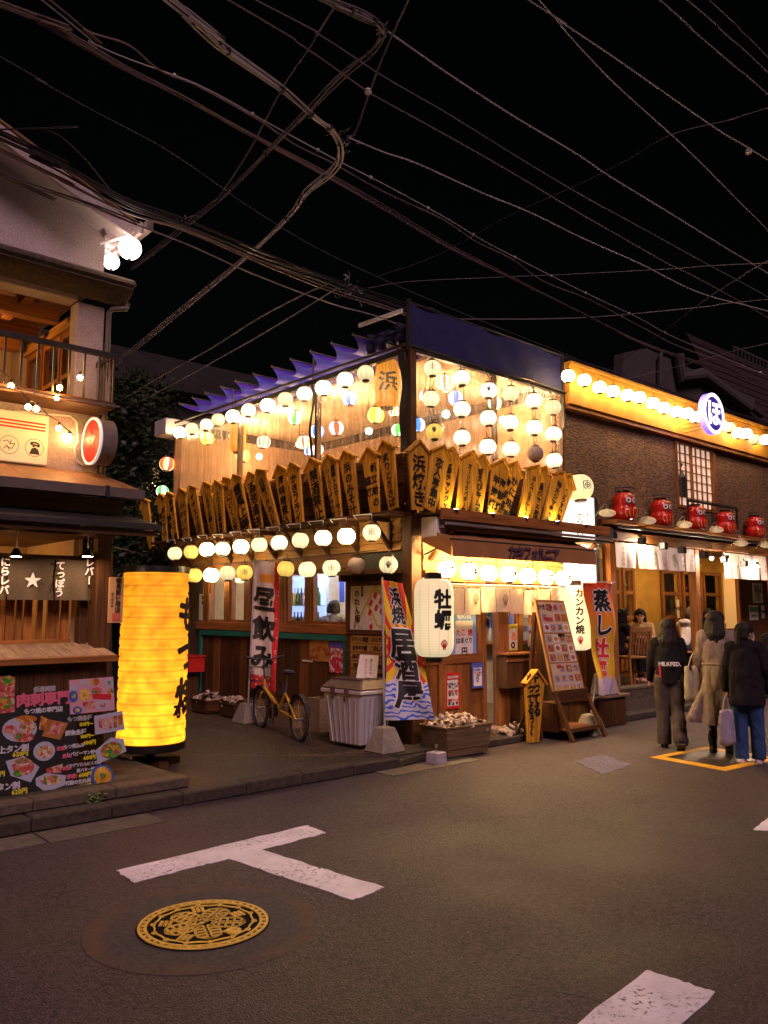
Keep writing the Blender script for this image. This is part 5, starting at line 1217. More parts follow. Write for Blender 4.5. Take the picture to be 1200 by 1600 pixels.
for _a, _b in _cuts:
    xa_, xb_ = py(_a,960,YB).x, py(_b,960,YB).x
    if xa_ > _x: R_('back_wall', MB().box(_x,YB,.42,xa_,YB+.1,2.86), M_yw, w=True)
    R_('back_wall', MB().box(xa_,YB,2.5,xb_,YB+.1,2.86), M_yw, w=True); _x = xb_
R_('back_wall', MB().box(_x,YB,.42,XR,YB+.1,2.86), M_yw, w=True)
R_('inner_room', MB().box(10.6,YB+1.5,.42,XR,YB+1.56,2.86).box(10.6,YB+.1,.36,XR,YB+1.5,.42), M_inner, w=True)
for _z in (1.25,1.7,2.1): R_('room_shelf', MB().box(10.6,YB+1.25,_z,XR-2,YB+1.5,_z+.03), W_mid['x'], w=True)
for _i in range(110):
    o = mk('bottle', random.choice(bms), res.o); o.location = V((10.8+_i*.085+random.uniform(-.02,.02), YB+1.36, (1.28,1.73,2.13)[_i % 3]))-V((RX,CY,0)); o.scale = (1,1,random.uniform(.6,1.))
R_('plaster_roof', MB().box(9.9,7.2,zft-.3,XR,11,zft-.2), M_iron, w=True)
def doorset(x0, x1, y, rows, mat_glass=None):
    d = R_('glazed_door', MB().box(x0,y-.05,.42,x0+.07,y,2.5).box(x1-.07,y-.05,.42,x1,y,2.5).box(x0+.07,y-.05,2.42,x1-.07,y,2.5).box(x0+.07,y-.05,.42,x1-.07,y,.95), W_mid['z'], w=True)
    for z in rows: R_('door_rail', MB().box(x0+.07,y-.045,z,x1-.07,y-.005,z+.07), W_mid['x'], d, w=True)
    R_('pane', MB().box(x0+.071,y-.028,.951,x1-.071,y-.022,2.419), M_glass, d, w=True)
def bx(u, Y=YB): return py(u, 960, Y).x
for ua, ub in ((943,968),(972,990),(1033,1062),(1066,1096),(1098,1126)): doorset(bx(ua), bx(ub), YB-.01, (1.45,1.95))
R_('dark_shelf', MB().box(10.62,YB-.35,.42,bx(940),YB-.02,2.6), W_dark['z'], w=True)
# right hand dark panel door with notices
yd = 7.9; xa, xb = py(1158,960,yd).x, py(1215,960,yd).x
R_('panel_door', MB().box(xa,yd,.42,xb,yd+.06,2.62), W_dark['z'], w=True, bev=.006); R_('door_frame', MB().box(xa-.08,yd-.02,.42,xa-.003,yd+.06,2.62), W_mid['z'], w=True)
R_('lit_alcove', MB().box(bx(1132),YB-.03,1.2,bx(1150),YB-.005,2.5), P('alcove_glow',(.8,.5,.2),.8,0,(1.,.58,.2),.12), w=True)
# warm light over the terrace
L_ter = lamp('terrace_bulb', (1.,.56,.20), 130.); L_halo = lamp('halogen_lens', (1.,.74,.50), 600.)
for i, (x, y) in enumerate(((11.8,8.1),(13.6,8.1),(15.4,8.0),(17.3,8.0),(19.5,8.0),(12.6,10.0),(15.6,10.0))):
    t = Thing('terrace_pendant', 'shaded pendant bulb over the terrace tables, %s from the left' % ORD[i], 'lamp', (x,y,2.52), group='terrace pendants')
    t.part('cord', MB().tube([(0,0,.04),(0,0,.33)],.004,5), M_iron); t.part('bulb', MB().ball((0,0,0),.045,10,6), L_ter, smooth=True); t.part('shade', MB().lathe([(.02,.08),(.06,.06),(.12,.01)], 14, caps=False), M_iron, smooth=True)
# noren of the terrace: narrow white strips under the beam
def strips(u0, u1, n, texts, label):
    Y = 6.84; xa, xb = py(u0, 870, Y).x, py(u1, 870, Y).x
    t = Thing('white_noren', label, 'curtain', (xa, Y, 2.2), group='white noren strips of the terrace')
    zt, zb = 2.66, py((u0+u1)/2, 890 if u0 < 1100 else 905, Y).z
    for k in range(n):
        a = xa+(xb-xa)*k/n; b = xa+(xb-xa)*(k+.94)/n; sw = random.uniform(-.03,.03)
        fn = lambda u, v, kk=0, a=a, b=b, sw=sw: V((a+(b-a)*u+sw*(1-v), Y-.02*sin(u*pi)*(1-v)-.02*(1-v)*sin(u*5+a*9)-kk, zb+(zt-zb)*v))
        t.part('cloth_strip', MB().sheet(fn, 6, 6, .003), MATS.get('white_cotton') or M('white_cotton', (.75,.68,.60), (.66,.58,.50), .9, ns=60, bump=.1, stain=.1, vary=.05), w=True, smooth=True)
        s = texts[k % len(texts)]; cxx = (a+b)/2+sw*.5
        t.part('lettering', glyphs(MB(), lay(s, .075, .0, True, 1.05), flat((cxx,Y-.045,(zt+zb)/2-.02),*XF,.0)), MATS.get('noren_grey_ink') or P('noren_grey_ink',(.10,.09,.08),.9), w=True)
strips(962,1085,8,['大衆酒場','焼鳥','名物','炭火焼','日本酒','おでん','天ぷら','手作り'],'white noren strips with grey characters under the beam at the terrace left')
strips(1131,1197,6,['酒','肴','刺身','煮込み','鍋','串焼'],'white noren strips with grey characters at the right end of the terrace')
strips(1212,1290,6,['酒','肴'],'white noren strips beyond the right frame edge')
for i, (u, v) in enumerate(((1007,845),(1112,871),(1137,874),(1183,884))):
    p = py(u, v, 6.74); t = Thing('halogen_spot', 'small dazzling spot lamp on the terrace beam, %s from the left' % ORD[i], 'lamp', p, group='spot lamps on the terrace beam')
    t.part('housing', MB().lathe([(.0,.07),(.03,.07),(.035,.0)], 10), M_iron); t.part('lens', MB().ball((0,0,-.012),.028,10,6), L_halo, smooth=True)
for i, u in enumerate((957,1003,1037,1066,1100,1132,1163)):
    p = py(u, 836+.22*(u-957), 6.66); t = Thing('flood_light', 'small black flood light on the pipe below the red dolls, %s from the left' % ORD[i], 'lamp', p, group='black flood lights under the shelf')
    t.part('body', MB().box(-.055,-.05,-.05,.055,.04,.06), M_iron, bev=.008); t.part('bracket', MB().tube([(0,.0,.06),(0,.03,.11)],.012,6), M_iron); t.part('fins', MB().box(-.06,.04,-.045,.06,.05,.05), M_iron)
# red round wishing dolls with lamps
M_dred = M('doll_red_lacquer', (.62,.018,.012), (.50,.012,.01), .25, ns=8, bump=.03, stain=.15, spec=.6, vary=.04); M_face = P('doll_face',(.72,.42,.20),.5); M_gold = P('doll_gold',(.70,.42,.10),.4); M_eyew = P('doll_eye',(.8,.78,.7),.4)
def doll(u, v, hpx, label):
    p = py(u, v, 6.84); H = hpx*mpp(p); p = V((p.x, p.y, 2.995)); s = H/.42
    t = Thing('daruma_lantern', label, 'doll', p, rz=-.28, group='red round dolls on the shelf'); t.o.scale = (s,s,s)
    pr = [(0,0),(.10,.0),(.15,.03),(.175,.09),(.17,.15),(.145,.20),(.15,.26),(.155,.31),(.13,.37),(.07,.405),(0,.41)]
    pr2 = []
    for k in range(len(pr)-1):
        for q in range(3):
            f = q/3; pr2.append((pr[k][0]*(1-f)+pr[k+1][0]*f, pr[k][1]*(1-f)+pr[k+1][1]*f))
    pr2.append(pr[-1]); mb = MB().lathe(pr2, 32, caps=False)
    for i, q in enumerate(mb.v):                       # belly folds
        a = atan2(q.y, q.x); f = 1+(.04*abs(sin(a*8)) if .03 < q.z < .19 and a < 0 else 0); mb.v[i] = V((q.x*f, q.y*f, q.z))
    t.part('body', mb, M_dred, smooth=True)
    def fs(ax, z, rx, rz_, off): return MB().add([V((sin(ax+rx*cos(q))*(.155+off), -cos(ax+rx*cos(q))*(.155+off), z+rz_*sin(q))) for q in [2*pi*i/16 for i in range(16)]], [tuple(range(16))])
    t.part('face', fs(0,.285,.62,.075,-.010), M_face); 
    for sg_ in (-1, 1):
        e = t.part('eye', fs(sg_*.30,.285,.24,.040,.004), M_eyew); t.part('pupil', fs(sg_*.30-.02,.28,.11,.018,.009), M_ink, e)
        t.part('brow', strokes(MB(), [[(sg_*.045-.03,.345),(sg_*.045,.36),(sg_*.045+.03,.345)]], lambda x, y, k=0: V((sin(x/.15)*.168, -cos(x/.15)*.168, y)), .014), M_gold)
        t.part('moustache', strokes(MB(), [[(sg_*.012,.24),(sg_*.06,.22),(sg_*.085,.25)]], lambda x, y, k=0: V((sin(x/.15)*.170, -cos(x/.15)*.170, y)), .012), M_ink)
    for k in (-2,-1,0,1,2): t.part('gold_fold', strokes(MB(), [[(k*.045,.17),(k*.052,.10),(k*.04,.05)]], lambda x, y, kk=0: V((sin(x/.16)*.186, -cos(x/.16)*.186, y)), .007), M_gold)
    t.part('top_ring', MB().lathe([(.08,.395),(.09,.43),(0,.43)], 16), M_black); t.part('hanger', MB().tube([(-.13,0,.36),(-.14,0,.47),(.10,0,.49),(.16,-.06,.47)],.010,6), M_iron)
DU = [(976,822,47),(1034,831,43),(1088,839,40),(1135,846,37),(1181,850,35)]
for i, (u, v, h) in enumerate(DU): doll(u, v, h, 'red lacquered round doll with a stern pale face, %s from the left on the shelf' % ORD[i])
M_shade = M('cream_enamel', (.60,.55,.32), None, .4, ns=10, bump=.0, stain=.15)
for i, (u, v, r) in enumerate(((949,800,13),(1012,812,13),(1069,818,12),(1119,826,11),(1157,847,11),(1196,850,10))):
    p = py(u, v, 6.62); R = r*mpp(p); t = Thing('enamel_lamp', 'cream enamel dish lamp on a curved arm, %s from the left beside the red dolls' % ORD[i], 'lamp', p, group='enamel dish lamps on the shelf', rot=(.35,-.5,0))
    t.part('shade', MB().lathe([(.015,.05),(.03,.035),(R*.6,.012),(R,-.012),(R,-.018),(R*.6,.006),(.02,.02)], 24, caps=False), M_shade, smooth=True)
    t.part('bulb', MB().ball((0,0,-.012),.022,8,6), MATS.get('shelf_bulb') or lamp('shelf_bulb', (1.,.70,.35), 10.), smooth=True); t.part('arm', MB().tube([(0,0,.05),(-.03,.0,.14),(-.10,.0,.17),(-.17,.05,.08),(-.17,.1,-.02)],.008,6), M_steel, smooth=True)
# tall white lit sign
Y = 6.9; xa, xb = py(888,800,Y).x, py(929,800,Y).x; zt, zb = py(889,772,Y).z, py(930,915,Y).z-.1
ts = Thing('tower_sign', 'tall white lit sign box with handwritten black characters beside the awning', 'sign', (xa, Y, zb))
ts.part('light_box', MB().box(xa,Y,zb,xb,Y+.12,zt), lamp('sign_white', (1.,.86,.74), .55), w=True, bev=.01); ts.part('side_frame', MB().box(xb+.002,Y-.01,zb-.1,xb+.07,Y+.13,zt), M_iron, w=True)
ts.part('lettering', glyphs(MB(), lay('のれん街', .20, .0, True, .95), flat((xa+(xb-xa)*.42,Y-.002,zt-.62),*XF,.003)), M_ink, w=True); ts.part('lettering', glyphs(MB(), lay('恵比寿', .085, .0, True, 1), flat((xa+(xb-xa)*.72,Y-.002,zt-.36),*XF,.003)), M_ink, w=True)
# round ring sign in violet white light
c = py(1111,647,6.35); R = 33*mpp(c)
rs = Thing('ring_sign', 'round glowing violet and white ring sign with one hiragana over the fascia', 'sign', c, rot=(0,0,.0))
L_vio = lamp('violet_side', (.10,.05,1.), .9); L_wn = lamp('neon_white', (.9,.85,1.), 1.1); L_in = P('sign_indigo', (.05,.02,.2), .4, 0, (.10,.04,.50), .10)
rs.part('drum', MB().lathe([(R,-.05),(R,.05)], 40, axis=1), L_vio, smooth=True); rs.part('ring', MB().lathe([(R*1.0,-.052),(R*1.0,-.06),(R*.84,-.06),(R*.84,-.052)], 40, axis=1, caps=False), L_wn)
rs.part('face', MB().lathe([(0,-.0512),(R*.84,-.0512)], 40, axis=1, caps=False), L_in); rs.part('lettering', glyphs(MB(), lay('ほ', R*1.30, .01), flat((0,-.054,0),*XF,.003), 0, R*.03), L_wn)
rs.part('bracket', MB().tube([(0,.05,0),(0,.5,0)],.016,6), M_iron)
for k in range(3): res.part('stay_wire', MB().tube([py(1068,663+7*k,6.9), py(1098,660+5*k,6.5)],.005,4), M_iron, w=True)
# buildings behind the fascia
bk = Thing('concrete_block', 'grey concrete building with a bent exhaust duct behind the ochre fascia', 'building', (20,12,0)); k_ = bk.part
def bq(u, v): p = py(u, v, 12.); return p
M_bkc = M('far_concrete', (.05,.04,.036), (.036,.028,.026), .9, ns=6, bump=.1, stain=.3); M_bkr = M('far_red_roof', (.03,.010,.009), (.02,.008,.007), .8, ns=8, bump=.2, stain=.3)
a0 = bq(968,572); a1 = bq(1082,537)
k_('wall', MB().prism([(bq(955,600).x,4.5),(bq(1180,640).x,4.5),(bq(1180,640).x,8.9),(bq(1010,548).x,9.15),(bq(975,566).x,8.75)], (0,12,0), (1,0,0), (0,0,1), -.3), M_bkc, w=True)
k_('duct', MB().tube([bq(1050,556)-V((0,.2,0)), bq(1054,592)-V((0,.2,0)), bq(1090,588)-V((0,.2,0)), bq(1160,640)-V((0,.2,0))],.17,10), M_bkc, w=True); k_('duct', MB().tube([bq(1068,590)-V((0,.2,0)), bq(1094,586)-V((0,.2,0)), bq(1180,650)-V((0,.2,0))],.12,10), M_bkc, w=True)
k_('drain_pipe', MB().tube([bq(1024,602)-V((0,.15,0)), bq(1024,560)-V((0,.15,0)), bq(1028,550)-V((0,.15,0))],.05,8), M_bkc, w=True)
rr = Thing('red_roof_house', 'dark red tiled roof rising behind the right end of the restaurant', 'building', (30,13,0)); 
q = lambda u, v, Y: py(u, v, Y)
for k in range(12):                                  # stepped courses of the roof slope
    f0, f1 = k/12, (k+1)/12
    A = q(1072,520,14.).lerp(q(1140,660,14.), f0); Bv = q(1072,520,14.).lerp(q(1140,660,14.), f1)
    A2, B2 = A+V((16,0,0)), Bv+V((16,0,0)); n = V((0,-.03,0))
    rr.part('roof_course', MB().add([A,A2,B2,Bv,A+n*.2,A2+n*.2,B2+n,Bv+n], [(0,1,2,3),(7,6,5,4),(3,2,6,7),(0,3,7,4)]), M_bkr, w=True)
rr.part('wall', MB().box(q(1072,520,14.).x,14.1,0,q(1072,520,14.).x+26,20,9.4), M_bkc, w=True)
M_fw = M('far_white_wall', (.26,.23,.23), None, .8, ns=6, bump=.05, stain=.2)
fw = Thing('far_white_building', 'pale building with a rooftop railing at the upper right edge', 'building', (45,17,0)); A = q(1148,563,17.); Bq = q(1240,520,17.)
fw.part('wall', MB().box(A.x,17,6,A.x+14,20,A.z), M_fw, w=True)
for k in range(26): fw.part('baluster', MB().box(A.x+.4*k,17,A.z+.01,A.x+.4*k+.06,17.06,A.z+.62), M_bkc, w=True)
fw.part('top_rail', MB().box(A.x,16.98,A.z+.62,A.x+14,17.1,A.z+.72), M_bkc, w=True)
# ------------------------------------------------------------------ things standing in the lane and along the bar
def Z(u, v, z=.1): return pz(u, v, z)
M_ply = M('weathered_plywood', (.30,.20,.10), (.20,.13,.06), .8, (1,1,9), ns=6, bump=.2, stain=.5)
M_stone = M('cast_concrete', (.32,.28,.22), (.22,.19,.14), .9, ns=24, bump=.35, stain=.5)
M_pole = M('galvanised_pole', (.5,.48,.5), None, .35, ns=20, bump=.02, metal=.3, stain=.2)
# grey bin with brown lid
bc = V((6.15,7.38,.1)); bn_ = Thing('waste_bin', 'grey ribbed plastic waste bin with a brown lid beneath the notice board', 'bin', bc, rz=.04)
M_binp = M('grey_bin_plastic', (.42,.38,.40), (.36,.33,.34), .5, ns=8, bump=.03, stain=.25); M_lid = M('brown_bin_lid', (.16,.10,.07), None, .45, ns=8, bump=.03, stain=.25)
hx, hy, hb = .26, .33, .80
def frus(mb, x0, y0, z0, x1, y1, z1, c=(0,0)):
    cx_, cy_ = c; return mb.add([(cx_-x0,cy_-y0,z0),(cx_+x0,cy_-y0,z0),(cx_+x0,cy_+y0,z0),(cx_-x0,cy_+y0,z0),(cx_-x1,cy_-y1,z1),(cx_+x1,cy_-y1,z1),(cx_+x1,cy_+y1,z1),(cx_-x1,cy_+y1,z1)], [(0,3,2,1),(4,5,6,7),(0,1,5,4),(1,2,6,5),(2,3,7,6),(3,0,4,7)])
bn_.part('tub', frus(MB(), hx*.80, hy*.80, .03, hx, hy, .62), M_binp, bev=.02)
bn_.part('rim', MB().box(-hx-.02,-hy-.02,.60,hx+.02,hy+.02,.645), M_binp, bev=.008)
for k in range(6):
    y = -hy*.72+k*hy*.29; bn_.part('rib', MB().add([(-hx*.81,y*.8-.008,.05),(-hx*.81,y*.8+.008,.05),(-hx*.99-.0,y-.008,.56),(-hx*.99,y+.008,.56),(-hx*.81-.014,y*.8-.004,.05),(-hx*.81-.014,y*.8+.004,.05),(-hx-.012,y-.004,.56),(-hx-.012,y+.004,.56)], [(4,5,7,6),(0,4,6,2),(1,3,7,5),(2,6,7,3),(0,1,5,4)]), M_binp)
    x = -hx*.72+k*hx*.29; bn_.part('rib', MB().add([(x*.8-.008,-hy*.81,.05),(x*.8+.008,-hy*.81,.05),(x-.008,-hy*.99,.56),(x+.008,-hy*.99,.56),(x*.8-.004,-hy*.81-.014,.05),(x*.8+.004,-hy*.81-.014,.05),(x-.004,-hy-.012,.56),(x+.004,-hy-.012,.56)], [(4,6,7,5),(0,2,6,4),(1,5,7,3),(2,3,7,6),(0,4,5,1)]), M_binp)
lid = bn_.part('lid', frus(MB(), hx+.03, hy+.03, .65, hx*.72, hy*.80, .755), M_lid, bev=.015)
for k in range(4): bn_.part('lid_ridge', MB().beam((-hx*.7+k*hx*.45,-hy*.8,.757),(-hx*.7+k*hx*.45,hy*.8,.757),.03,.014), M_lid, lid)
for s in (-1,1): bn_.part('clip', MB().box(-hx-.035,s*.12-.03,.57,-hx-.015,s*.12+.03,.67), M_lid)
# small notice leaning on the lid
p = V((6.22,7.30,.858)); t = Thing('notice_card', 'small white handwritten notice card propped on the bin lid', 'notice', p, rz=.1)
t.part('card', MB().prism([(-.13,0),(.11,0),(.12,.26),(-.10,.27)], (0,.0,0), (.66,-.75,0), (.10,.02,.99), .006), M_paperw)
t.part('lettering', glyphs(MB(), lay('猫にエサを', .034, .0, True, 1.1), flat((.03,-.03,.13), (.66,-.75,0), (.10,.02,.99), .009)), M_ink); t.part('lettering', glyphs(MB(), lay('あげないで', .034, .0, True, 1.1), flat((-.01,.015,.13), (.66,-.75,0), (.10,.02,.99), .009)), M_red)
# banner stands: concrete foot, pole, cross arm and printed cloth
def foot(t, w=.17, h=.26, wt=.085, rz=0.):
    t.part('foot', frus(MB(), w, w, 0, wt, wt, h), M_stone, bev=.012)
def sunburst():
    m, N, L, B = nodes('sunburst_print'); tc = N.new('ShaderNodeTexCoord'); sp = N.new('ShaderNodeSeparateXYZ'); L.new(tc.outputs['UV'], sp.inputs[0])
    x = mth(N, L, 'MULTIPLY', mth(N, L, 'SUBTRACT', sp.outputs[0], .55), 1.); y = mth(N, L, 'MULTIPLY', mth(N, L, 'SUBTRACT', sp.outputs[1], .50), 3.4)
    an = mth(N, L, 'ARCTAN2', y, x); rr = mth(N, L, 'SQRT', mth(N, L, 'ADD', mth(N, L, 'MULTIPLY', x, x), mth(N, L, 'MULTIPLY', y, y)))
    ray_ = mth(N, L, 'GREATER_THAN', mth(N, L, 'SINE', mth(N, L, 'MULTIPLY', an, 15)), .25)
    c = mixc(N, L, ray_, (.85,.56,.02), (.75,.05,.02)); c = mixc(N, L, mth(N, L, 'LESS_THAN', rr, .52), c, (.70,.015,.015))
    wv = N.new('ShaderNodeTexWave'); wv.wave_type = 'RINGS'; wv.inputs['Scale'].default_value = 2.6; wv.inputs['Distortion'].default_value = 9; wv.inputs['Detail'].default_value = 1.5; wv.inputs['Detail Scale'].default_value = 1.6
    mp = N.new('ShaderNodeMapping'); mp.inputs['Scale'].default_value = (1,3.2,1); L.new(tc.outputs['UV'], mp.inputs[0]); L.new(mp.outputs[0], wv.inputs['Vector'])
    sea = mixc(N, L, rng(N, L, wv.outputs['Fac'], .62, .70), (.62,.60,.70), (.05,.14,.62))
    nz = noi(N, L, tc.outputs['UV'], 6, 2); edge = mth(N, L, 'ADD', sp.outputs[1], mth(N, L, 'MULTIPLY', mth(N, L, 'SUBTRACT', nz, .5), .16))
    L.new(mixc(N, L, mth(N, L, 'LESS_THAN', edge, .27), c, sea), B.inputs['Base Color']); B.inputs['Roughness'].default_value = .75; return m
def banner(base, rzdeg, fnpos, mat, label, texts, pole_top, nu=14, nv=36):
    t = Thing('banner_stand', label, 'banner', base)
    foot(t); t.part('pole', MB().tube([V((0,0,.2)), V(pole_top)-V(base)], .012, 8), M_pole, smooth=True)
    t.part('cloth', MB().sheet(fnpos, nu, nv, .003), mat, w=True, smooth=True)
    Wd, Hd = fnpos.W, fnpos.H
    for s, cxy, size, vert, m1, halo, pitch in texts:
        def fn(x, y, k=0, cxy=cxy):
            u = cxy[0]+x/Wd; v = cxy[1]+y/Hd; e = .004; q = V(fnpos(u, v)); du = V(fnpos(u+e, v))-V(fnpos(u-e, v)); dv = V(fnpos(u, v+e))-V(fnpos(u, v-e)); n = du.cross(dv).normalized(); return q+n*(.005+k)
        L_ = lay(s, size, .01, vert, pitch)
        if halo: t.part('lettering_outline', glyphs(MB(), L_, fn, .03, size*.085), halo, w=True)
        g2 = lambda x, y, k=0: fn(x, y, k+.004); t.part('lettering', glyphs(MB(), L_, g2, .03, size*.03), m1, w=True)
    return t
T_white = P('banner_white', (.75,.72,.70), .8); T_red = P('banner_red', (.70,.02,.015), .7)
# sunburst banner at the corner of the bar
base = V((6.10,6.84,.1)); top = px(593,905,6.10)
class Fn:
    def __init__(s, f, W, H): s.f, s.W, s.H = f, W, H
    def __call__(s, u, v): return s.f(u, v)
A = px(597,906,6.10); zt, zb = A.z, px(600,1125,6.10).z
D1 = V((.80,-.60,0))
def f1(u, v):
    w = .23+.33*(1-v)**1.1; o = V((6.10,A.y,0)).lerp(V((6.10,6.86,0)), 1-v)
    q = o+D1*(w*u+.03*v*(1-v)*4)+V((-.75,-.6,0))*(.030*sin(u*7+v*9)*(1-.3*v)+.02*sin(v*13)); q.z = zb+(zt-zb)*v-.05*u*(v)*.8; return q
banner(V((6.10,6.86,.1)), 0, Fn(f1,.45,zt-zb), sunburst(), 'tall sunburst banner with blue waves and big black characters at the bar corner',
       [('浜焼', (.50,.82), .21, True, M_ink, T_white, 1.0), ('居', (.52,.545), .34, True, M_ink, T_white, 1.), ('酒', (.52,.365), .27, True, M_ink, T_white, 1.), ('屋', (.55,.18), .30, True, M_ink, T_white, 1.)], V((6.10,A.y,zt+.03)))
# daytime drinks banner leaning by the bicycle
p = px(398,875,6.25); zt, zb = p.z, px(395,1075,6.25).z; yb = px(392,1080,6.25).y; D2 = V((.55,-.83,0))
def f2(u, v):
    o = V((6.25,p.y,0)).lerp(V((6.25,yb,0)), 1-v); q = o+D2*(.38*u)+V((-.75,-.6,0))*(.022*sin(u*8+v*5)+.02*sin(v*9)); q.z = zb+(zt-zb)*v-.05*u; return q
def redside():
    m, N, L, B = nodes('drinks_banner_print'); tc = N.new('ShaderNodeTexCoord'); sp = N.new('ShaderNodeSeparateXYZ'); L.new(tc.outputs['UV'], sp.inputs[0]); n = noi(N, L, tc.outputs['UV'], 5, 2)
    x = mth(N, L, 'ADD', sp.outputs[0], mth(N, L, 'MULTIPLY', mth(N, L, 'SUBTRACT', n, .5), .25)); c = mixc(N, L, mth(N, L, 'GREATER_THAN', x, .80), (.62,.50,.42), (.62,.02,.02))
    n2 = N.new('ShaderNodeTexVoronoi'); n2.inputs['Scale'].default_value = 9; mp = N.new('ShaderNodeMapping'); mp.inputs['Scale'].default_value = (1,3.5,1); L.new(tc.outputs['UV'], mp.inputs[0]); L.new(mp.outputs[0], n2.inputs['Vector'])
    c = mixc(N, L, mth(N, L, 'MULTIPLY', mth(N, L, 'GREATER_THAN', x, .86), mth(N, L, 'LESS_THAN', n2.outputs['Distance'], .22)), c, (.75,.5,.35))
    beer = mth(N, L, 'MULTIPLY', mth(N, L, 'GREATER_THAN', sp.outputs[1], .835), mth(N, L, 'LESS_THAN', mth(N, L, 'ABSOLUTE', mth(N, L, 'SUBTRACT', sp.outputs[0], .5)), .26)); c = mixc(N, L, mth(N, L, 'MULTIPLY', beer, mth(N, L, 'LESS_THAN', sp.outputs[1], .90)), c, (.75,.28,.02))
    low = mth(N, L, 'MULTIPLY', mth(N, L, 'LESS_THAN', sp.outputs[1], .11), mth(N, L, 'GREATER_THAN', n2.outputs['Distance'], .28)); c = mixc(N, L, low, c, (.60,.03,.02))
    L.new(c, B.inputs['Base Color']); B.inputs['Roughness'].default_value = .8; return m
banner(V((6.22,yb+.02,.1)), 0, Fn(f2,.38,zt-zb), redside(), 'pale and red banner with three heavy black characters behind the yellow bicycle',
       [('昼', (.44,.70), .33, True, M_ink, None, 1.), ('飲', (.44,.47), .33, True, M_ink, None, 1.), ('み', (.44,.25), .34, True, M_ink, None, 1.)], V((6.25,p.y,zt+.03)))
# steamed oyster banner right of the entrance
p = py(960,912,6.40); zt, zb = p.z, py(950,1085,6.4).z; xr = p.x; xl = py(914,912,6.40).x
def f3(u, v):
    sq = 1-.55*(1-v)**2.2; x = xl+(xr-xl)*(.5+(u-.5)*sq)+.05*(1-v)
    return V((x, 6.40-.03*sin(u*7+v*4)-.02*sin(v*12)-.04*(1-v)*sin(u*11), zb+(zt-zb)*v))
def orng():
    m, N, L, B = nodes('oyster_banner_print'); tc = N.new('ShaderNodeTexCoord'); sp = N.new('ShaderNodeSeparateXYZ'); L.new(tc.outputs['UV'], sp.inputs[0])
    cr = N.new('ShaderNodeValToRGB'); e = cr.color_ramp.elements; e[0].position = .12; e[0].color = (.55,.48,.62,1); e[1].position = .17; e[1].color = (.72,.45,.02,1)
    x = e.new(.5); x.color = (.72,.42,.02,1); x = e.new(.75); x.color = (.78,.20,.01,1); x = e.new(1.); x.color = (.75,.05,.01,1)
    n = noi(N, L, tc.outputs['UV'], 4, 2); L.new(mth(N, L, 'ADD', sp.outputs[1], mth(N, L, 'MULTIPLY', mth(N, L, 'SUBTRACT', n, .5), .12)), cr.inputs[0]); L.new(cr.outputs[0], B.inputs['Base Color']); B.inputs['Roughness'].default_value = .8; return m
t = banner(V((9.42,6.47,.0)), 0, Fn(f3,xr-xl,zt-zb), orng(), 'orange to yellow banner with black and red brush characters right of the menu stand',
       [('蒸', (.52,.84), .30, True, M_ink, T_white, 1.), ('し', (.52,.62), .29, True, M_ink, T_white, 1.), ('牡', (.50,.41), .27, True, T_red, T_white, 1.), ('蠣', (.48,.23), .21, True, T_red, T_white, 1.)], V((xr+.02,6.45,zt+.02)))
t.part('cross_arm', MB().tube([(xl,6.40,zt+.01),(xr+.02,6.40,zt+.02)], .008, 6), M_white, w=True)
# yellow small-wheeled bicycle
bw = Z(407,1136); rw_ = Z(467,1158); d = (V((rw_.x,rw_.y,0))-V((bw.x,bw.y,0))); Lb = d.length
bk_ = Thing('bicycle', 'small wheeled yellow bicycle leaning on its stand before the banner', 'bicycle', (bw.x,bw.y,.1), rz=atan2(d.y,d.x))
R = .255; M_yb = M('bicycle_yellow', (.62,.33,.03), None, .35, ns=8, bump=.0, stain=.15); M_tyre = P('tyre_rubber', (.02,.018,.017), .8); M_rim = P('bicycle_rim', (.45,.42,.42), .3, .8)
for x in (0, Lb):
    w_ = bk_.part('tyre', MB().tube([(x+R*cos(t), 0, R+R*sin(t)) for t in [2*pi*i/36 for i in range(36)]], .022, 8, closed=True), M_tyre, smooth=True)
    bk_.part('rim', MB().tube([(x+(R-.03)*cos(t), 0, R+(R-.03)*sin(t)) for t in [2*pi*i/36 for i in range(36)]], .011, 6, closed=True), M_rim, w_, smooth=True)
    sp_ = MB()
    for k in range(20):
        t = 2*pi*k/20; sp_.tube([(x+.02*cos(t+.4),.014*(-1)**k,R+.02*sin(t+.4)),(x+(R-.035)*cos(t),0,R+(R-.035)*sin(t))],.0016,4)
    bk_.part('spokes', sp_, M_rim, w_, kind='stuff'); bk_.part('hub', MB().tube([(x,-.05,R),(x,.05,R)],.018,8), M_rim, w_)
fr = MB(); head = (.10,0,.60); bb = (Lb*.50,0,.29); seat = (Lb*.66,0,.52); rear = (Lb,0,R)
fr.tube([(.135,0,.52),(Lb*.42,0,.36),bb],[.026,.026,.024],10)
bk_.part('main_tube', fr, M_yb, smooth=True); bk_.part('head_tube', MB().tube([(.155,0,.48),(.115,0,.63)],.022,10), M_yb, smooth=True)
bk_.part('seat_tube', MB().tube([bb,seat],.018,8), M_yb, smooth=True); bk_.part('seat_post', MB().tube([seat,(Lb*.72,0,.76)],.013,8), M_rim)
for s in (-1,1):
    bk_.part('chain_stay', MB().tube([bb,(Lb,.045*s,R)],.011,6), M_yb); bk_.part('seat_stay', MB().tube([(Lb*.67,0,.50),(Lb,.045*s,R)],.010,6), M_yb); bk_.part('fork_blade', MB().tube([(.15,.0,.49),(.13,.045*s,.46),(0,.045*s,R)],.012,6), M_yb)
bk_.part('saddle', MB().ball((Lb*.73,0,.78),(.13,.065,.032),14,8), M_tyre, smooth=True)
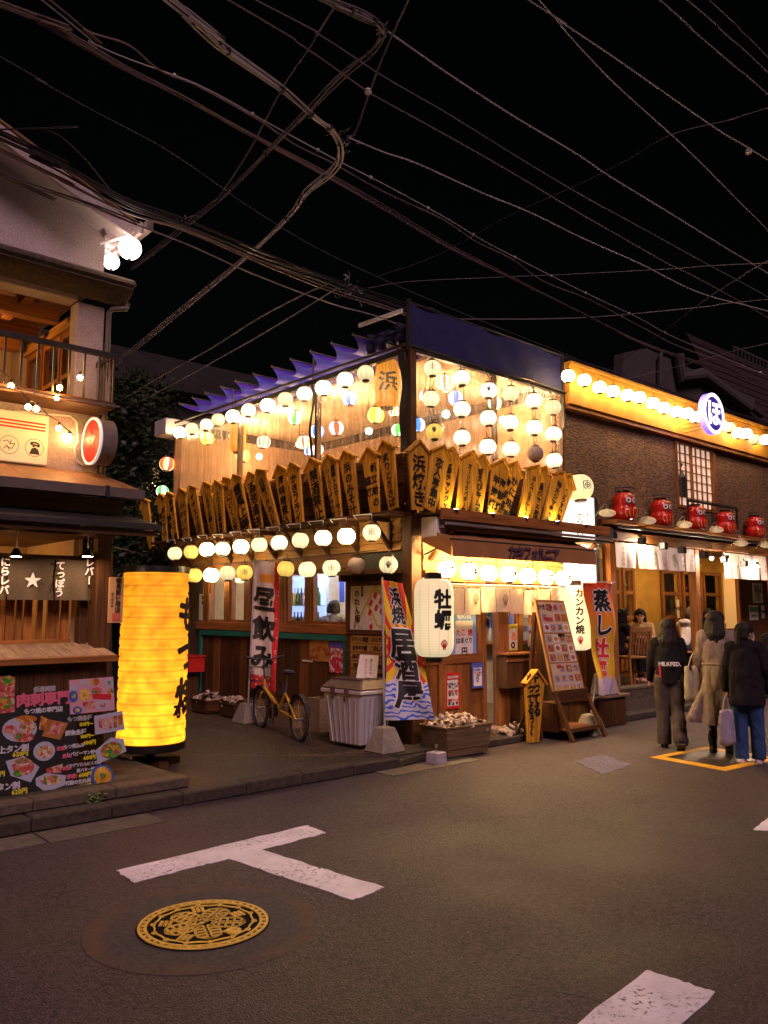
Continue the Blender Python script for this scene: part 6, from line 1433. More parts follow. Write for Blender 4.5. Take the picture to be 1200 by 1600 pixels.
bk_.part('handlebar', MB().tube([(.115,0,.63),(.085,0,.88)],.013,8).tube([(.11,-.26,.93),(.08,-.1,.89),(.08,.1,.89),(.11,.26,.93)],.011,8), M_iron, smooth=True)
for s in (-1,1): bk_.part('grip', MB().tube([(.10,.19*s,.915),(.13,.28*s,.935)],.016,8), M_tyre)
bk_.part('chain_wheel', MB().lathe([(.085,-.046),(.085,-.040),(0,-.040)],20,(bb[0],0,bb[2]),axis=1), M_iron); bk_.part('crank', MB().tube([(bb[0],-.06,bb[2]),(bb[0]-.05,-.06,bb[2]-.16)],.009,6), M_iron); bk_.part('pedal', MB().box(bb[0]-.09,-.15,bb[2]-.175,bb[0]-.01,-.06,bb[2]-.155), M_tyre)
bk_.part('crank', MB().tube([(bb[0],.06,bb[2]),(bb[0]+.05,.06,bb[2]+.16)],.009,6), M_iron)
for x, a0, a1 in ((0,.2,2.6),(Lb,.3,3.0)): bk_.part('mudguard', MB().sheet(lambda u, v, x=x, a0=a0, a1=a1: (x+(R+.035)*cos(a0+(a1-a0)*u), -.03+.06*v, R+(R+.035)*sin(a0+(a1-a0)*u)), 16, 2, .002), M_tyre, smooth=True)
bk_.part('basket', MB().tube([(-.18,-.14,.78),(.06,-.14,.78),(.06,.14,.78),(-.18,.14,.78),(-.18,-.14,.78)],.005,5).tube([(-.15,-.11,.60),(.04,-.11,.60),(.04,.11,.60),(-.15,.11,.60),(-.15,-.11,.60)],.005,5), M_iron)
for k in range(7):
    for s in (-1,1): bk_.part('basket_wire', MB().tube([(-.18+.04*k,.14*s,.78),(-.15+.032*k,.11*s,.60)],.003,4), M_iron)
bk_.part('stand', MB().tube([(Lb,.05,R),(Lb+.10,.12,.0)],.008,6), M_iron)
bk_.part('lock', MB().tube([(Lb*.60+.05*cos(t),-.03,.56+.09*sin(t)) for t in [2*pi*i/12 for i in range(12)]],.012,6,closed=True), M_tyre)
# cardboard / plywood boxes and shell heaps along the wall
def box_thing(name, c, sx, sy, sz, m, label, cat, rz=0, group=None):
    t = Thing(name, label, cat, c, rz, group)
    th = .014
    t.part('side', MB().box(-sx/2,-sy/2,0,-sx/2+th,sy/2,sz), m); t.part('side', MB().box(sx/2-th,-sy/2,0,sx/2,sy/2,sz), m)
    t.part('side', MB().box(-sx/2+th,-sy/2,0,sx/2-th,-sy/2+th,sz), m); t.part('side', MB().box(-sx/2+th,sy/2-th,0,sx/2-th,sy/2,sz), m); t.part('bottom', MB().box(-sx/2+th,-sy/2+th,0,sx/2-th,sy/2-th,.02), m); return t
M_shell = M('oyster_shell', (.55,.42,.32), (.30,.21,.15), .75, ns=30, bump=.5, stain=.4, vary=.35)
def shell_mesh(seed, n=9):
    r = random.Random(seed); mb = MB(); pts = [(0,0,.018)]
    for ring, rr in ((1,.55),(2,1.)):
        for k in range(n):
            t = 2*pi*k/n; q = rr*(1+.22*sin(t*2+seed)+r.uniform(-.12,.12)); pts.append((.052*q*cos(t), .037*q*sin(t), .018*(1-rr)+(.004 if ring == 1 else r.uniform(-.006,.006))))
    fs = [(0,1+k,1+(k+1)%n) for k in range(n)]+[(1+k,1+n+k,1+n+(k+1)%n,1+(k+1)%n) for k in range(n)]
    mb.add(pts, fs); b = len(mb.v); mb.add([(x,y,z-.012) for x, y, z in pts], [tuple(reversed(f)) for f in fs]); return mb.mesh('shell', M_shell)
SH = [shell_mesh(s) for s in range(5)]
def shells(parent, n, fx, fy, fz, top, sc_=1.):
    for i in range(n):
        a, b = random.uniform(-1,1), random.uniform(-1,1); o = mk('shell', random.choice(SH), parent)
        o.location = (a*fx, b*fy, fz+top*max(0, 1-a*a*.8)*max(0, 1-b*b*.8)*random.uniform(.75,1)); o.rotation_euler = (random.uniform(-.9,.9), random.uniform(-.9,.9), random.uniform(0,6.3)); k = sc_*random.uniform(.8,1.25); o.scale = (k,k,k)
# oyster box at the entrance
A_, B2 = Z(660,1150,.30), Z(742,1140,.30)
ob = Thing('oyster_box', 'wooden planter box heaped with empty oyster shells by the entrance', 'box', (6.98,6.62,.0), rz=-.03)
M_bx = wood('weathered_box', (.20,.125,.055), 'x', .8, vary=.12)
def trough(t, x, y, h, m):
    for s in (-1,1):
        t.part('side_panel', MB().add([(-x*.88,s*y*.84-.008,.02),(x*.88,s*y*.84-.008,.02),(x*.88,s*y*.84+.008,.02),(-x*.88,s*y*.84+.008,.02),(-x,s*y-.008,h),(x,s*y-.008,h),(x,s*y+.008,h),(-x,s*y+.008,h)],[(0,3,2,1),(4,5,6,7),(0,1,5,4),(1,2,6,5),(2,3,7,6),(3,0,4,7)]), m)
        t.part('end_panel', MB().add([(s*x*.88-.008,-y*.83,.02),(s*x*.88+.008,-y*.83,.02),(s*x*.88+.008,y*.83,.02),(s*x*.88-.008,y*.83,.02),(s*x-.008,-y*.99,h),(s*x+.008,-y*.99,h),(s*x+.008,y*.99,h),(s*x-.008,y*.99,h)],[(0,3,2,1),(4,5,6,7),(0,1,5,4),(1,2,6,5),(2,3,7,6),(3,0,4,7)]), m)
        t.part('rim', MB().beam((-x-.02,s*y,h+.01),(x+.02,s*y,h+.01),.035,.02), m); t.part('rim', MB().beam((s*x,-y,h+.011),(s*x,y,h+.011),.035,.02), m)
        t.part('band', MB().beam((-x*.93,s*(y*.90+.012),h*.36),(x*.93,s*(y*.90+.012),h*.36),.008,.03), m)
    t.part('fill', MB().box(-x*.9,-y*.88,h-.12,x*.9,y*.88,h-.04), m)
trough(ob, .36, .22, .33, M_bx); shells(ob.o, 110, .33, .19, .30, .15, 1.15)
wt = Thing('concrete_weight', 'small square concrete weight with an eye bolt on the kerb before the oyster box', 'weight', (6.42,6.38,.0), rz=.1)
wt.part('block', frus(MB(), .085, .085, 0, .078, .078, .12), M('grey_block', (.40,.37,.40), None, .85, ns=30, bump=.3, stain=.3), bev=.008); wt.part('eye_bolt', MB().tube([(.0,0,.12),(0,0,.16),(.02,0,.18),(0,0,.20),(-.02,0,.18),(0,0,.16)],.006,6), M_steel)
# heaps by the side wall: red crate on a post, shell tubs, paper bags
t = Thing('shell_tub', 'low dark tub heaped with oyster shells against the side wall, left of the flat box', 'tub', (6.35,11.15,.1)); trough(t, .17, .24, .19, W_dark['y']); shells(t.o, 45, .15, .22, .18, .12, 1.2)
t = Thing('shell_tub', 'small tub of oyster shells right beside the banner pole', 'tub', (6.38,10.45,.1)); trough(t, .14, .20, .19, W_dark['y']); shells(t.o, 35, .13, .19, .18, .10, 1.2)
t = Thing('shell_stack', 'tall leaning stack of shells and drink cans behind the giant lantern', 'shells', (6.30,12.55,.1)); t.part('barrel', MB().lathe([(.16,0),(.17,.02),(.17,.48),(.155,.50),(0,.50)], 18), W_dark['z']); shells(t.o, 60, .15, .15, .5, .22, 1.3)
rc = Thing('red_crate', 'red plastic bottle crate on a dark stand by the far end of the wall', 'crate', (6.40,11.95,.1))
M_rc = P('red_crate_plastic', (.50,.02,.015), .45)
rc.part('stand', MB().box(-.12,-.16,0,.12,.16,.56), W_dark['z']); rc.part('crate', MB().box(-.17,-.26,.57,.17,.26,.60).box(-.17,-.26,.60,-.155,.26,.80).box(.155,-.26,.60,.17,.26,.80).box(-.155,-.26,.60,.155,-.245,.80).box(-.155,.245,.60,.155,.26,.80), M_rc); rc.part('rim', MB().box(-.185,-.275,.80,-.155,.275,.825).box(.155,-.275,.80,.185,.275,.825).box(-.155,-.275,.80,.155,-.245,.825).box(-.155,.245,.80,.155,.275,.825), M_rc)
rc.part('lettering', glyphs(MB(), lay('生ビール', .085, .01), flat((-.171,0,.70), *YF, .003)), T_white)
box_thing('plywood_box', (6.42,9.95,.1), .22, .30, .30, M_ply, 'tan plywood box tucked behind the front wheel of the bicycle', 'box', .1)
box_thing('plywood_box', (6.42,9.15,.1), .22, .46, .28, M_ply, 'wider plywood box behind the bicycle frame', 'box', .0)
box_thing('plywood_box', (6.48,8.55,.1), .20, .26, .42, M_ply, 'upright dark plywood box behind the rear wheel', 'box', .0)
# posters on the side wall and the notice boards
def poster(name, pts4, X, mat, label, cat='poster', lines=None, off=.02):
    q = [px(u, v, X) for u, v in pts4]; zb = min(p.z for p in q)
    t = Thing(name, label, cat, (X, (q[0].y+q[1].y)/2, zb)); t.part('sheet', MB().add([p for p in q], [(0,1,2,3)]) if 0 else MB().box(X-.004, min(p.y for p in q), zb, X, max(p.y for p in q), max(p.z for p in q)), mat, w=True); return t, q
M_op = foodmat('orange_poster', [(.55,.22,.03),(.60,.27,.05),(.40,.12,.02),(.65,.35,.10)], 5.)
t, q = poster('orange_poster', ((484,995),(514,997),(514,1034),(484,1032)), CX-.02, M_op, 'orange photo menu poster on the planks right of the bicycle')
def rowtxt(t, X, yl, yr, z, s, size, mat): t.part('lettering', glyphs(MB(), lay(s, size, .0), flat((X-.005,(yl+yr)/2,z), *YF, .002), 0, size*.03), mat, w=True)
rowtxt(t, CX-.024, q[0].y, q[1].y, q[0].z-.03, '海鮮メニュー', .04, T_white)
m_, N_, L__, B__ = nodes('red_blue_poster'); tc_ = N_.new('ShaderNodeTexCoord'); sp_ = N_.new('ShaderNodeSeparateXYZ'); L__.new(tc_.outputs['Object'], sp_.inputs[0]); nn_ = noi(N_, L__, tc_.outputs['Object'], 16, 3)
cc_ = mixc(N_, L__, mth(N_, L__, 'GREATER_THAN', nn_, .54), (.60,.03,.06), (.70,.62,.70)); cc_ = mixc(N_, L__, mth(N_, L__, 'GREATER_THAN', mth(N_, L__, 'ADD', sp_.outputs[2], mth(N_, L__, 'MULTIPLY', nn_, .1)), .37), cc_, (.10,.10,.50)); L__.new(cc_, B__.inputs['Base Color'])
t, q = poster('festival_poster', ((515,998),(537,999),(537,1051),(515,1050)), CX-.022, m_, 'red and blue illustrated poster beside the orange one'); rowtxt(t, CX-.026, q[0].y, q[1].y, q[0].z-.14, '生ビール', .045, T_white); rowtxt(t, CX-.026, q[0].y, q[1].y, q[0].z-.20, '祭', .07, P('poster_yellow',(.75,.5,.05),.6))
t, q = poster('paper_menu', ((312,928),(328,928),(328,969),(312,969)), CX-.01, M_paperw, 'white vertical menu sheet at the far end of the side windows')
for k in range(4): rowtxt(t, CX-.014, q[0].y, q[1].y, q[0].z-.06-.085*k, ('酒 肴','焼 煮','魚','貝')[k], .06, M_ink if k < 2 else M_red)
t = Thing('tape_strip', 'torn strip of tan tape stuck on the planks under the posters', 'tape', (CX-.02,9.1,.95)); t.part('strip', MB().box(CX-.022,8.98,.94,CX-.018,9.22,.965), M_paperw, w=True)
# map board
ya, yb2 = 7.37, 8.15
mp_ = Thing('map_board', 'framed white street map with yellow roads and red blocks beside the corner banner', 'map', (CX-.05,(ya+yb2)/2,1.39))
mp_.part('sheet', MB().box(CX-.045,ya,1.395,CX-.04,yb2,1.945), M_paperw, w=True)
mf = flat((CX-.045,(ya+yb2)/2,1.67), *YF, .002); Yr = P('map_road',(.62,.48,.05),.7)
mp_.part('road', strokes(MB(), [[(-.36,.16),(-.26,-.02),(-.31,-.26)],[(-.31,-.26),(.10,.27)],[(.10,.27),(.36,-.02)],[(-.05,.06),(.14,-.22),(.30,-.26)]], lambda x, y, k=0: mf(x, y, 0), .03), Yr, w=True)
for k, (a, b) in enumerate(((.02,.06),(.12,.0),(.10,.15),(.20,.08),(.0,-.06),(.22,-.04))):
    mp_.part('block', MB().add([mf(a+x*.042, b+y*.05, .001) for x, y in ((-1,-.4),(.1,-1),(1,.4),(-.1,1))], [(0,1,2,3)]), P('map_red',(.55,.03,.02),.7) if k == 0 else MATS['map_red'], w=True)
mp_.part('dot', MB().add([mf(.02+.035*cos(t), -.235+.035*sin(t), .001) for t in [2*pi*i/14 for i in range(14)]], [tuple(range(14))]), MATS['map_red'], w=True)
mp_.part('outline', strokes(MB(), [[(-.24,-.22),(-.14,-.06),(-.08,-.12),(-.18,-.27),(-.24,-.22)],[(-.06,-.2),(.02,-.12),(.04,-.2)],[(.28,-.1),(.36,-.2)]], mf, .004), M_ink, w=True)
mp_.part('lettering', glyphs(MB(), lay('のれん街', .10, .0, True, 1.05), lambda x, y, k=0: mf(x-.245-.04*(y), y+.02, .002+k), 0, .003), M_ink, w=True); mp_.part('lettering', glyphs(MB(), lay('恵比寿', .045, .0, True, 1.), lambda x, y, k=0: mf(x-.15, y+.20, .002+k), 0, .002), M_ink, w=True)
mp_.part('lamp', MB().lathe([(.012,0),(.035,-.05)],10,(CX-.10,8.0,2.05)), M_iron, w=True)
# list board of shop names
lb = Thing('shop_list_board', 'wooden board listing numbered shop names in two columns under the map', 'board', (CX-.05,(ya+yb2)/2,.78))
M_lb = wood('list_plate', (.62,.33,.08), 'y', .6, stain=.2, vary=.10); NM = [['①イザカヤ','②しぐれ','⑤やっこ','⑦串松','⑩肉寿司'],['③かいじ食堂','④カキ小屋','⑥ジンギス','⑧万てん','⑨神田']]
for c in range(2):
    for r in range(5):
        a = ya+.01+c*.38; z = 1.33-.108*(r+1)
        pl_ = lb.part('name_plate', MB().box(CX-.055,a,z+.004,CX-.045,a+.372,z+.104), M_lb, w=True, bev=.002); lb.part('lettering', glyphs(MB(), lay(NM[c][r], .062, .0, pitch=.92), flat((CX-.055,a+.186,z+.054), *YF, .002), 0, .0022), M_ink, pl_, w=True)
# notices on the street face
def notice(u0, v0, u1, v1, Y, label, frame=None, lines=(), cat='notice', name='notice'):
    A = py(u0, v0, Y); Bq = py(u1, v1, Y); t = Thing(name, label, cat, ((A.x+Bq.x)/2, Y, Bq.z))
    t.part('sheet', MB().box(A.x,Y-.004,Bq.z,Bq.x,Y,A.z), frame or M_paperw, w=True); W_ = Bq.x-A.x; H_ = A.z-Bq.z
    if frame: t.part('panel', MB().box(A.x+W_*.14,Y-.006,Bq.z+H_*.08,Bq.x-W_*.14,Y-.0045,A.z-H_*.20), M_paperw, w=True)
    for s, fy, sz, m in lines: t.part('lettering', glyphs(MB(), lay(s, sz*W_, .0), flat(((A.x+Bq.x)/2,Y-.006,A.z-H_*fy), *XF, .002), 0, sz*W_*.03), m, w=True)
    return t
notice(695,1052,719,1106,CY-.03,'red bordered notice with three boxed drawings on the entrance panel',M_red,(('店内全席禁煙',.12,.12,T_white),('FLOOR ※ 2F',.30,.13,M_ink),('紙 ◯ ☆',.38,.15,M_ink),('禁煙席 喫煙',.52,.12,M_red),('煙 ◎ 匂',.60,.15,M_ink),('喫煙 可 凸',.76,.14,M_red),('席 ▲ ◆',.85,.17,M_ink)))
notice(737,1036,755,1074,CY-.052,'blue bordered white notice pinned by the doorway edge',M_bluep,(('お客様へ',.28,.17,M_bluep),('マスク着用',.40,.13,M_red),('ご協力',.50,.15,M_ink),('♡',.68,.40,M_bluep)))
notice(668,965,678,1000,CY-.02,'small leaflet behind the left big lantern glass',None,(('案内',.3,.3,M_ink),))
a = notice(705,955,744,1028,CY-.02,'blue white poster and leaflets behind the entrance glass, left of the doorway',P('sky_poster',(.20,.35,.72),.6),(('旬の貝',.10,.2,T_white),('たこ 焼',.45,.2,MATS['map_red']),('はまぐり',.62,.17,M_ink),('円',.85,.25,M_ink)))
notice(793,975,809,1016,CY-.02,'yellow poster with a black drop mascot-free emblem on the sliding door glass'.replace(' mascot-free',''),P('lime_poster',(.62,.60,.08),.6),(('ハイボール',.12,.14,M_ink),('♨',.45,.5,P('coral',(.75,.25,.12),.6)),('◎',.80,.5,M_ink)))
notice(824,978,832,1010,CY-.03,'pale blue slip taped on the last post of the entrance',P('blue_slip',(.40,.42,.75),.6),(('営業',.3,.4,M_ink),))
notice(862,962,876,1012,6.90,'narrow blue menu slip partly hidden behind the leaning menu stand',MATS['blue_slip'],(('蒸',.3,.5,M_ink),))
notice(1057,937,1062,965,9.0,'narrow white paper strip on the yellow wall above the seated woman',None,(('予約席',.5,.9,M_ink),))
notice(1175,911,1192,942,7.89,'upper white sheet of dense writing on the dark panel door',None,(('お知らせ',.2,.2,M_ink),('営業時間',.4,.18,M_ink),('17:00',.6,.22,M_ink),('23:00',.8,.22,M_ink)))
t = notice(1170,946,1185,969,7.89,'green headed certificate under the upper notice on the dark panel door',None,(('★★★',.70,.22,M_ink),)); A = py(1171,948,7.88); Bq = py(1184,956,7.88); t.part('header', MB().box(A.x,7.875,Bq.z,Bq.x,7.879,A.z), MATS['print_green'], w=True)
notice(1189,946,1195,966,7.89,'thin white slip right of the green headed certificate',None,(('禁煙',.5,.5,M_ink),))
# mailbox-like wooden cabinet
cb = Thing('wooden_cabinet', 'small slanted wooden cabinet hung on the wall right of the doorway', 'cabinet', (8.85,6.96,.75)); q0 = py(790,1022,6.86); q1 = py(833,1072,6.86)
cb.part('case', MB().box(q0.x,6.84,q1.z,q1.x,7.03,q0.z-.02), W_dark['z'], w=True, bev=.006); cb.part('hood', MB().beam((q0.x-.02,6.90,q0.z),(q1.x+.02,6.90,q0.z),.20,.025), W_mid['x'], w=True); cb.part('lower_rail', MB().box(q0.x-.01,6.82,q0.z-.10,q1.x+.01,6.84,q0.z-.07), W_mid['x'], w=True)
# arrow-topped plaque standing on the road edge
a = pz(835,1162,0.); q = py(832,1050,a.y); t = plaque((a.x,a.y,0.012), q.z, .36, -.075, '', 'standing golden arrow topped sign saying yatteru in black hiragana', XF, depth=.05, group=None)
c = V((a.x,a.y,0)); t.part('lettering', glyphs(MB(), lay('やってる', .155, .01, True, .88), flat(c+V((.055,-.0,.60)), V((1,0,.05)), V((-.05,0,1)), .004), 0, .008), M_ink, w=True)
t.part('lettering', glyphs(MB(), lay('やってるぅ〜', .135, .01, True, .92), flat(c+V((-.06,0,.48)), V((1,0,.05)), V((-.02,0,1)), .004), 0, .007), M_ink, w=True); t.o['category'] = 'sign'
t.part('prop', MB().beam(c+V((0,.06,.5)), c+V((0,.30,.02)),.04,.02), W_dark['z'], w=True)
t = Thing('shell_heap', 'scattered empty shells on the step behind the arrow topped sign', 'shells', (8.35,6.80,.09)); shells(t.o, 45, .30, .07, .02, .10, 1.2)
# leaning tall menu stand with laminated food cards
A0, A1, A2, A3 = py(838,938,6.55), py(880,940,6.55), py(914,1083,6.42), py(868,1087,6.42)
ms = Thing('menu_stand', 'tall leaning wooden easel covered with laminated food photo menus right of the entrance', 'menu stand', (8.95,6.45,0))
def stq(u, v): 
    a_ = A3.lerp(A2, u); b_ = A0.lerp(A1, u); return a_.lerp(b_, v)
ux_ = (A2-A3).normalized(); uy_ = (A0-A3).normalized(); nn_ = ux_.cross(uy_).normalized()
ms.part('back_board', MB().add([stq(-.04,-.01),stq(1.03,-.01),stq(1.03,1.01),stq(-.04,1.01)]+[stq(a,b)-nn_*.03 for a, b in ((-.04,-.01),(1.03,-.01),(1.03,1.01),(-.04,1.01))],[(0,1,2,3),(7,6,5,4),(0,4,5,1),(1,5,6,2),(2,6,7,3),(3,7,4,0)]), W_lite['z'], w=True)
for k, (v0, v1) in enumerate(((.66,.985),(.345,.645),(.02,.33))):
    ms.part('menu_sheet', MB().add([stq(a,b)+nn_*.003 for a, b in ((.03,v0),(.98,v0),(.98,v1),(.03,v1))],[(0,1,2,3)]), P('menu_sheet_tan',(.60,.46,.30),.35) if k == 0 else MATS['menu_sheet_tan'], w=True)
    for r in range(3):
        for c in range(4):
            if (k, r, c) in ((0,2,0),(0,1,1),(2,2,0)): continue
            u0 = .07+.235*c; h_ = (v1-v0)/3; w0 = v0+h_*(r+.12); big = random.random() < .2
            o = ms.part('food_photo', MB().add([stq(a,b)+nn_*.005 for a, b in ((u0,w0),(u0+.19,w0),(u0+.19,w0+h_*.72),(u0,w0+h_*.72))],[(0,1,2,3)]), random.choice((F_dish,F_wood,MATS['print_white'],F_dish)), w=True)
            ms.part('dish', MB().add([stq(u0+.095+.075*cos(q), w0+h_*.36+h_*.28*sin(q))+nn_*.0062 for q in [2*pi*i/12 for i in range(12)]],[tuple(range(12))]), random.choice((F_meat,F_fry,F_mix,F_egg,F_mix)), o, w=True)
for a, b, s, z, m in ((.25,.93,'かきごや',.075,M_ink),(.30,.80,'浜焼き',.06,M_red),(.3,.32-.02,'名物',.05,M_red),(.62,.63,'海鮮丼',.05,M_ink)):
    c = stq(a, b); ms.part('lettering', glyphs(MB(), lay(s, z, .0), flat(c, ux_, uy_, .008), 0, .002), m, w=True)
zl = A3.z
for s, xx in ((0, A3.x-.02), (1, A2.x+.0)):
    ms.part('front_leg', MB().beam((xx,6.43,zl+.05),(xx+.06+.05*s,6.20,.01),.05,.04,(0,1,0)), W_dark['z'], w=True)
    ms.part('back_leg', MB().beam((A0.x+.03+(A1.x-A0.x)*s,6.60,A0.z-.15),(xx-.12+.1*s,6.78,.01),.05,.04,(0,1,0)), W_dark['z'], w=True)
ms.part('cross_rail', MB().beam((A3.x,6.40,zl-.02),(A2.x+.02,6.40,zl-.02),.03,.16), W_dark['x'], w=True); ms.part('cross_rail', MB().beam((A3.x-.0,6.25,.14),(A2.x+.08,6.25,.14),.03,.05), W_dark['x'], w=True)
ms.part('side_panel', MB().box(A3.x-.20,6.5,.02,A3.x-.17,6.78,zl+.05), W_dark['z'], w=True); ms.part('cupboard', MB().box(A3.x+.02,6.42,.10,A3.x+.26,6.7,zl-.1), W_dark['z'], w=True)
ms.part('lower_shelf', MB().box(A3.x+.05,6.28,.13,A2.x+.05,6.7,.15), W_mid['x'], w=True); ms.part('handle', MB().box(A3.x+.12,6.415,.52,A3.x+.15,6.425,.58), M_steel, w=True)
# low shelf cabinet and crates at the end of the bar
lc = Thing('low_cabinet', 'low grey wooden cabinet with a pale top behind the oyster banner', 'cabinet', (10.1,6.8,0)); lc.part('case', MB().box(9.65,6.68,.0,10.62,6.98,.40), W_dark['z'], w=True); lc.part('top', MB().box(9.6,6.62,.401,10.66,7.0,.44), W_pale['x'], w=True, bev=.006)
for k in range(5): lc.part('plank', MB().box(9.66+.19*k,6.668,.02,9.84+.19*k,6.679,.39), W_dark['z'], w=True)
st_ = Thing('stacked_tray', 'white foam tray and folded cloth on the low cabinet', 'tray', (10.2,6.75,.44)); st_.part('tray', frus(MB(), .20,.13,0,.12,.10,.30,(0,0)), P('tray_grey',(.42,.34,.30),.6), bev=.02)
for i, (x, y, w_, h_, m, lab) in enumerate(((10.90,7.35,.16,.52,P('deep_blue_crate',(.01,.10,.42),.5),'tall stack of deep blue crates by the terrace post'),(11.2,7.35,.15,.24,P('cyan_crate',(.03,.30,.50),.5),'single light blue crate on the terrace edge'))):
    t = Thing('plastic_crate', lab, 'crate', (x,y,.42))
    for k in range(int(h_/.13)): t.part('tier', MB().box(-w_,-.14,.13*k,w_,.14,.13*k+.115), m, bev=.008); 
    for k in range(5): t.part('rib', MB().box(-w_+.02+.06*k,-.148,.01,-w_+.035+.06*k,-.141,h_-.02), m)
# entrance noren with shells, seven panels
nx0, nx1 = py(702,920,6.82).x, py(899,935,6.82).x; zt = 1.94
en = Thing('shell_noren', 'short cream noren with purple fan shell crests across the entrance', 'curtain', ((nx0+nx1)/2,6.82,1.62)); M_cr = M('cream_cotton', (.62,.50,.33), (.55,.43,.27), .9, ns=60, bump=.1, stain=.12, vary=.04)
en.part('rod', MB().tube([(6.75,6.84,zt+.01),(nx1+.15,6.84,zt+.01)],.012,8), M_white, w=True)
PUR = P('crest_purple', (.10,.03,.06), .8); N_ = 9
for k in range(N_):
    a = nx0+(nx1-nx0)*k/N_; b = nx0+(nx1-nx0)*(k+.95)/N_
    fn = lambda u, v, kk=0, a=a, b=b: V((a+(b-a)*u, 6.82-.018*sin(u*pi)*(1-v)-.018*(1-v)*sin(u*7+a*5)-kk, 1.60+.02*sin(a*5)+(zt-.02-1.60)*v))
    en.part('cloth_panel', MB().sheet(fn, 8, 8, .003), M_cr, w=True, smooth=True)
    if k % 2 == 1: en.part('shell_crest', strokes(MB(), scallop(.078), flat(((a+b)/2,6.775,1.765), *XF, .0), .006), PUR, w=True)
    en.part('loop', MB().box(a+.01,6.822,zt-.03,a+.03,6.858,zt+.03), M_cr, w=True)
# tarpaulin apron on the wall behind and the left street bits
# ------------------------------------------------------------------ dark end of the lane: house, ivy, cables boxes
bh = Thing('lane_house', 'dark house at the end of the lane overgrown with ivy, one window lit', 'building', (2,17,0)); h_ = bh.part
M_dk = M('dark_render', (.028,.022,.02), None, .9, ns=6, bump=.2, stain=.4)
h_('wall', MB().box(-2,17,0,13,17.4,6.6), M_dk, w=True); h_('roof', MB().add([(-2.5,16.6,6.6),(13.5,16.6,6.6),(13.5,19.5,8.2),(-2.5,19.5,8.2),(-2.5,16.6,6.72),(13.5,16.6,6.72),(13.5,19.5,8.32),(-2.5,19.5,8.32)],[(0,3,2,1),(4,5,6,7),(0,1,5,4),(1,2,6,5),(2,3,7,6),(3,0,4,7)]), M_iron, w=True)
A = py(237,720,16.98); Bq = py(262,775,16.98)
wf = h_('window', MB().box(A.x-.1,16.93,Bq.z-.1,Bq.x+.1,16.98,A.z+.1), M_dk, w=True); h_('pane', MB().box(A.x,16.91,Bq.z,Bq.x,16.925,A.z), P('lit_far_window',(.5,.4,.3),.5,0,(1.,.6,.3),.10), wf, w=True)
hs2 = Thing('lane_shed', 'low tiled lean-to roof between the grill shop and the lane', 'building', (3.9,10,0))
for k in range(6): hs2.part('roof_course', MB().add([(3.25,9.6+.35*k,2.55+.05*k),(4.4,9.6+.35*k,2.35+.05*k),(4.4,9.97+.35*k,2.42+.05*k),(3.25,9.97+.35*k,2.62+.05*k)],[(0,1,2,3)]), M_iron, w=True)
hs2.part('wall', MB().box(3.25,9.7,.1,4.15,11.9,2.33), W_dark['z'], w=True)
def leafmat(name, c):
    m, N, L, B = nodes(name); oi = N.new('ShaderNodeTexCoord'); n = noi(N, L, oi.outputs['Object'], 2.5, 3); L.new(mixc(N, L, rng(N, L, n, .35, .65), tuple(x*.4 for x in c), c), B.inputs['Base Color']); B.inputs['Roughness'].default_value = .5; return m
M_leaf = leafmat('ivy_leaf', (.025,.042,.012)); M_bark = M('bark', (.07,.05,.035), None, .9, ns=20, bump=.5)
def leaves(n, fn, s, seed):
    r = random.Random(seed); mb = MB()
    for i in range(n):
        c = V(fn(r)); a = V((r.gauss(0,1), r.gauss(0,1), r.gauss(0,1))).normalized(); b = a.orthogonal().normalized(); k = s*r.uniform(.6,1.3)
        mb.add([c-a*k, c+b*k*.5, c+a*k, c-b*k*.5], [(0,1,2,3)])
    return mb
def ivy(name, label, cat, cx_, y, z0, z1, w, n, seed, base):
    t = Thing(name, label, cat, base)
    def fn(r):
        z = z0+(z1-z0)*r.random(); c = int(r.random()*9); ang = c*2.1; rad_ = w*(.35+.65*r.random())*(.6+.4*sin(z*2.3+c)); return (cx_+cos(ang)*rad_*.8+r.gauss(0,.10), y+sin(ang)*rad_*.35+r.gauss(0,.12), z+r.gauss(0,.1))
    t.part('crown', leaves(n, fn, .075, seed), M_leaf, w=True, kind='stuff'); t.part('trunk', MB().tube([(base[0],base[1],base[2]),(cx_-.1,y,z0),(cx_+.1,y,(z0+z1)/2),(cx_,y,z1-.3)],[.08,.07,.05,.02],8), M_bark, w=True)
ivy('ivy_tree', 'dark leafy ivy covered tree between the two shops at the lane end', 'tree', 7.35, 16.0, 2.2, 6.6, 1.1, 6500, 3, (7.35,16.0,-.004))
ivy('ivy_tree', 'second leafy tree further left against the dark house', 'tree', 6.6, 15.4, 2.2, 6.0, 1.0, 5000, 4, (6.6,15.4,.1))
ivy('shrub', 'loose shrub lit from the window behind the leftmost plaque', 'shrub', 7.75, 15.4, 2.4, 4.8, .7, 2600, 5, (7.75,15.4,-.004))
for i, (x, y, z) in enumerate(((7.95,15.9,3.7),(7.8,16.3,4.3),(7.7,16.4,3.3))):
    t = Thing('garden_lamp', 'small warm lamp glimmering through the leaves, %s' % ('lower right','upper','lowest')[i], 'lamp', (x,y,z)); t.part('bulb', MB().ball((0,0,0),.06,8,6), MATS.get('garden_bulb') or lamp('garden_bulb', (1.,.55,.22), 14.), smooth=True); t.part('cap', MB().lathe([(.03,.05),(.05,.03)], 8), M_iron)
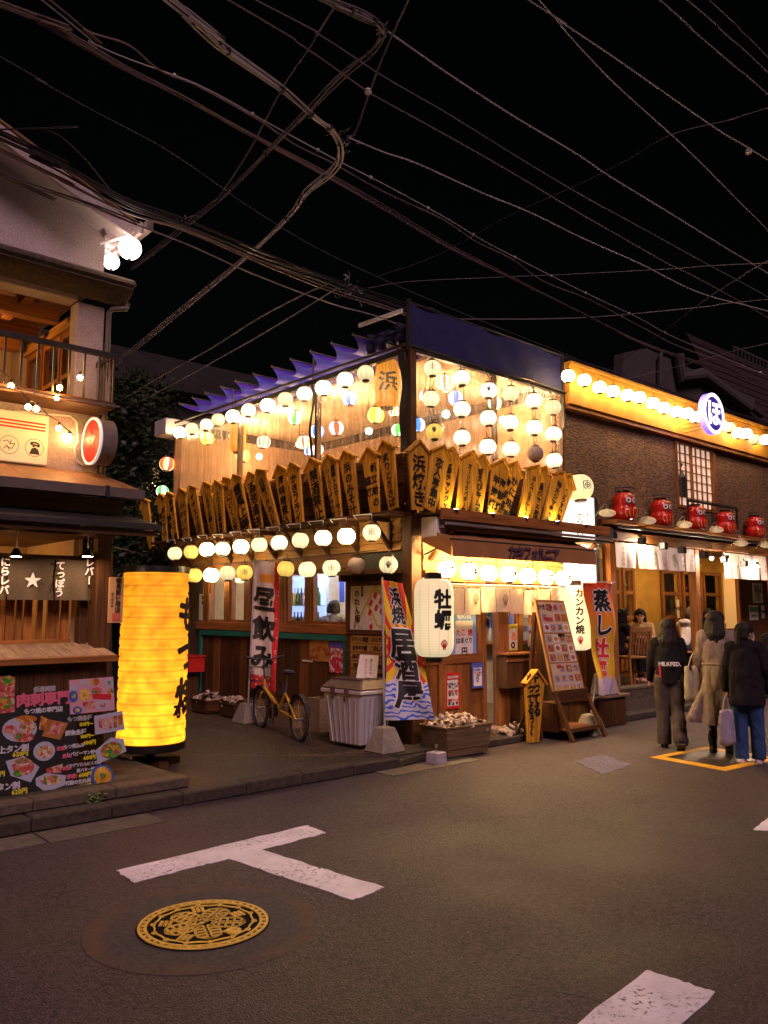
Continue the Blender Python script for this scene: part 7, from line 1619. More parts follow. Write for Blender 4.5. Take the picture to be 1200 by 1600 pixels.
weed = Thing('weed', 'little green weed growing in the platform face', 'plant', (2.75,6.61,.13)); weed.part('leaves', leaves(26, lambda r: (2.75+r.gauss(0,.05), 6.595+r.gauss(0,.01), .15+r.gauss(0,.02)), .022, 9), leafmat('weed_leaf', (.12,.22,.03)), w=True, kind='stuff'); weed.part('stem', MB().tube([(2.75,6.61,.12),(2.75,6.59,.17)],.003,4), M_bark, w=True)
# ------------------------------------------------------------------ people: one continuous body each, clothes and hair over it
def ring_cap(mb, a, b, ra, rb, flat_=1., side=(1,0,0), n=12):
    """tapered limb with round ends; flat_ squashes it across the direction perpendicular to side"""
    a = V(a); b = V(b); d = b-a; L_ = d.length; d.normalize(); s = V(side); s = s-d*s.dot(d)
    if s.length < .05: s = d.orthogonal()
    s.normalize(); q = d.cross(s); base = len(mb.v); rings = []
    for k in range(4): t = pi/2*k/4; rings.append((-cos(t)*ra, sin(t)*ra))
    rings.append((0, ra)); rings.append((L_*.5, (ra+rb)/2)); rings.append((L_, rb))
    for k in range(1, 5): t = pi/2*k/4; rings.append((L_+sin(t)*rb, cos(t)*rb))
    for z, r in rings:
        r = max(r, 1e-4)
        for i in range(n): t = 2*pi*i/n; mb.v.append(a+d*z+s*(r*cos(t))+q*(r*flat_*sin(t)))
    for j in range(len(rings)-1):
        for i in range(n): i2 = (i+1) % n; p, q2 = base+j*n, base+(j+1)*n; mb.f.append((p+i, p+i2, q2+i2, q2+i))
    mb.f.append(tuple(base+i for i in range(n-1,-1,-1))); e = base+(len(rings)-1)*n; mb.f.append(tuple(e+i for i in range(n)))
def fuse(mb, voxel=.012, smooth=4, fold=0., fs=9., name='body', cuts=()):
    me = bpy.data.meshes.new('f'); me.from_pydata([tuple(p) for p in mb.v], [], mb.f); o = bpy.data.objects.new('f', me); COL.objects.link(o)
    r = o.modifiers.new('r', 'REMESH'); r.mode = 'VOXEL'; r.voxel_size = voxel
    if smooth: s = o.modifiers.new('s', 'SMOOTH'); s.iterations = smooth; s.factor = .5
    dg = bpy.context.evaluated_depsgraph_get(); dg.update(); m2 = bpy.data.meshes.new_from_object(o.evaluated_get(dg))
    bpy.data.objects.remove(o); bpy.data.meshes.remove(me)
    if fold:
        ns = [v.normal.copy() for v in m2.vertices]
        for v, n in zip(m2.vertices, ns):
            p = v.co; w = abs(mnoise.noise(V((p.x*fs, p.y*fs, p.z*fs*.45))))+.5*abs(mnoise.noise(V((p.x*fs*2.1+5, p.y*fs*2.1, p.z*fs*.9)))); v.co = p+n*(w-.3)*fold
    if cuts:
        bm = bmesh.new(); bm.from_mesh(m2)
        for co, no in cuts: bmesh.ops.bisect_plane(bm, geom=bm.verts[:]+bm.edges[:]+bm.faces[:], plane_co=co, plane_no=no, clear_inner=True)
        bm.to_mesh(m2); bm.free()
    m2.polygons.foreach_set('use_smooth', [True]*len(m2.polygons)); m2.name = name; return m2
def setm(me, m): me.materials.clear(); me.materials.append(m); return me
SKIN = M('skin', (.58,.33,.22), (.52,.28,.18), .55, ns=12, bump=.03, stain=.08, vary=.05)
HAIR = M('black_hair', (.020,.014,.011), (.007,.005,.004), .62, GR['z'], 2.6, bump=.6, stain=0., vary=.1, spec=.22)
def cloth(name, c, r=.9): return M(name, c, tuple(x*.72 for x in c), r, ns=14, bump=.25, stain=.25, vary=.02, spec=.12)
def hand(mb, w, d, n_, s=1.):
    """palm and five separate bent fingers; w wrist, d pointing down the hand, n_ the palm's normal"""
    w, d, n_ = V(w), V(d).normalized(), V(n_).normalized(); c = d.cross(n_).normalized()
    ring_cap(mb, w, w+d*.075*s, .024*s, .034*s, .45, c)
    for k, L_ in enumerate((.068,.076,.072,.056)):
        b = w+d*.080*s+c*(.027-.018*k)*s; m = b+d*L_*.5*s+n_*.010*s; e = m+d*L_*.36*s+n_*.026*s; ring_cap(mb, b, m, .0085*s, .0078*s, 1., c, 8); ring_cap(mb, m, e, .0078*s, .0065*s, 1., c, 8)
    t0 = w+d*.02*s+c*.026*s; t1 = t0+d*.035*s+c*.022*s+n_*.012*s; t2 = t1+d*.028*s+n_*.012*s; ring_cap(mb, t0, t1, .011*s, .0095*s, 1., c, 8); ring_cap(mb, t1, t2, .0095*s, .008*s, 1., c, 8)
def headgeo(mb, c, f, s=1.):
    """skull, jaw, nose, ears; c = centre, f = facing direction"""
    c = V(c); f = V(f).normalized(); u = V((0,0,1)); u = (u-f*u.dot(f)).normalized(); r = f.cross(u)
    ring_cap(mb, c+u*.02*s-f*.015*s, c+u*.035*s+f*.018*s, .086*s, .078*s, .92, u, 16)
    ring_cap(mb, c-u*.02*s+f*.02*s, c-u*.075*s+f*.045*s, .068*s, .040*s, .95, r, 14)
    ring_cap(mb, c+f*.088*s+u*.002*s, c+f*.104*s-u*.024*s, .010*s, .015*s, 1., r, 8)
    for k in (-1, 1):
        ring_cap(mb, c+r*k*.078*s+u*.012*s, c+r*k*.080*s-u*.018*s, .016*s, .011*s, .5, f, 8)
        ring_cap(mb, c+f*.072*s+r*k*.012*s+u*.030*s, c+f*.062*s+r*k*.048*s+u*.028*s, .012*s, .010*s, 1., u, 8)
    ring_cap(mb, c+f*.078*s-r*.012*s-u*.048*s, c+f*.078*s+r*.012*s-u*.048*s, .010*s, .010*s, 1., u, 8)
def facebits(t, par, c, f, s=1., mask=False, glasses=False):
    c = V(c); f = V(f).normalized(); u = V((0,0,1)); u = (u-f*u.dot(f)).normalized(); r = f.cross(u)
    for k in (-1, 1):
        e = MB().ball((0,0,0), (.014*s,.014*s,.009*s), 10, 6); q = c+f*.083*s+r*k*.032*s+u*.012*s; e.xf(Matrix.Translation(q)); t.part('eye', e, P('eye_white',(.6,.55,.5),.3) if 'eye_white' not in MATS else MATS['eye_white'], par, w=True, smooth=True)
        t.part('iris', MB().ball(q+f*.010*s, .007*s, 8, 5), M_ink, par, w=True, smooth=True)
        t.part('eyebrow', MB().beam(q+u*.022*s-r*.018*s+f*.004, q+u*.024*s+r*.018*s+f*.004, .006, .006), HAIR, par, w=True)
        if glasses: t.part('glasses', MB().tube([q+f*.016*s+r*.022*s*cos(a)+u*.018*s*sin(a) for a in [2*pi*i/14 for i in range(14)]], .0018, 5, closed=True), M_ink, par, w=True)
    if not mask: t.part('lips', MB().ball(c+f*.086*s-u*.048*s, (.022*s,.020*s,.007*s) if abs(f.x) > abs(f.y) else (.022*s,.020*s,.007*s), 10, 6), P('lips',(.45,.12,.10),.5) if 'lips' not in MATS else MATS['lips'], par, w=True, smooth=True)
class Walker:
    """standing or walking figure; local frame faces +X, left is +Y; H = body height"""
    def __init__(s, name, label, base, rz, H, ph, lean=.03, head_turn=0., arms=((.1,.1),(-.1,.1)), hips=.085, stride=1., shoulder=.150):
        s.t = Thing(name, label, 'person', base, rz); h = H/1.60; s.h = h; J = {}
        J['pel'] = V((0,0,.86*h)); J['waist'] = V((lean*.4,0,1.00*h)); J['chest'] = V((lean,0,1.20*h)); J['neck'] = V((lean+.01,0,1.355*h)); J['head'] = V((lean+.035,0,1.475*h))
        for k, sd in ((0, 1), (1, -1)):
            a, b = ph[k]; hip = V((0,sd*hips*h,.84*h)); kn = hip+V((sin(a)*.40*h,0,-cos(a)*.40*h)); an = kn+V((sin(b)*.385*h,0,-cos(b)*.385*h)); J['hip%d'%k], J['knee%d'%k], J['ank%d'%k] = hip, kn, an
            fa, fb = arms[k][:2]; out = arms[k][2] if len(arms[k]) > 2 else .16
            sh = V((lean,sd*shoulder*h,1.315*h)); el = sh+V((sin(fa)*.26*h,sd*sin(out)*.26*h,-cos(fa)*cos(out)*.26*h)); wr = el+V((sin(fb)*.235*h,sd*sin(out*.5)*.2*h,-cos(fb)*.235*h)); J['sh%d'%k], J['el%d'%k], J['wr%d'%k] = sh, el, wr
        s.f = V((cos(head_turn), sin(head_turn), -.05)).normalized(); s.J = J; s.ph = ph
    def body(s):
        J, h = s.J, s.h; mb = MB()
        ring_cap(mb, J['pel'], J['waist'], .115*h, .10*h, .75, (0,1,0)); ring_cap(mb, J['waist'], J['chest'], .10*h, .125*h, .72, (0,1,0)); ring_cap(mb, J['chest']-V((0,.10*h,-.08*h)), J['chest']+V((0,.10*h,.08*h)), .055*h, .055*h, .9)
        ring_cap(mb, J['chest']+V((0,0,.1*h)), J['head']-V((.01,0,.04*h)), .048*h, .044*h); headgeo(mb, J['head'], s.f, h)
        for k in (0, 1):
            ring_cap(mb, J['hip%d'%k], J['knee%d'%k], .085*h, .052*h); ring_cap(mb, J['knee%d'%k], J['ank%d'%k], .054*h, .034*h); ring_cap(mb, J['ank%d'%k]-V((.02,0,.03*h)), J['ank%d'%k]+V((.13*h,0,-.05*h)), .030*h, .026*h, .8, (0,1,0))
            ring_cap(mb, J['sh%d'%k], J['el%d'%k], .045*h, .034*h); ring_cap(mb, J['el%d'%k], J['wr%d'%k], .035*h, .022*h)
            d = (J['wr%d'%k]-J['el%d'%k]).normalized(); sd = 1 if k == 0 else -1; hand(mb, J['wr%d'%k], d, (0,-sd,0), h)
        s.b = mk('body', setm(fuse(mb, .0085, 3, name='body'), SKIN), s.t.o); return s
    def sleeves(s, mb, r0, r1, to=1.):
        J, h = s.J, s.h
        for k in (0, 1):
            ring_cap(mb, J['sh%d'%k], J['el%d'%k], r0*h, (r0+r1)/2*h); ring_cap(mb, J['el%d'%k], J['el%d'%k].lerp(J['wr%d'%k], to), (r0+r1)/2*h, r1*h)
            ring_cap(mb, J['chest']+V((0,0,.09*h)), J['sh%d'%k], r0*1.15*h, r0*h)
    def jacket(s, m, low=.82, w=.155, r=(.062,.045), hem=None, name='jacket', fold=.020):
        J, h = s.J, s.h; mb = MB(); hem = hem or w
        ring_cap(mb, V((J['pel'].x-.005,0,low*h-.02*h)), J['waist'], hem*h, w*h, .78, (0,1,0), 20); ring_cap(mb, J['waist'], J['chest']+V((0,0,.0)), w*h, w*1.0*h, .72, (0,1,0), 20); ring_cap(mb, J['chest']+V((0,0,.0)), J['chest']+V((0,0,.085*h)), w*.98*h, w*.82*h, .62, (0,1,0), 20)
        s.sleeves(mb, *r); o = mk(name, setm(fuse(mb, .0125, 4, fold, 8., name, (((0,0,low*h),(.03,.02,1)),)), m), s.t.o); return o
    def trousers(s, m, r=(.105,.078,.070), name='trousers', fold=.022):
        J, h = s.J, s.h; mb = MB(); ring_cap(mb, J['pel']-V((0,0,.02)), J['pel']+V((0,0,.10*h)), .135*h, .115*h, .78, (0,1,0), 18)
        for k in (0, 1): ring_cap(mb, J['hip%d'%k], J['knee%d'%k], r[0]*h, r[1]*h); ring_cap(mb, J['knee%d'%k], J['knee%d'%k].lerp(J['ank%d'%k], 1.0), r[1]*h, r[2]*h)
        return mk(name, setm(fuse(mb, .0115, 3, fold, 9., name, (((0,0,.045*h),(0,0,1)),)), m), s.t.o)
    def shoes(s, m, sole=None, L_=.20):
        J, h = s.J, s.h
        for k in (0, 1):
            a = J['ank%d'%k]; pit = s.ph[k][1]; fd = V((cos(min(0,pit)*.9), 0, sin(min(0,pit)*.9))).normalized(); up = V((-fd.z,0,fd.x)); mb = MB(); heel = a-up*.055*h-fd*.045*h
            ring_cap(mb, heel, heel+fd*L_*.55*h, .042*h, .047*h, .82, (0,1,0)); ring_cap(mb, heel+fd*L_*.5*h, heel+fd*L_*.95*h-up*.012*h, .047*h, .034*h, .75, (0,1,0)); ring_cap(mb, heel+up*.01*h, a+up*.02*h, .043*h, .044*h)
            o = mk('shoe', setm(fuse(mb, .008, 2, name='shoe'), m), s.t.o)
            if sole: s.t.part('sole', MB().prism([(-.05*h,-.045*h),(L_*.7*h,-.05*h),(L_*1.05*h,-.0*h),(L_*.7*h,.05*h),(-.05*h,.045*h)], heel-up*.045*h, fd, V((0,1,0)), .018), sole, o)
    def hair(s, len_=.26, w=.105, flare=1.0, tail=False, name='hair'):
        J, h = s.J, s.h; c = J['head']; f = V((s.f.x, s.f.y, 0)).normalized(); r = V((-f.y, f.x, 0)); mb = MB()
        ring_cap(mb, c+V((0,0,.045*h))-f*.022*h, c+V((0,0,.05*h))+f*.006*h, .102*h, .096*h, .95, (0,0,1), 16)
        n = 9
        for k in range(n):
            a = pi*(.16+.68*k/(n-1)) if not tail else pi*(.25+.5*k/(n-1)); d = -f*sin(a)+r*cos(a); ll = (len_*(1+.10*sin(k*2.3))) if not tail else .07
            ring_cap(mb, c+d*.074*h+V((0,0,.05*h)), c+d*(w*.84)*flare*h+V((0,0,.0-ll*.55))*1., .038*h, .036*h); ring_cap(mb, c+d*(w*.84)*flare*h-V((0,0,ll*.55)), c+d*w*.80*flare*h-V((0,0,ll)), .036*h, .020*h)
        if tail: ring_cap(mb, c-f*.09*h, c-f*.12*h-V((0,0,.12*h)), .040*h, .032*h); ring_cap(mb, c-f*.12*h-V((0,0,.12*h)), c-f*.09*h-V((0,0,.30*h)), .032*h, .012*h)
        return mk(name, setm(fuse(mb, .009, 2, .010, 22., name), HAIR), s.t.o)
AW = V((1,0,0))
g3 = pz(1172,1192)
# woman in black jacket, grey trousers, walking away towards the terrace
g1 = pz(1050,1168); w1 = Walker('person', 'woman in a cropped black jacket and wide grey trousers walking away with a cream bag', g1, rad(34), 1.52, ((.10,-.05),(-.05,-.62)), .03, .15, ((.12,.35,.22),(-.05,.25,.20)))
w1.body(); J_blk = cloth('black_jersey', (.014,.012,.013)); w1.trousers(cloth('grey_twill', (.085,.066,.062)), (.108,.085,.088)); w1.shoes(J_blk, P('sole_dark',(.05,.045,.04),.8)); j = w1.jacket(J_blk, .80, .165, (.072,.050), .165)
w1.hair(.25, .135, 1.12); facebits(w1.t, w1.b, w1.t.M @ w1.J['head'], w1.t.M.to_3x3() @ w1.f, .95)
bk2 = w1.t.M.to_3x3() @ V((-1,0,0)); sdv = w1.t.M.to_3x3() @ V((0,-1,0)); org = w1.t.M @ V((-.150,.0,1.0))
w1.t.part('back_print', glyphs(MB(), lay('MILKFED.', .062, .0), flat(org, sdv, (0,0,1), .012), 0, .003), T_white, j, w=True); w1.t.part('side_stripe', MB().prism([(-.125,-.16),(-.105,-.16),(-.105,-.02),(-.125,-.02)], org-bk2*.008, sdv, (0,0,1), .02), P('stripe_red',(.6,.02,.04),.7), j, w=True)
M_tote = cloth('cream_tote_cloth', (.48,.42,.30)); wr = w1.t.M @ w1.J['wr1']
tb = Thing('tote_bag', 'cream cloth tote bag hanging at the elbow of the woman in black', 'bag', V(g1)+RT*.23-FW*.22+V((0,0,1.02))); 
def tote(c, w_, h_, d_, m, t, bulge=.02, rz=.6):
    mb = MB(); R_m = Matrix.Rotation(rz, 3, 'Z'); ring_cap(mb, R_m@V((-w_*.3,0,-h_*.9)), R_m@V((w_*.3,0,-h_*.9)), d_, d_, .8, (0,0,1)); ring_cap(mb, R_m@V((-w_*.32,0,-h_*.9)), R_m@V((-w_*.36,0,-h_*.15)), d_*.9, d_*.55); ring_cap(mb, R_m@V((w_*.32,0,-h_*.9)), R_m@V((w_*.36,0,-h_*.15)), d_*.9, d_*.55); ring_cap(mb, R_m@V((0,0,-h_*.9)), R_m@V((0,0,-h_*.15)), d_*1.1, d_*.6)
    mb.v = [p+V(c) for p in mb.v]; o = mk('bag_body', setm(fuse(mb, .011, 3, .016, 13., 'bag_body'), m), t.o)
    for s in (-1,1): t.part('strap', MB().tube([V(c)+R_m@V((s*w_*.3,0,-h_*.12)), V(c)+R_m@V((s*w_*.15,0,.06)), V(c)+R_m@V((0,0,.12))], .009, 6), m)
    return o
tote((.0,.0,.0), .25, .44, .06, M_tote, tb, rz=AZ-pi/2)
# woman in a long taupe coat
g2 = pz(1128,1176); w2 = Walker('person', 'woman with bobbed black hair in a long taupe coat walking away with a plastic bag', g2, rad(22), 1.62, ((-.02,-.05),(.18,-.25)), .02, -.45, ((.15,.30,.18),(.10,.35,.20)))
w2.body(); CT = cloth('taupe_wool', (.30,.225,.195)); mb = MB(); J, h = w2.J, w2.h
for y, x, r0, r1 in ((0,-.02,.17,.18),(.07,-.12,.13,.15),(-.06,-.09,.13,.15),(.05,.08,.12,.15)): ring_cap(mb, V((J['pel'].x,y*.4,.90*h)), V((x*1.5,y*1.6,.26*h)), r0*h, r1*h, .9, (0,1,0), 18)
ring_cap(mb, V((-.05,.12,.75*h)), V((-.20,.28,.40*h)), .08*h, .09*h, .6, (1,0,0)); ring_cap(mb, J['pel'], J['waist'], .165*h, .15*h, .8, (0,1,0), 18); ring_cap(mb, J['waist'], J['chest']+V((0,0,.02)), .15*h, .16*h, .72, (0,1,0), 20); ring_cap(mb, J['chest'], J['chest']+V((0,0,.09*h)), .155*h, .125*h, .66, (0,1,0), 20); w2.sleeves(mb, .078, .060)
ct = mk('coat', setm(fuse(mb, .014, 4, .034, 6.5, 'coat', (((0,0,.30*h),(.1,-.12,1)),)), CT), w2.t.o); w2.t.part('coat_belt', MB().tube([(.15*h*cos(a)*.80,.162*h*sin(a),1.0*h+.004*sin(a*5)) for a in [2*pi*i/24 for i in range(24)]], .014, 6, closed=True), CT, ct)
w2.trousers(J_blk, (.07,.05,.045)); w2.shoes(cloth('black_leather',(.012,.010,.010),.3), P('sole_black',(.01,.01,.01),.7)); w2.hair(.25, .13, 1.1); facebits(w2.t, w2.b, w2.t.M @ w2.J['head'], w2.t.M.to_3x3() @ w2.f, 1.)
pb = Thing('plastic_bag', 'crumpled white plastic shopping bag hanging beside the taupe coat', 'bag', V(g3)-RT*.24-FW*.02+V((0,0,.60))); M_pb = M('white_plastic_bag', (.40,.34,.42), (.26,.22,.30), .3, ns=10, bump=.3, stain=.2); tote((.0,.0,.0), .19, .40, .055, M_pb, pb, rz=AZ-pi/2+.5)
# person in black shirt and blue jeans, face mask, low ponytail
g3 = pz(1172,1192); w3 = Walker('person', 'person in a loose black shirt, blue jeans and white mask walking away on the right', g3, rad(12), 1.50, ((.02,-.02),(.16,.02)), .03, -.55, ((.08,.2,.24),(.05,.25,.26)))
w3.body(); w3.trousers(cloth('blue_denim', (.035,.075,.19), .85), (.100,.082,.078)); SH_b = cloth('black_cotton_shirt', (.016,.013,.016)); w3.jacket(SH_b, .66, .178, (.082,.062), .200, 'shirt', .028); w3.shoes(P('pale_sneaker',(.50,.40,.42),.6), P('sole_white',(.6,.55,.55),.6)); w3.hair(.1, .1, 1., True)
hp = w3.t.M @ w3.J['head']; fd = w3.t.M.to_3x3() @ w3.f; facebits(w3.t, w3.b, hp, fd, .94, True)
mk3 = MB(); u_ = V((0,0,1)); r_ = fd.cross(u_).normalized()
mk3.sheet(lambda u, v: hp+fd*((.096-.060*(2*u-1)**2)+.014*sin(pi*v))+r_*(2*u-1)*.072+u_*(-.085+.085*v)*.95, 10, 6, .003); w3.t.part('face_mask', mk3, T_white, w3.b, w=True, smooth=True)
w3.t.part('ear_loop', MB().tube([hp+fd*.04+r_*.072-u_*.01, hp-fd*.0+r_*.086+u_*.0, hp+fd*.03+r_*.072-u_*.06], .002, 4), T_white, w3.b, w=True)
# dark figure cut by the right frame edge
g4 = pz(1226,1158); w4 = Walker('person', 'dark clothed figure cut off by the right edge of the view', g4, rad(15), 1.56, ((.1,.0),(-.1,-.3)), .02, 0., ((.1,.3),(.1,.3)))
w4.body(); w4.trousers(J_blk, (.09,.075,.07)); w4.jacket(J_blk, .55, .17, (.072,.055), .19); w4.shoes(J_blk); w4.hair(.2)
# seated guests on the terrace (frame: hips on a 0.45 m seat)
def seated(label, base, rz, top, legs, H=1.58, lean=.05, turn=0., arms=((.9,1.5),(.9,1.5)), hairlen=.14, hood=False, cap=None, glasses=False, legsm=None):
    t = Thing('person', label, 'person', base, rz); h = H/1.6; mb = MB(); pel = V((0,0,.50)); ch_ = V((lean,0,.50+.34*h)); hd = V((lean*1.5+.03,0,.50+.615*h)); f = V((cos(turn), sin(turn), -.12 if lean < .15 else -.5)).normalized()
    ring_cap(mb, pel, pel+V((lean*.5,0,.16*h)), .12*h, .105*h, .78, (0,1,0)); ring_cap(mb, pel+V((lean*.5,0,.16*h)), ch_, .105*h, .13*h, .72, (0,1,0)); ring_cap(mb, ch_+V((0,0,.06)), hd-V((.01,0,.05)), .05*h, .046*h); headgeo(mb, hd, f, h)
    SL = []; 
    for k, sd in ((0,1),(1,-1)):
        kn = V((.42*h,sd*.12,.50)); an = V((.40*h,sd*.12,.08)); ring_cap(mb, V((0,sd*.09,.49)), kn, .085*h, .06*h); ring_cap(mb, kn, an, .056*h, .036*h); ring_cap(mb, an-V((0,0,.03)), an+V((.14,0,-.045)), .032*h, .028*h)
        a, b = arms[k]; sh = ch_+V((0,sd*.165*h,.10*h)); el = sh+V((sin(a)*.25*h,sd*.05,-cos(a)*.25*h)); wr = el+V((sin(b)*.23*h,-sd*.05,-cos(b)*.23*h)); ring_cap(mb, sh, el, .045*h, .036*h); ring_cap(mb, el, wr, .036*h, .023*h); hand(mb, wr, wr-el, (0,0,-1), h*.95); SL.append((sh, el, wr))
    bo = mk('body', setm(fuse(mb, .0085, 3), SKIN), t.o)
    mb = MB(); ring_cap(mb, pel+V((0,0,.02)), pel+V((lean*.5,0,.16*h)), .145*h, .135*h, .8, (0,1,0), 18); ring_cap(mb, pel+V((lean*.5,0,.16*h)), ch_, .135*h, .155*h, .74, (0,1,0), 18); ring_cap(mb, ch_, ch_+V((0,0,.08*h)), .150*h, .115*h, .66, (0,1,0), 18)
    for sh, el, wr in SL: ring_cap(mb, sh, el, .066*h, .052*h); ring_cap(mb, el, el.lerp(wr,.92), .052*h, .040*h); ring_cap(mb, ch_+V((0,0,.09)), sh, .07*h, .062*h)
    if hood: ring_cap(mb, ch_+V((-.06,-.05,.16)), ch_+V((-.06,.05,.16)), .075, .075, .7)
    mk('top', setm(fuse(mb, .012, 3, .018, 9., 'top'), top), t.o)
    mb = MB()
    for k, sd in ((0,1),(1,-1)): ring_cap(mb, V((0,sd*.09,.50)), V((.42*h,sd*.12,.505)), .10*h, .078*h); ring_cap(mb, V((.42*h,sd*.12,.50)), V((.40*h,sd*.12,.14)), .078*h, .06*h)
    mk('trousers', setm(fuse(mb, .012, 3, .012, 9., 'trousers'), legs), t.o)
    f2 = V((f.x, f.y, 0)).normalized(); r2 = V((-f2.y, f2.x, 0)); mb = MB(); ring_cap(mb, hd+V((0,0,.045))-f2*.02, hd+V((0,0,.055))+f2*.012, .100*h, .092*h, .95, (0,0,1), 16)
    for k in range(9):
        a = pi*(.12+.76*k/8); d = -f2*sin(a)+r2*cos(a); ring_cap(mb, hd+d*.075+V((0,0,.05)), hd+d*.092-V((0,0,hairlen*.6)), .034, .030); 
    if hairlen > .1:
        for k in range(5): a = (k-2)*.3; d = f2*cos(a)+r2*sin(a); ring_cap(mb, hd+d*.06+V((0,0,.105)), hd+d*.088+V((0,0,.065)), .026, .013)
    mk('hair', setm(fuse(mb, .009, 2, .01, 22., 'hair'), HAIR), t.o)
    if cap: ring_m = MB(); ring_cap(ring_m, hd+V((0,0,.06))-f2*.02, hd+V((0,0,.07)), .112, .108, .95, (0,0,1), 16); ring_cap(ring_m, hd+V((0,0,.045))+f2*.06, hd+V((0,0,.03))+f2*.14, .07, .05, .25, r2); mk('cap', setm(fuse(ring_m, .009, 2, 0, name='cap'), cap), t.o)
    facebits(t, bo, t.M @ hd, t.M.to_3x3() @ f, h, False, glasses); return t
FZ = .42
def tp(u, v, z=FZ, d=None): return pz(u, v, z)
ps = px(1003,1005, 12.9); # woman facing the camera side
gw = py(1002,975,8.05); seated('woman with short dark hair, glasses and a beige cardigan seated facing the street', V((gw.x,gw.y,FZ)), rad(205), cloth('beige_cardigan',(.42,.29,.17)), J_blk, lean=.06, turn=.15, arms=((.5,1.45),(.6,1.5)), glasses=True)
wt_ = bpy.data.objects['person.004'] if 'person.004' in bpy.data.objects else None
t = None
gd = py(962,985,7.75); seated('dark clothed diner half hidden by the oyster banner at the left table', V((gd.x,gd.y,FZ)), rad(-20), J_blk, J_blk, lean=.08, turn=.3, arms=((.6,1.3),(.6,1.4)))
gh = py(1062,985,7.7); seated('man in a white hoodie and cap leaning forward over his table', V((gh.x,gh.y,FZ)), rad(-8), cloth('white_fleece',(.52,.47,.44)), cloth('dark_navy',(.02,.02,.04)), lean=.22, turn=.1, arms=((.3,1.2),(.6,1.3)), hood=True, hairlen=.06, cap=cloth('dark_cap',(.10,.08,.08)))
gg = py(1112,985,8.1); seated('guest in a dark green top beyond the terrace post', V((gg.x,gg.y,FZ)), rad(190), cloth('dark_green',(.02,.05,.03)), J_blk, lean=.10, turn=.2, arms=((.7,1.4),(.7,1.4)))
# diner seen from behind through the side window
gi = px(519,958,7.9); seated('person in a grey shirt seen from behind through the side window nearest the map', V((gi.x,gi.y,.55)), rad(35), cloth('grey_shirt',(.24,.20,.19)), J_blk, lean=.05, arms=((.6,1.4),(.6,1.4)), hairlen=.07)
# chairs and tables on the terrace
CHW = wood('chair_wood', (.42,.19,.05), 'z', .45, stain=.2)
def chair(base, rz, label):
    t = Thing('slat_chair', label, 'chair', base, rz, 'wooden chairs on the terrace')
    for x in (-.19,.19):
        for y in (-.18,.18): t.part('leg', MB().beam((x*(1.05 if x > 0 else 1.1),y,0),(x,y,.44),.035,.035,(0,1,0)), CHW)
    t.part('seat', MB().box(-.21,-.21,.44,.21,.21,.475), CHW, bev=.01)
    for y in (-.19,.19): t.part('back_post', MB().beam((-.20,y,.47),(-.27,y,.93),.032,.04,(0,1,0)), CHW)
    for k in range(6): y = -.135+.054*k; t.part('slat', MB().beam((-.205,y,.50),(-.262,y,.87),.028,.012,(1,0,0)), CHW)
    t.part('back_rail', MB().beam((-.27,-.21,.91),(-.27,.21,.91),.03,.07), CHW); t.part('stretcher', MB().beam((-.2,-.18,.2),(.2,-.18,.2),.02,.03), CHW); t.part('stretcher', MB().beam((-.2,.18,.2),(.2,.18,.2),.02,.03), CHW)
c1 = pz(986,1072,FZ); chair(V((py(990,1040,7.35).x,7.38,FZ)), rad(68), 'slat backed wooden chair turned away from the street at the terrace left'); chair(V((gw.x+.02,gw.y+.02,FZ-.0)), rad(205), 'wooden chair under the woman in the cardigan'); chair(V((gh.x-.02,gh.y,FZ)), rad(-8), 'wooden chair under the man in the white hoodie'); chair(V((gg.x,gg.y,FZ)), rad(190), 'wooden chair beyond the terrace post'); chair(V((gd.x,gd.y,FZ)), rad(-20), 'wooden chair under the diner in dark clothes')
def table(c, label, items):
    t = Thing('round_table', label, 'table', c, 0, 'terrace tables'); t.part('table_top', MB().lathe([(0,.70),(.36,.70),(.37,.715),(.36,.735),(0,.735)], 28), CHW); t.part('leg', MB().lathe([(.03,.03),(.03,.70)], 12), M_iron); t.part('base', MB().lathe([(.22,0),(.20,.02),(.03,.035)], 20, caps=True), M_iron)
    for i, (x, y, kind) in enumerate(items):
        p = V(c)+V((x,y,.737))
        if kind == 'plate': q = Thing('plate', 'small white plate of food on the %s terrace table, %s' % (label.split(' ')[0], ('left','right','far','near')[i]), 'plate', p, group='plates on the terrace tables'); q.part('dish', MB().lathe([(0,0),(.06,.0),(.095,.018),(.09,.02),(.055,.008),(0,.008)], 20), T_white, smooth=True); q.part('food', MB().ball((0,0,.014),(.045,.04,.018),10,6), F_mix, smooth=True)
        else: q = Thing('glass', 'tall drinking glass on the %s terrace table, %s' % (label.split(' ')[0], ('left','right','behind the plates','at the near edge')[i]), 'glass', p, group='glasses on the terrace tables'); q.part('tumbler', MB().lathe([(.03,0),(.037,.13),(.034,.13),(.028,.008),(0,.008)], 14), P('tumbler_glass',(.6,.55,.4),.1) if 'tumbler_glass' not in MATS else MATS['tumbler_glass'], smooth=True)
table((gw.x-.55,gw.y-.1,FZ), 'first round terrace table between the woman in the cardigan and the banner', ((-.1,.1,'plate'),(.12,-.12,'plate'),(.0,.2,'glass'),(-.2,-.1,'glass')))
table((gh.x+.62,gh.y+.02,FZ), 'second round terrace table before the man in the hoodie', ((-.1,.1,'plate'),(.12,-.12,'plate'),(.1,.18,'glass')))
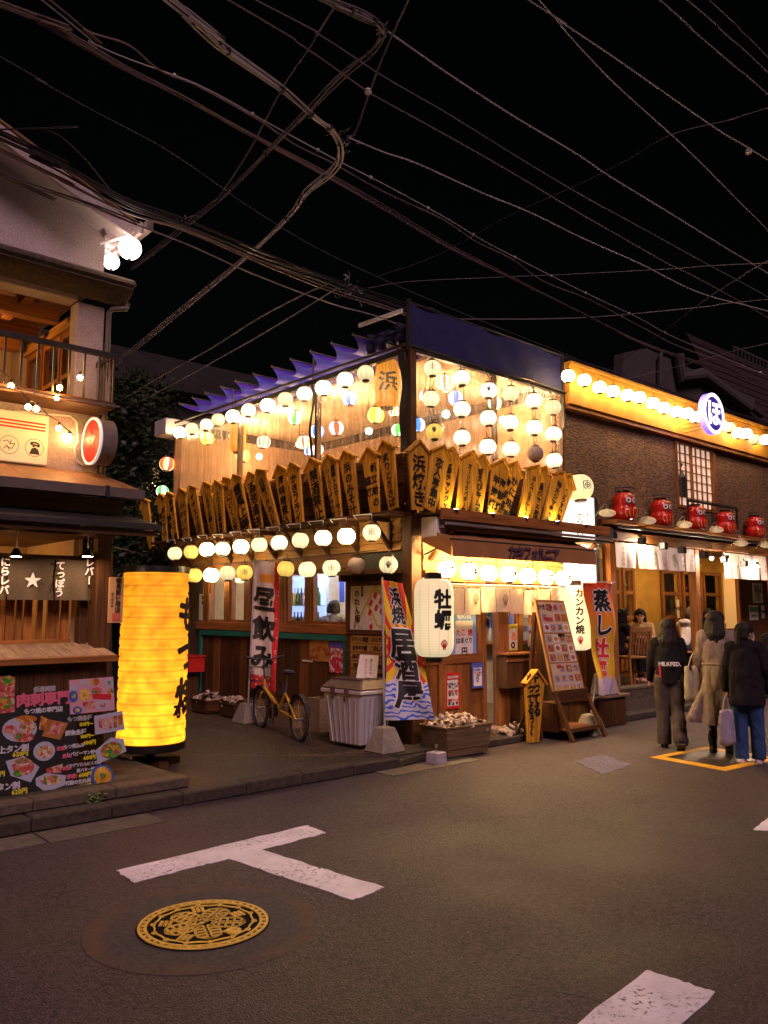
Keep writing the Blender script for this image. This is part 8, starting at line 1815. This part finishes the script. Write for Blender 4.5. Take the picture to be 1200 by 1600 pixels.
# ------------------------------------------------------------------ overhead cables
def cr(pts, n=8):
    """smooth curve through the points"""
    P_ = [pts[0]*2-pts[1]]+pts+[pts[-1]*2-pts[-2]]; out = []
    for i in range(1, len(P_)-2):
        a, b, c, d = P_[i-1:i+3]
        for k in range(n):
            t = k/n; out.append(.5*((2*b)+(c-a)*t+(2*a-5*b+4*c-d)*t*t+(3*b-3*c+d-a)*t**3))
    out.append(pts[-1]); return out
def height(u, v, z0=6.8, z1=None): return pz(u, v, z0)
def cable(pts, z, r, label, m=None, n=1, spread=.03, name='cable', group=None, ties=0, zz=None):
    r *= .74; spread *= .8
    P0 = [pz(u, v, z if zz is None else zz[i]) for i, (u, v) in enumerate(pts)]
    off = lambda q: q[0] < -8 or q[0] > 1205 or q[1] < -8
    if off(pts[-1]): P0.append(P0[-1]+(P0[-1]-P0[-2]).normalized()*9+V((0,0,-.25)))
    if off(pts[0]): P0.insert(0, P0[0]+(P0[0]-P0[1]).normalized()*9+V((0,0,-.25)))
    C_ = cr(P0)
    t = Thing(name, label, 'cable', C_[0], group=group); m = m or M_cable
    for k in range(n):
        a = 2*pi*k/max(1, n); ph = k*1.7; off = (lambda i: V((0,0,0))) if n == 1 else (lambda i, a=a, ph=ph: V((cos(a+i*.05*(1+k*.1))*spread, sin(a+i*.05)*spread, sin(a+i*.07+ph)*spread*1.2)))
        t.part('strand', MB().tube([p+off(i) for i, p in enumerate(C_)], r, 6), m, w=True, smooth=True)
    if ties:
        L_ = len(C_); 
        for i in range(4, L_-4, ties): d = (C_[i+1]-C_[i-1]).normalized(); t.part('cable_tie', MB().tube([C_[i]-d*.012, C_[i]+d*.012], spread*1.25+r, 8), M_cabled, w=True)
    return t, C_
M_cl = M('pale_wire', (.45,.40,.40), None, .4, ns=40, bump=.02, stain=.2, vary=.1); M_cbn = M('brown_cable', (.20,.14,.11), None, .5, ns=40, bump=.05, stain=.3)
t, C1 = cable([(40,-20),(150,70),(310,133),(420,193),(520,247),(600,288),(690,337),(755,376),(820,410),(875,438),(930,465),(1000,498),(1060,530),(1190,583),(1260,612)], 7.6, .011, 'taut pale messenger wire with small clamps crossing the whole view diagonally', M_cl)
for i in range(6, len(C1)-6, 8): t.part('clamp', MB().ball(C1[i], .026, 8, 5), M_cl, w=True)
cable([(60,-15),(130,45),(200,70),(250,110),(310,135),(400,185),(460,225),(520,255),(600,300),(690,342),(745,378),(800,405),(850,440),(920,468),(1000,510),(1070,545),(1185,582),(1230,600)], 7.55, .014, 'wavy slack cable lashed under the taut pale messenger wire', M_cbn)
cable([(-30,-5),(60,30),(130,70),(200,110),(300,160),(400,215),(500,268),(600,325),(700,385),(800,435),(900,485),(1000,535),(1100,570),(1230,610)], 7.4, .013, 'thick twisted bundle of four cables running parallel below the messenger wire', M_cbn, 4, .028)
cable([(340,-10),(470,70),(570,140),(600,158),(700,213),(800,270),(900,330),(970,370),(1040,410),(1100,440),(1230,515)], 8.2, .012, 'brownish wire through the upper insulator knob towards lower right', M_cbn)
cable([(380,-10),(500,55),(600,120),(700,178),(800,240),(900,300),(1000,355),(1100,410),(1230,482)], 8.6, .011, 'thin grey wire parallel above the brownish wire', M_cable)
cable([(603,47),(700,115),(800,180),(900,240),(955,277),(1050,335),(1130,385),(1230,447)], 9.0, .016, 'bright wire starting at the top cable knot and ending at the right edge', M_cl)
cable([(545,215),(600,238),(650,255),(750,300),(830,333),(910,372),(1000,412),(1100,460),(1230,495)], 8.0, .013, 'reddish wire leaving the middle knot towards the lower right', M_cl)
cable([(810,-10),(870,30),(960,90),(1060,160),(1130,208),(1230,270)], 8.6, .011, 'pale wire with one insulator bead near the right edge', M_cl)
cable([(832,-12),(880,45),(960,130),(1070,230),(1150,310),(1230,392)], 8.8, .011, 'steep pale wire crossing the insulator wire at the top', M_cl)
cable([(1018,-12),(1080,45),(1150,105),(1230,175)], 8.6, .012, 'first of three short wires in the upper right corner, lowest', M_cable)
cable([(1060,-12),(1130,50),(1230,142)], 8.8, .011, 'second of three short wires in the upper right corner, middle', M_cable)
cable([(1095,-12),(1160,50),(1230,122)], 9.0, .010, 'third of three short wires in the upper right corner, outermost', M_cable)
cable([(-40,195),(50,238),(100,262),(200,318),(290,350),(400,395),(480,425),(560,455),(620,475),(700,505),(800,535),(880,560),(1000,598),(1110,637),(1230,672)], 5.6, .014, 'heavy black bundle of cables sweeping low before both buildings', M_cabled, 6, .040)
cable([(-40,215),(100,285),(200,335),(290,362),(400,408),(520,455),(620,486),(760,535),(880,575),(1000,615),(1230,690)], 5.5, .012, 'slimmer brown cable just below the heavy black bundle', M_cbn, 2, .02)
cable([(-40,265),(60,295),(145,325),(210,350),(300,385),(400,430),(520,475),(600,498),(700,540),(870,592),(1000,632),(1230,700)], 5.3, .010, 'single lone grey wire sagging lowest past the grill shop gable', M_cable)
cable([(-40,255),(0,274),(80,300),(150,325),(216,352)], 5.1, .010, 'short dark wire entering the gutter end of the grill shop', M_cabled, 2, .02)
cable([(-30,203),(70,203),(125,240),(180,306)], 5.75, .010, 'short black wire crossing the gable wall', M_cabled)
cable([(-60,55),(60,125),(150,175),(270,240),(400,330),(520,400),(700,480),(900,560)], 7.2, .006, 'very thin faint wire above the heavy bundle', M_cable)
cable([(538,-15),(490,65),(440,140),(390,235),(340,310),(310,338),(292,350)], 8.2, .014, 'twisted pair descending from the top edge to the low junction', M_cable, 2, .012)
cable([(645,-15),(620,40),(600,85),(578,143),(556,205),(545,215)], 8.6, .014, 'thick service wire linking the top edge with the middle knot', M_cable, 2, .012)
cable([(480,-15),(520,5),(560,20),(588,36),(597,55),(580,82),(550,105),(520,133),(490,165),(440,215),(400,255),(350,305),(300,345),(250,385),(205,420)], 7.2, .012, 'dark spiral-wrapped bundle looping at the top and falling to the globe lamps', M_cable, 4, .028, ties=9)
cable([(235,-25),(290,20),(345,72),(440,140),(490,183),(520,205),(533,235),(522,265),(480,300),(455,335),(395,392),(320,455),(265,500),(210,545),(160,583)], 6.4, .014, 'pinkish ribbed bundle of four cables curving in a wide hook', M_cl, 4, .030, ties=7)
cable([(518,440),(470,462),(400,500),(330,545),(250,590),(200,620),(165,640)], 5.6, .009, 'pair of thin wires from the junction down to the lane rail, upper', M_cable, 2, .02)
cable([(525,450),(470,485),(400,528),(330,568),(250,612),(168,652)], 5.5, .009, 'pair of thin wires from the junction down to the lane rail, lower', M_cable, 2, .02)
cable([(1230,160),(1150,185),(1050,210),(980,250),(900,290),(800,335),(680,400),(590,432)], 9.5, .007, 'faint twisting wire crossing the sky from upper right to the junction', M_cable)
cable([(575,450),(640,440),(760,434),(900,428),(1050,420),(1230,410)], 8.0, .007, 'faint nearly level wire right of the junction', M_cable)
cable([(700,498),(850,498),(950,494),(1100,480),(1230,466)], 7.4, .007, 'faint level wire above the navy screen', M_cable, 2, .015)
cable([(945,581),(1020,530),(1100,470),(1160,432),(1230,392)], 7.6, .009, 'wire rising from the ochre fascia to the right edge', M_cable, 2, .012)
cable([(975,593),(1050,575),(1120,556),(1230,530)], 7.6, .009, 'white stay wire from the fascia cap towards the red roof', M_cl)
# knots, insulators, junction tangle
def knob(u, v, z, r, label):
    p = pz(u, v, z); t = Thing('insulator', label, 'insulator', p); t.part('knob', MB().ball((0,0,0),(r,r,r*.8),14,8), M_white, smooth=True); t.part('band', MB().lathe([(r*1.02,-r*.12),(r*1.02,r*.12)], 14, caps=False), M_cabled)
knob(575,143,8.2,.050,'white porcelain knob on the brownish wire near the top'); knob(1170,237,8.6,.055,'white porcelain bead on the pale wire at the right edge'); knob(1188,583,7.6,.05,'pink cable terminal knob at the far right of the messenger wire')
def tangle(u, v, z, s, n, label, m, seed):
    r = random.Random(seed); c = pz(u, v, z); t = Thing('cable_junction', label, 'cable', c)
    for k in range(n):
        pts = [c+V((r.gauss(0,s), r.gauss(0,s), r.gauss(0,s*.7)))]; 
        for i in range(4): pts.append(pts[-1]+V((r.gauss(0,s*.5), r.gauss(0,s*.5), r.gauss(0,s*.4))))
        t.part('loose_wire', MB().tube(cr(pts, 4), .0035, 5), m if k % 3 else M_cl, w=True)
    t.part('joint_box', MB().cbox(c, (s*1.2,.05,.05)), M_cabled, w=True, bev=.02)
tangle(603,47,8.9,.07,7,'knot of clamps where three wires meet at the top',M_cable,1); tangle(545,215,8.1,.07,9,'orange tinted knot of clamps in the middle of the sky',M_cbn,2); tangle(290,351,5.65,.05,6,'small knot where the twisted pair meets the heavy bundle',M_cable,3); tangle(545,448,5.6,.075,16,'messy junction of loose white and dark wires above the bar roof',M_cable,4); tangle(655,500,5.6,.06,8,'second bristly wire splice before the navy screen',M_cable,5)
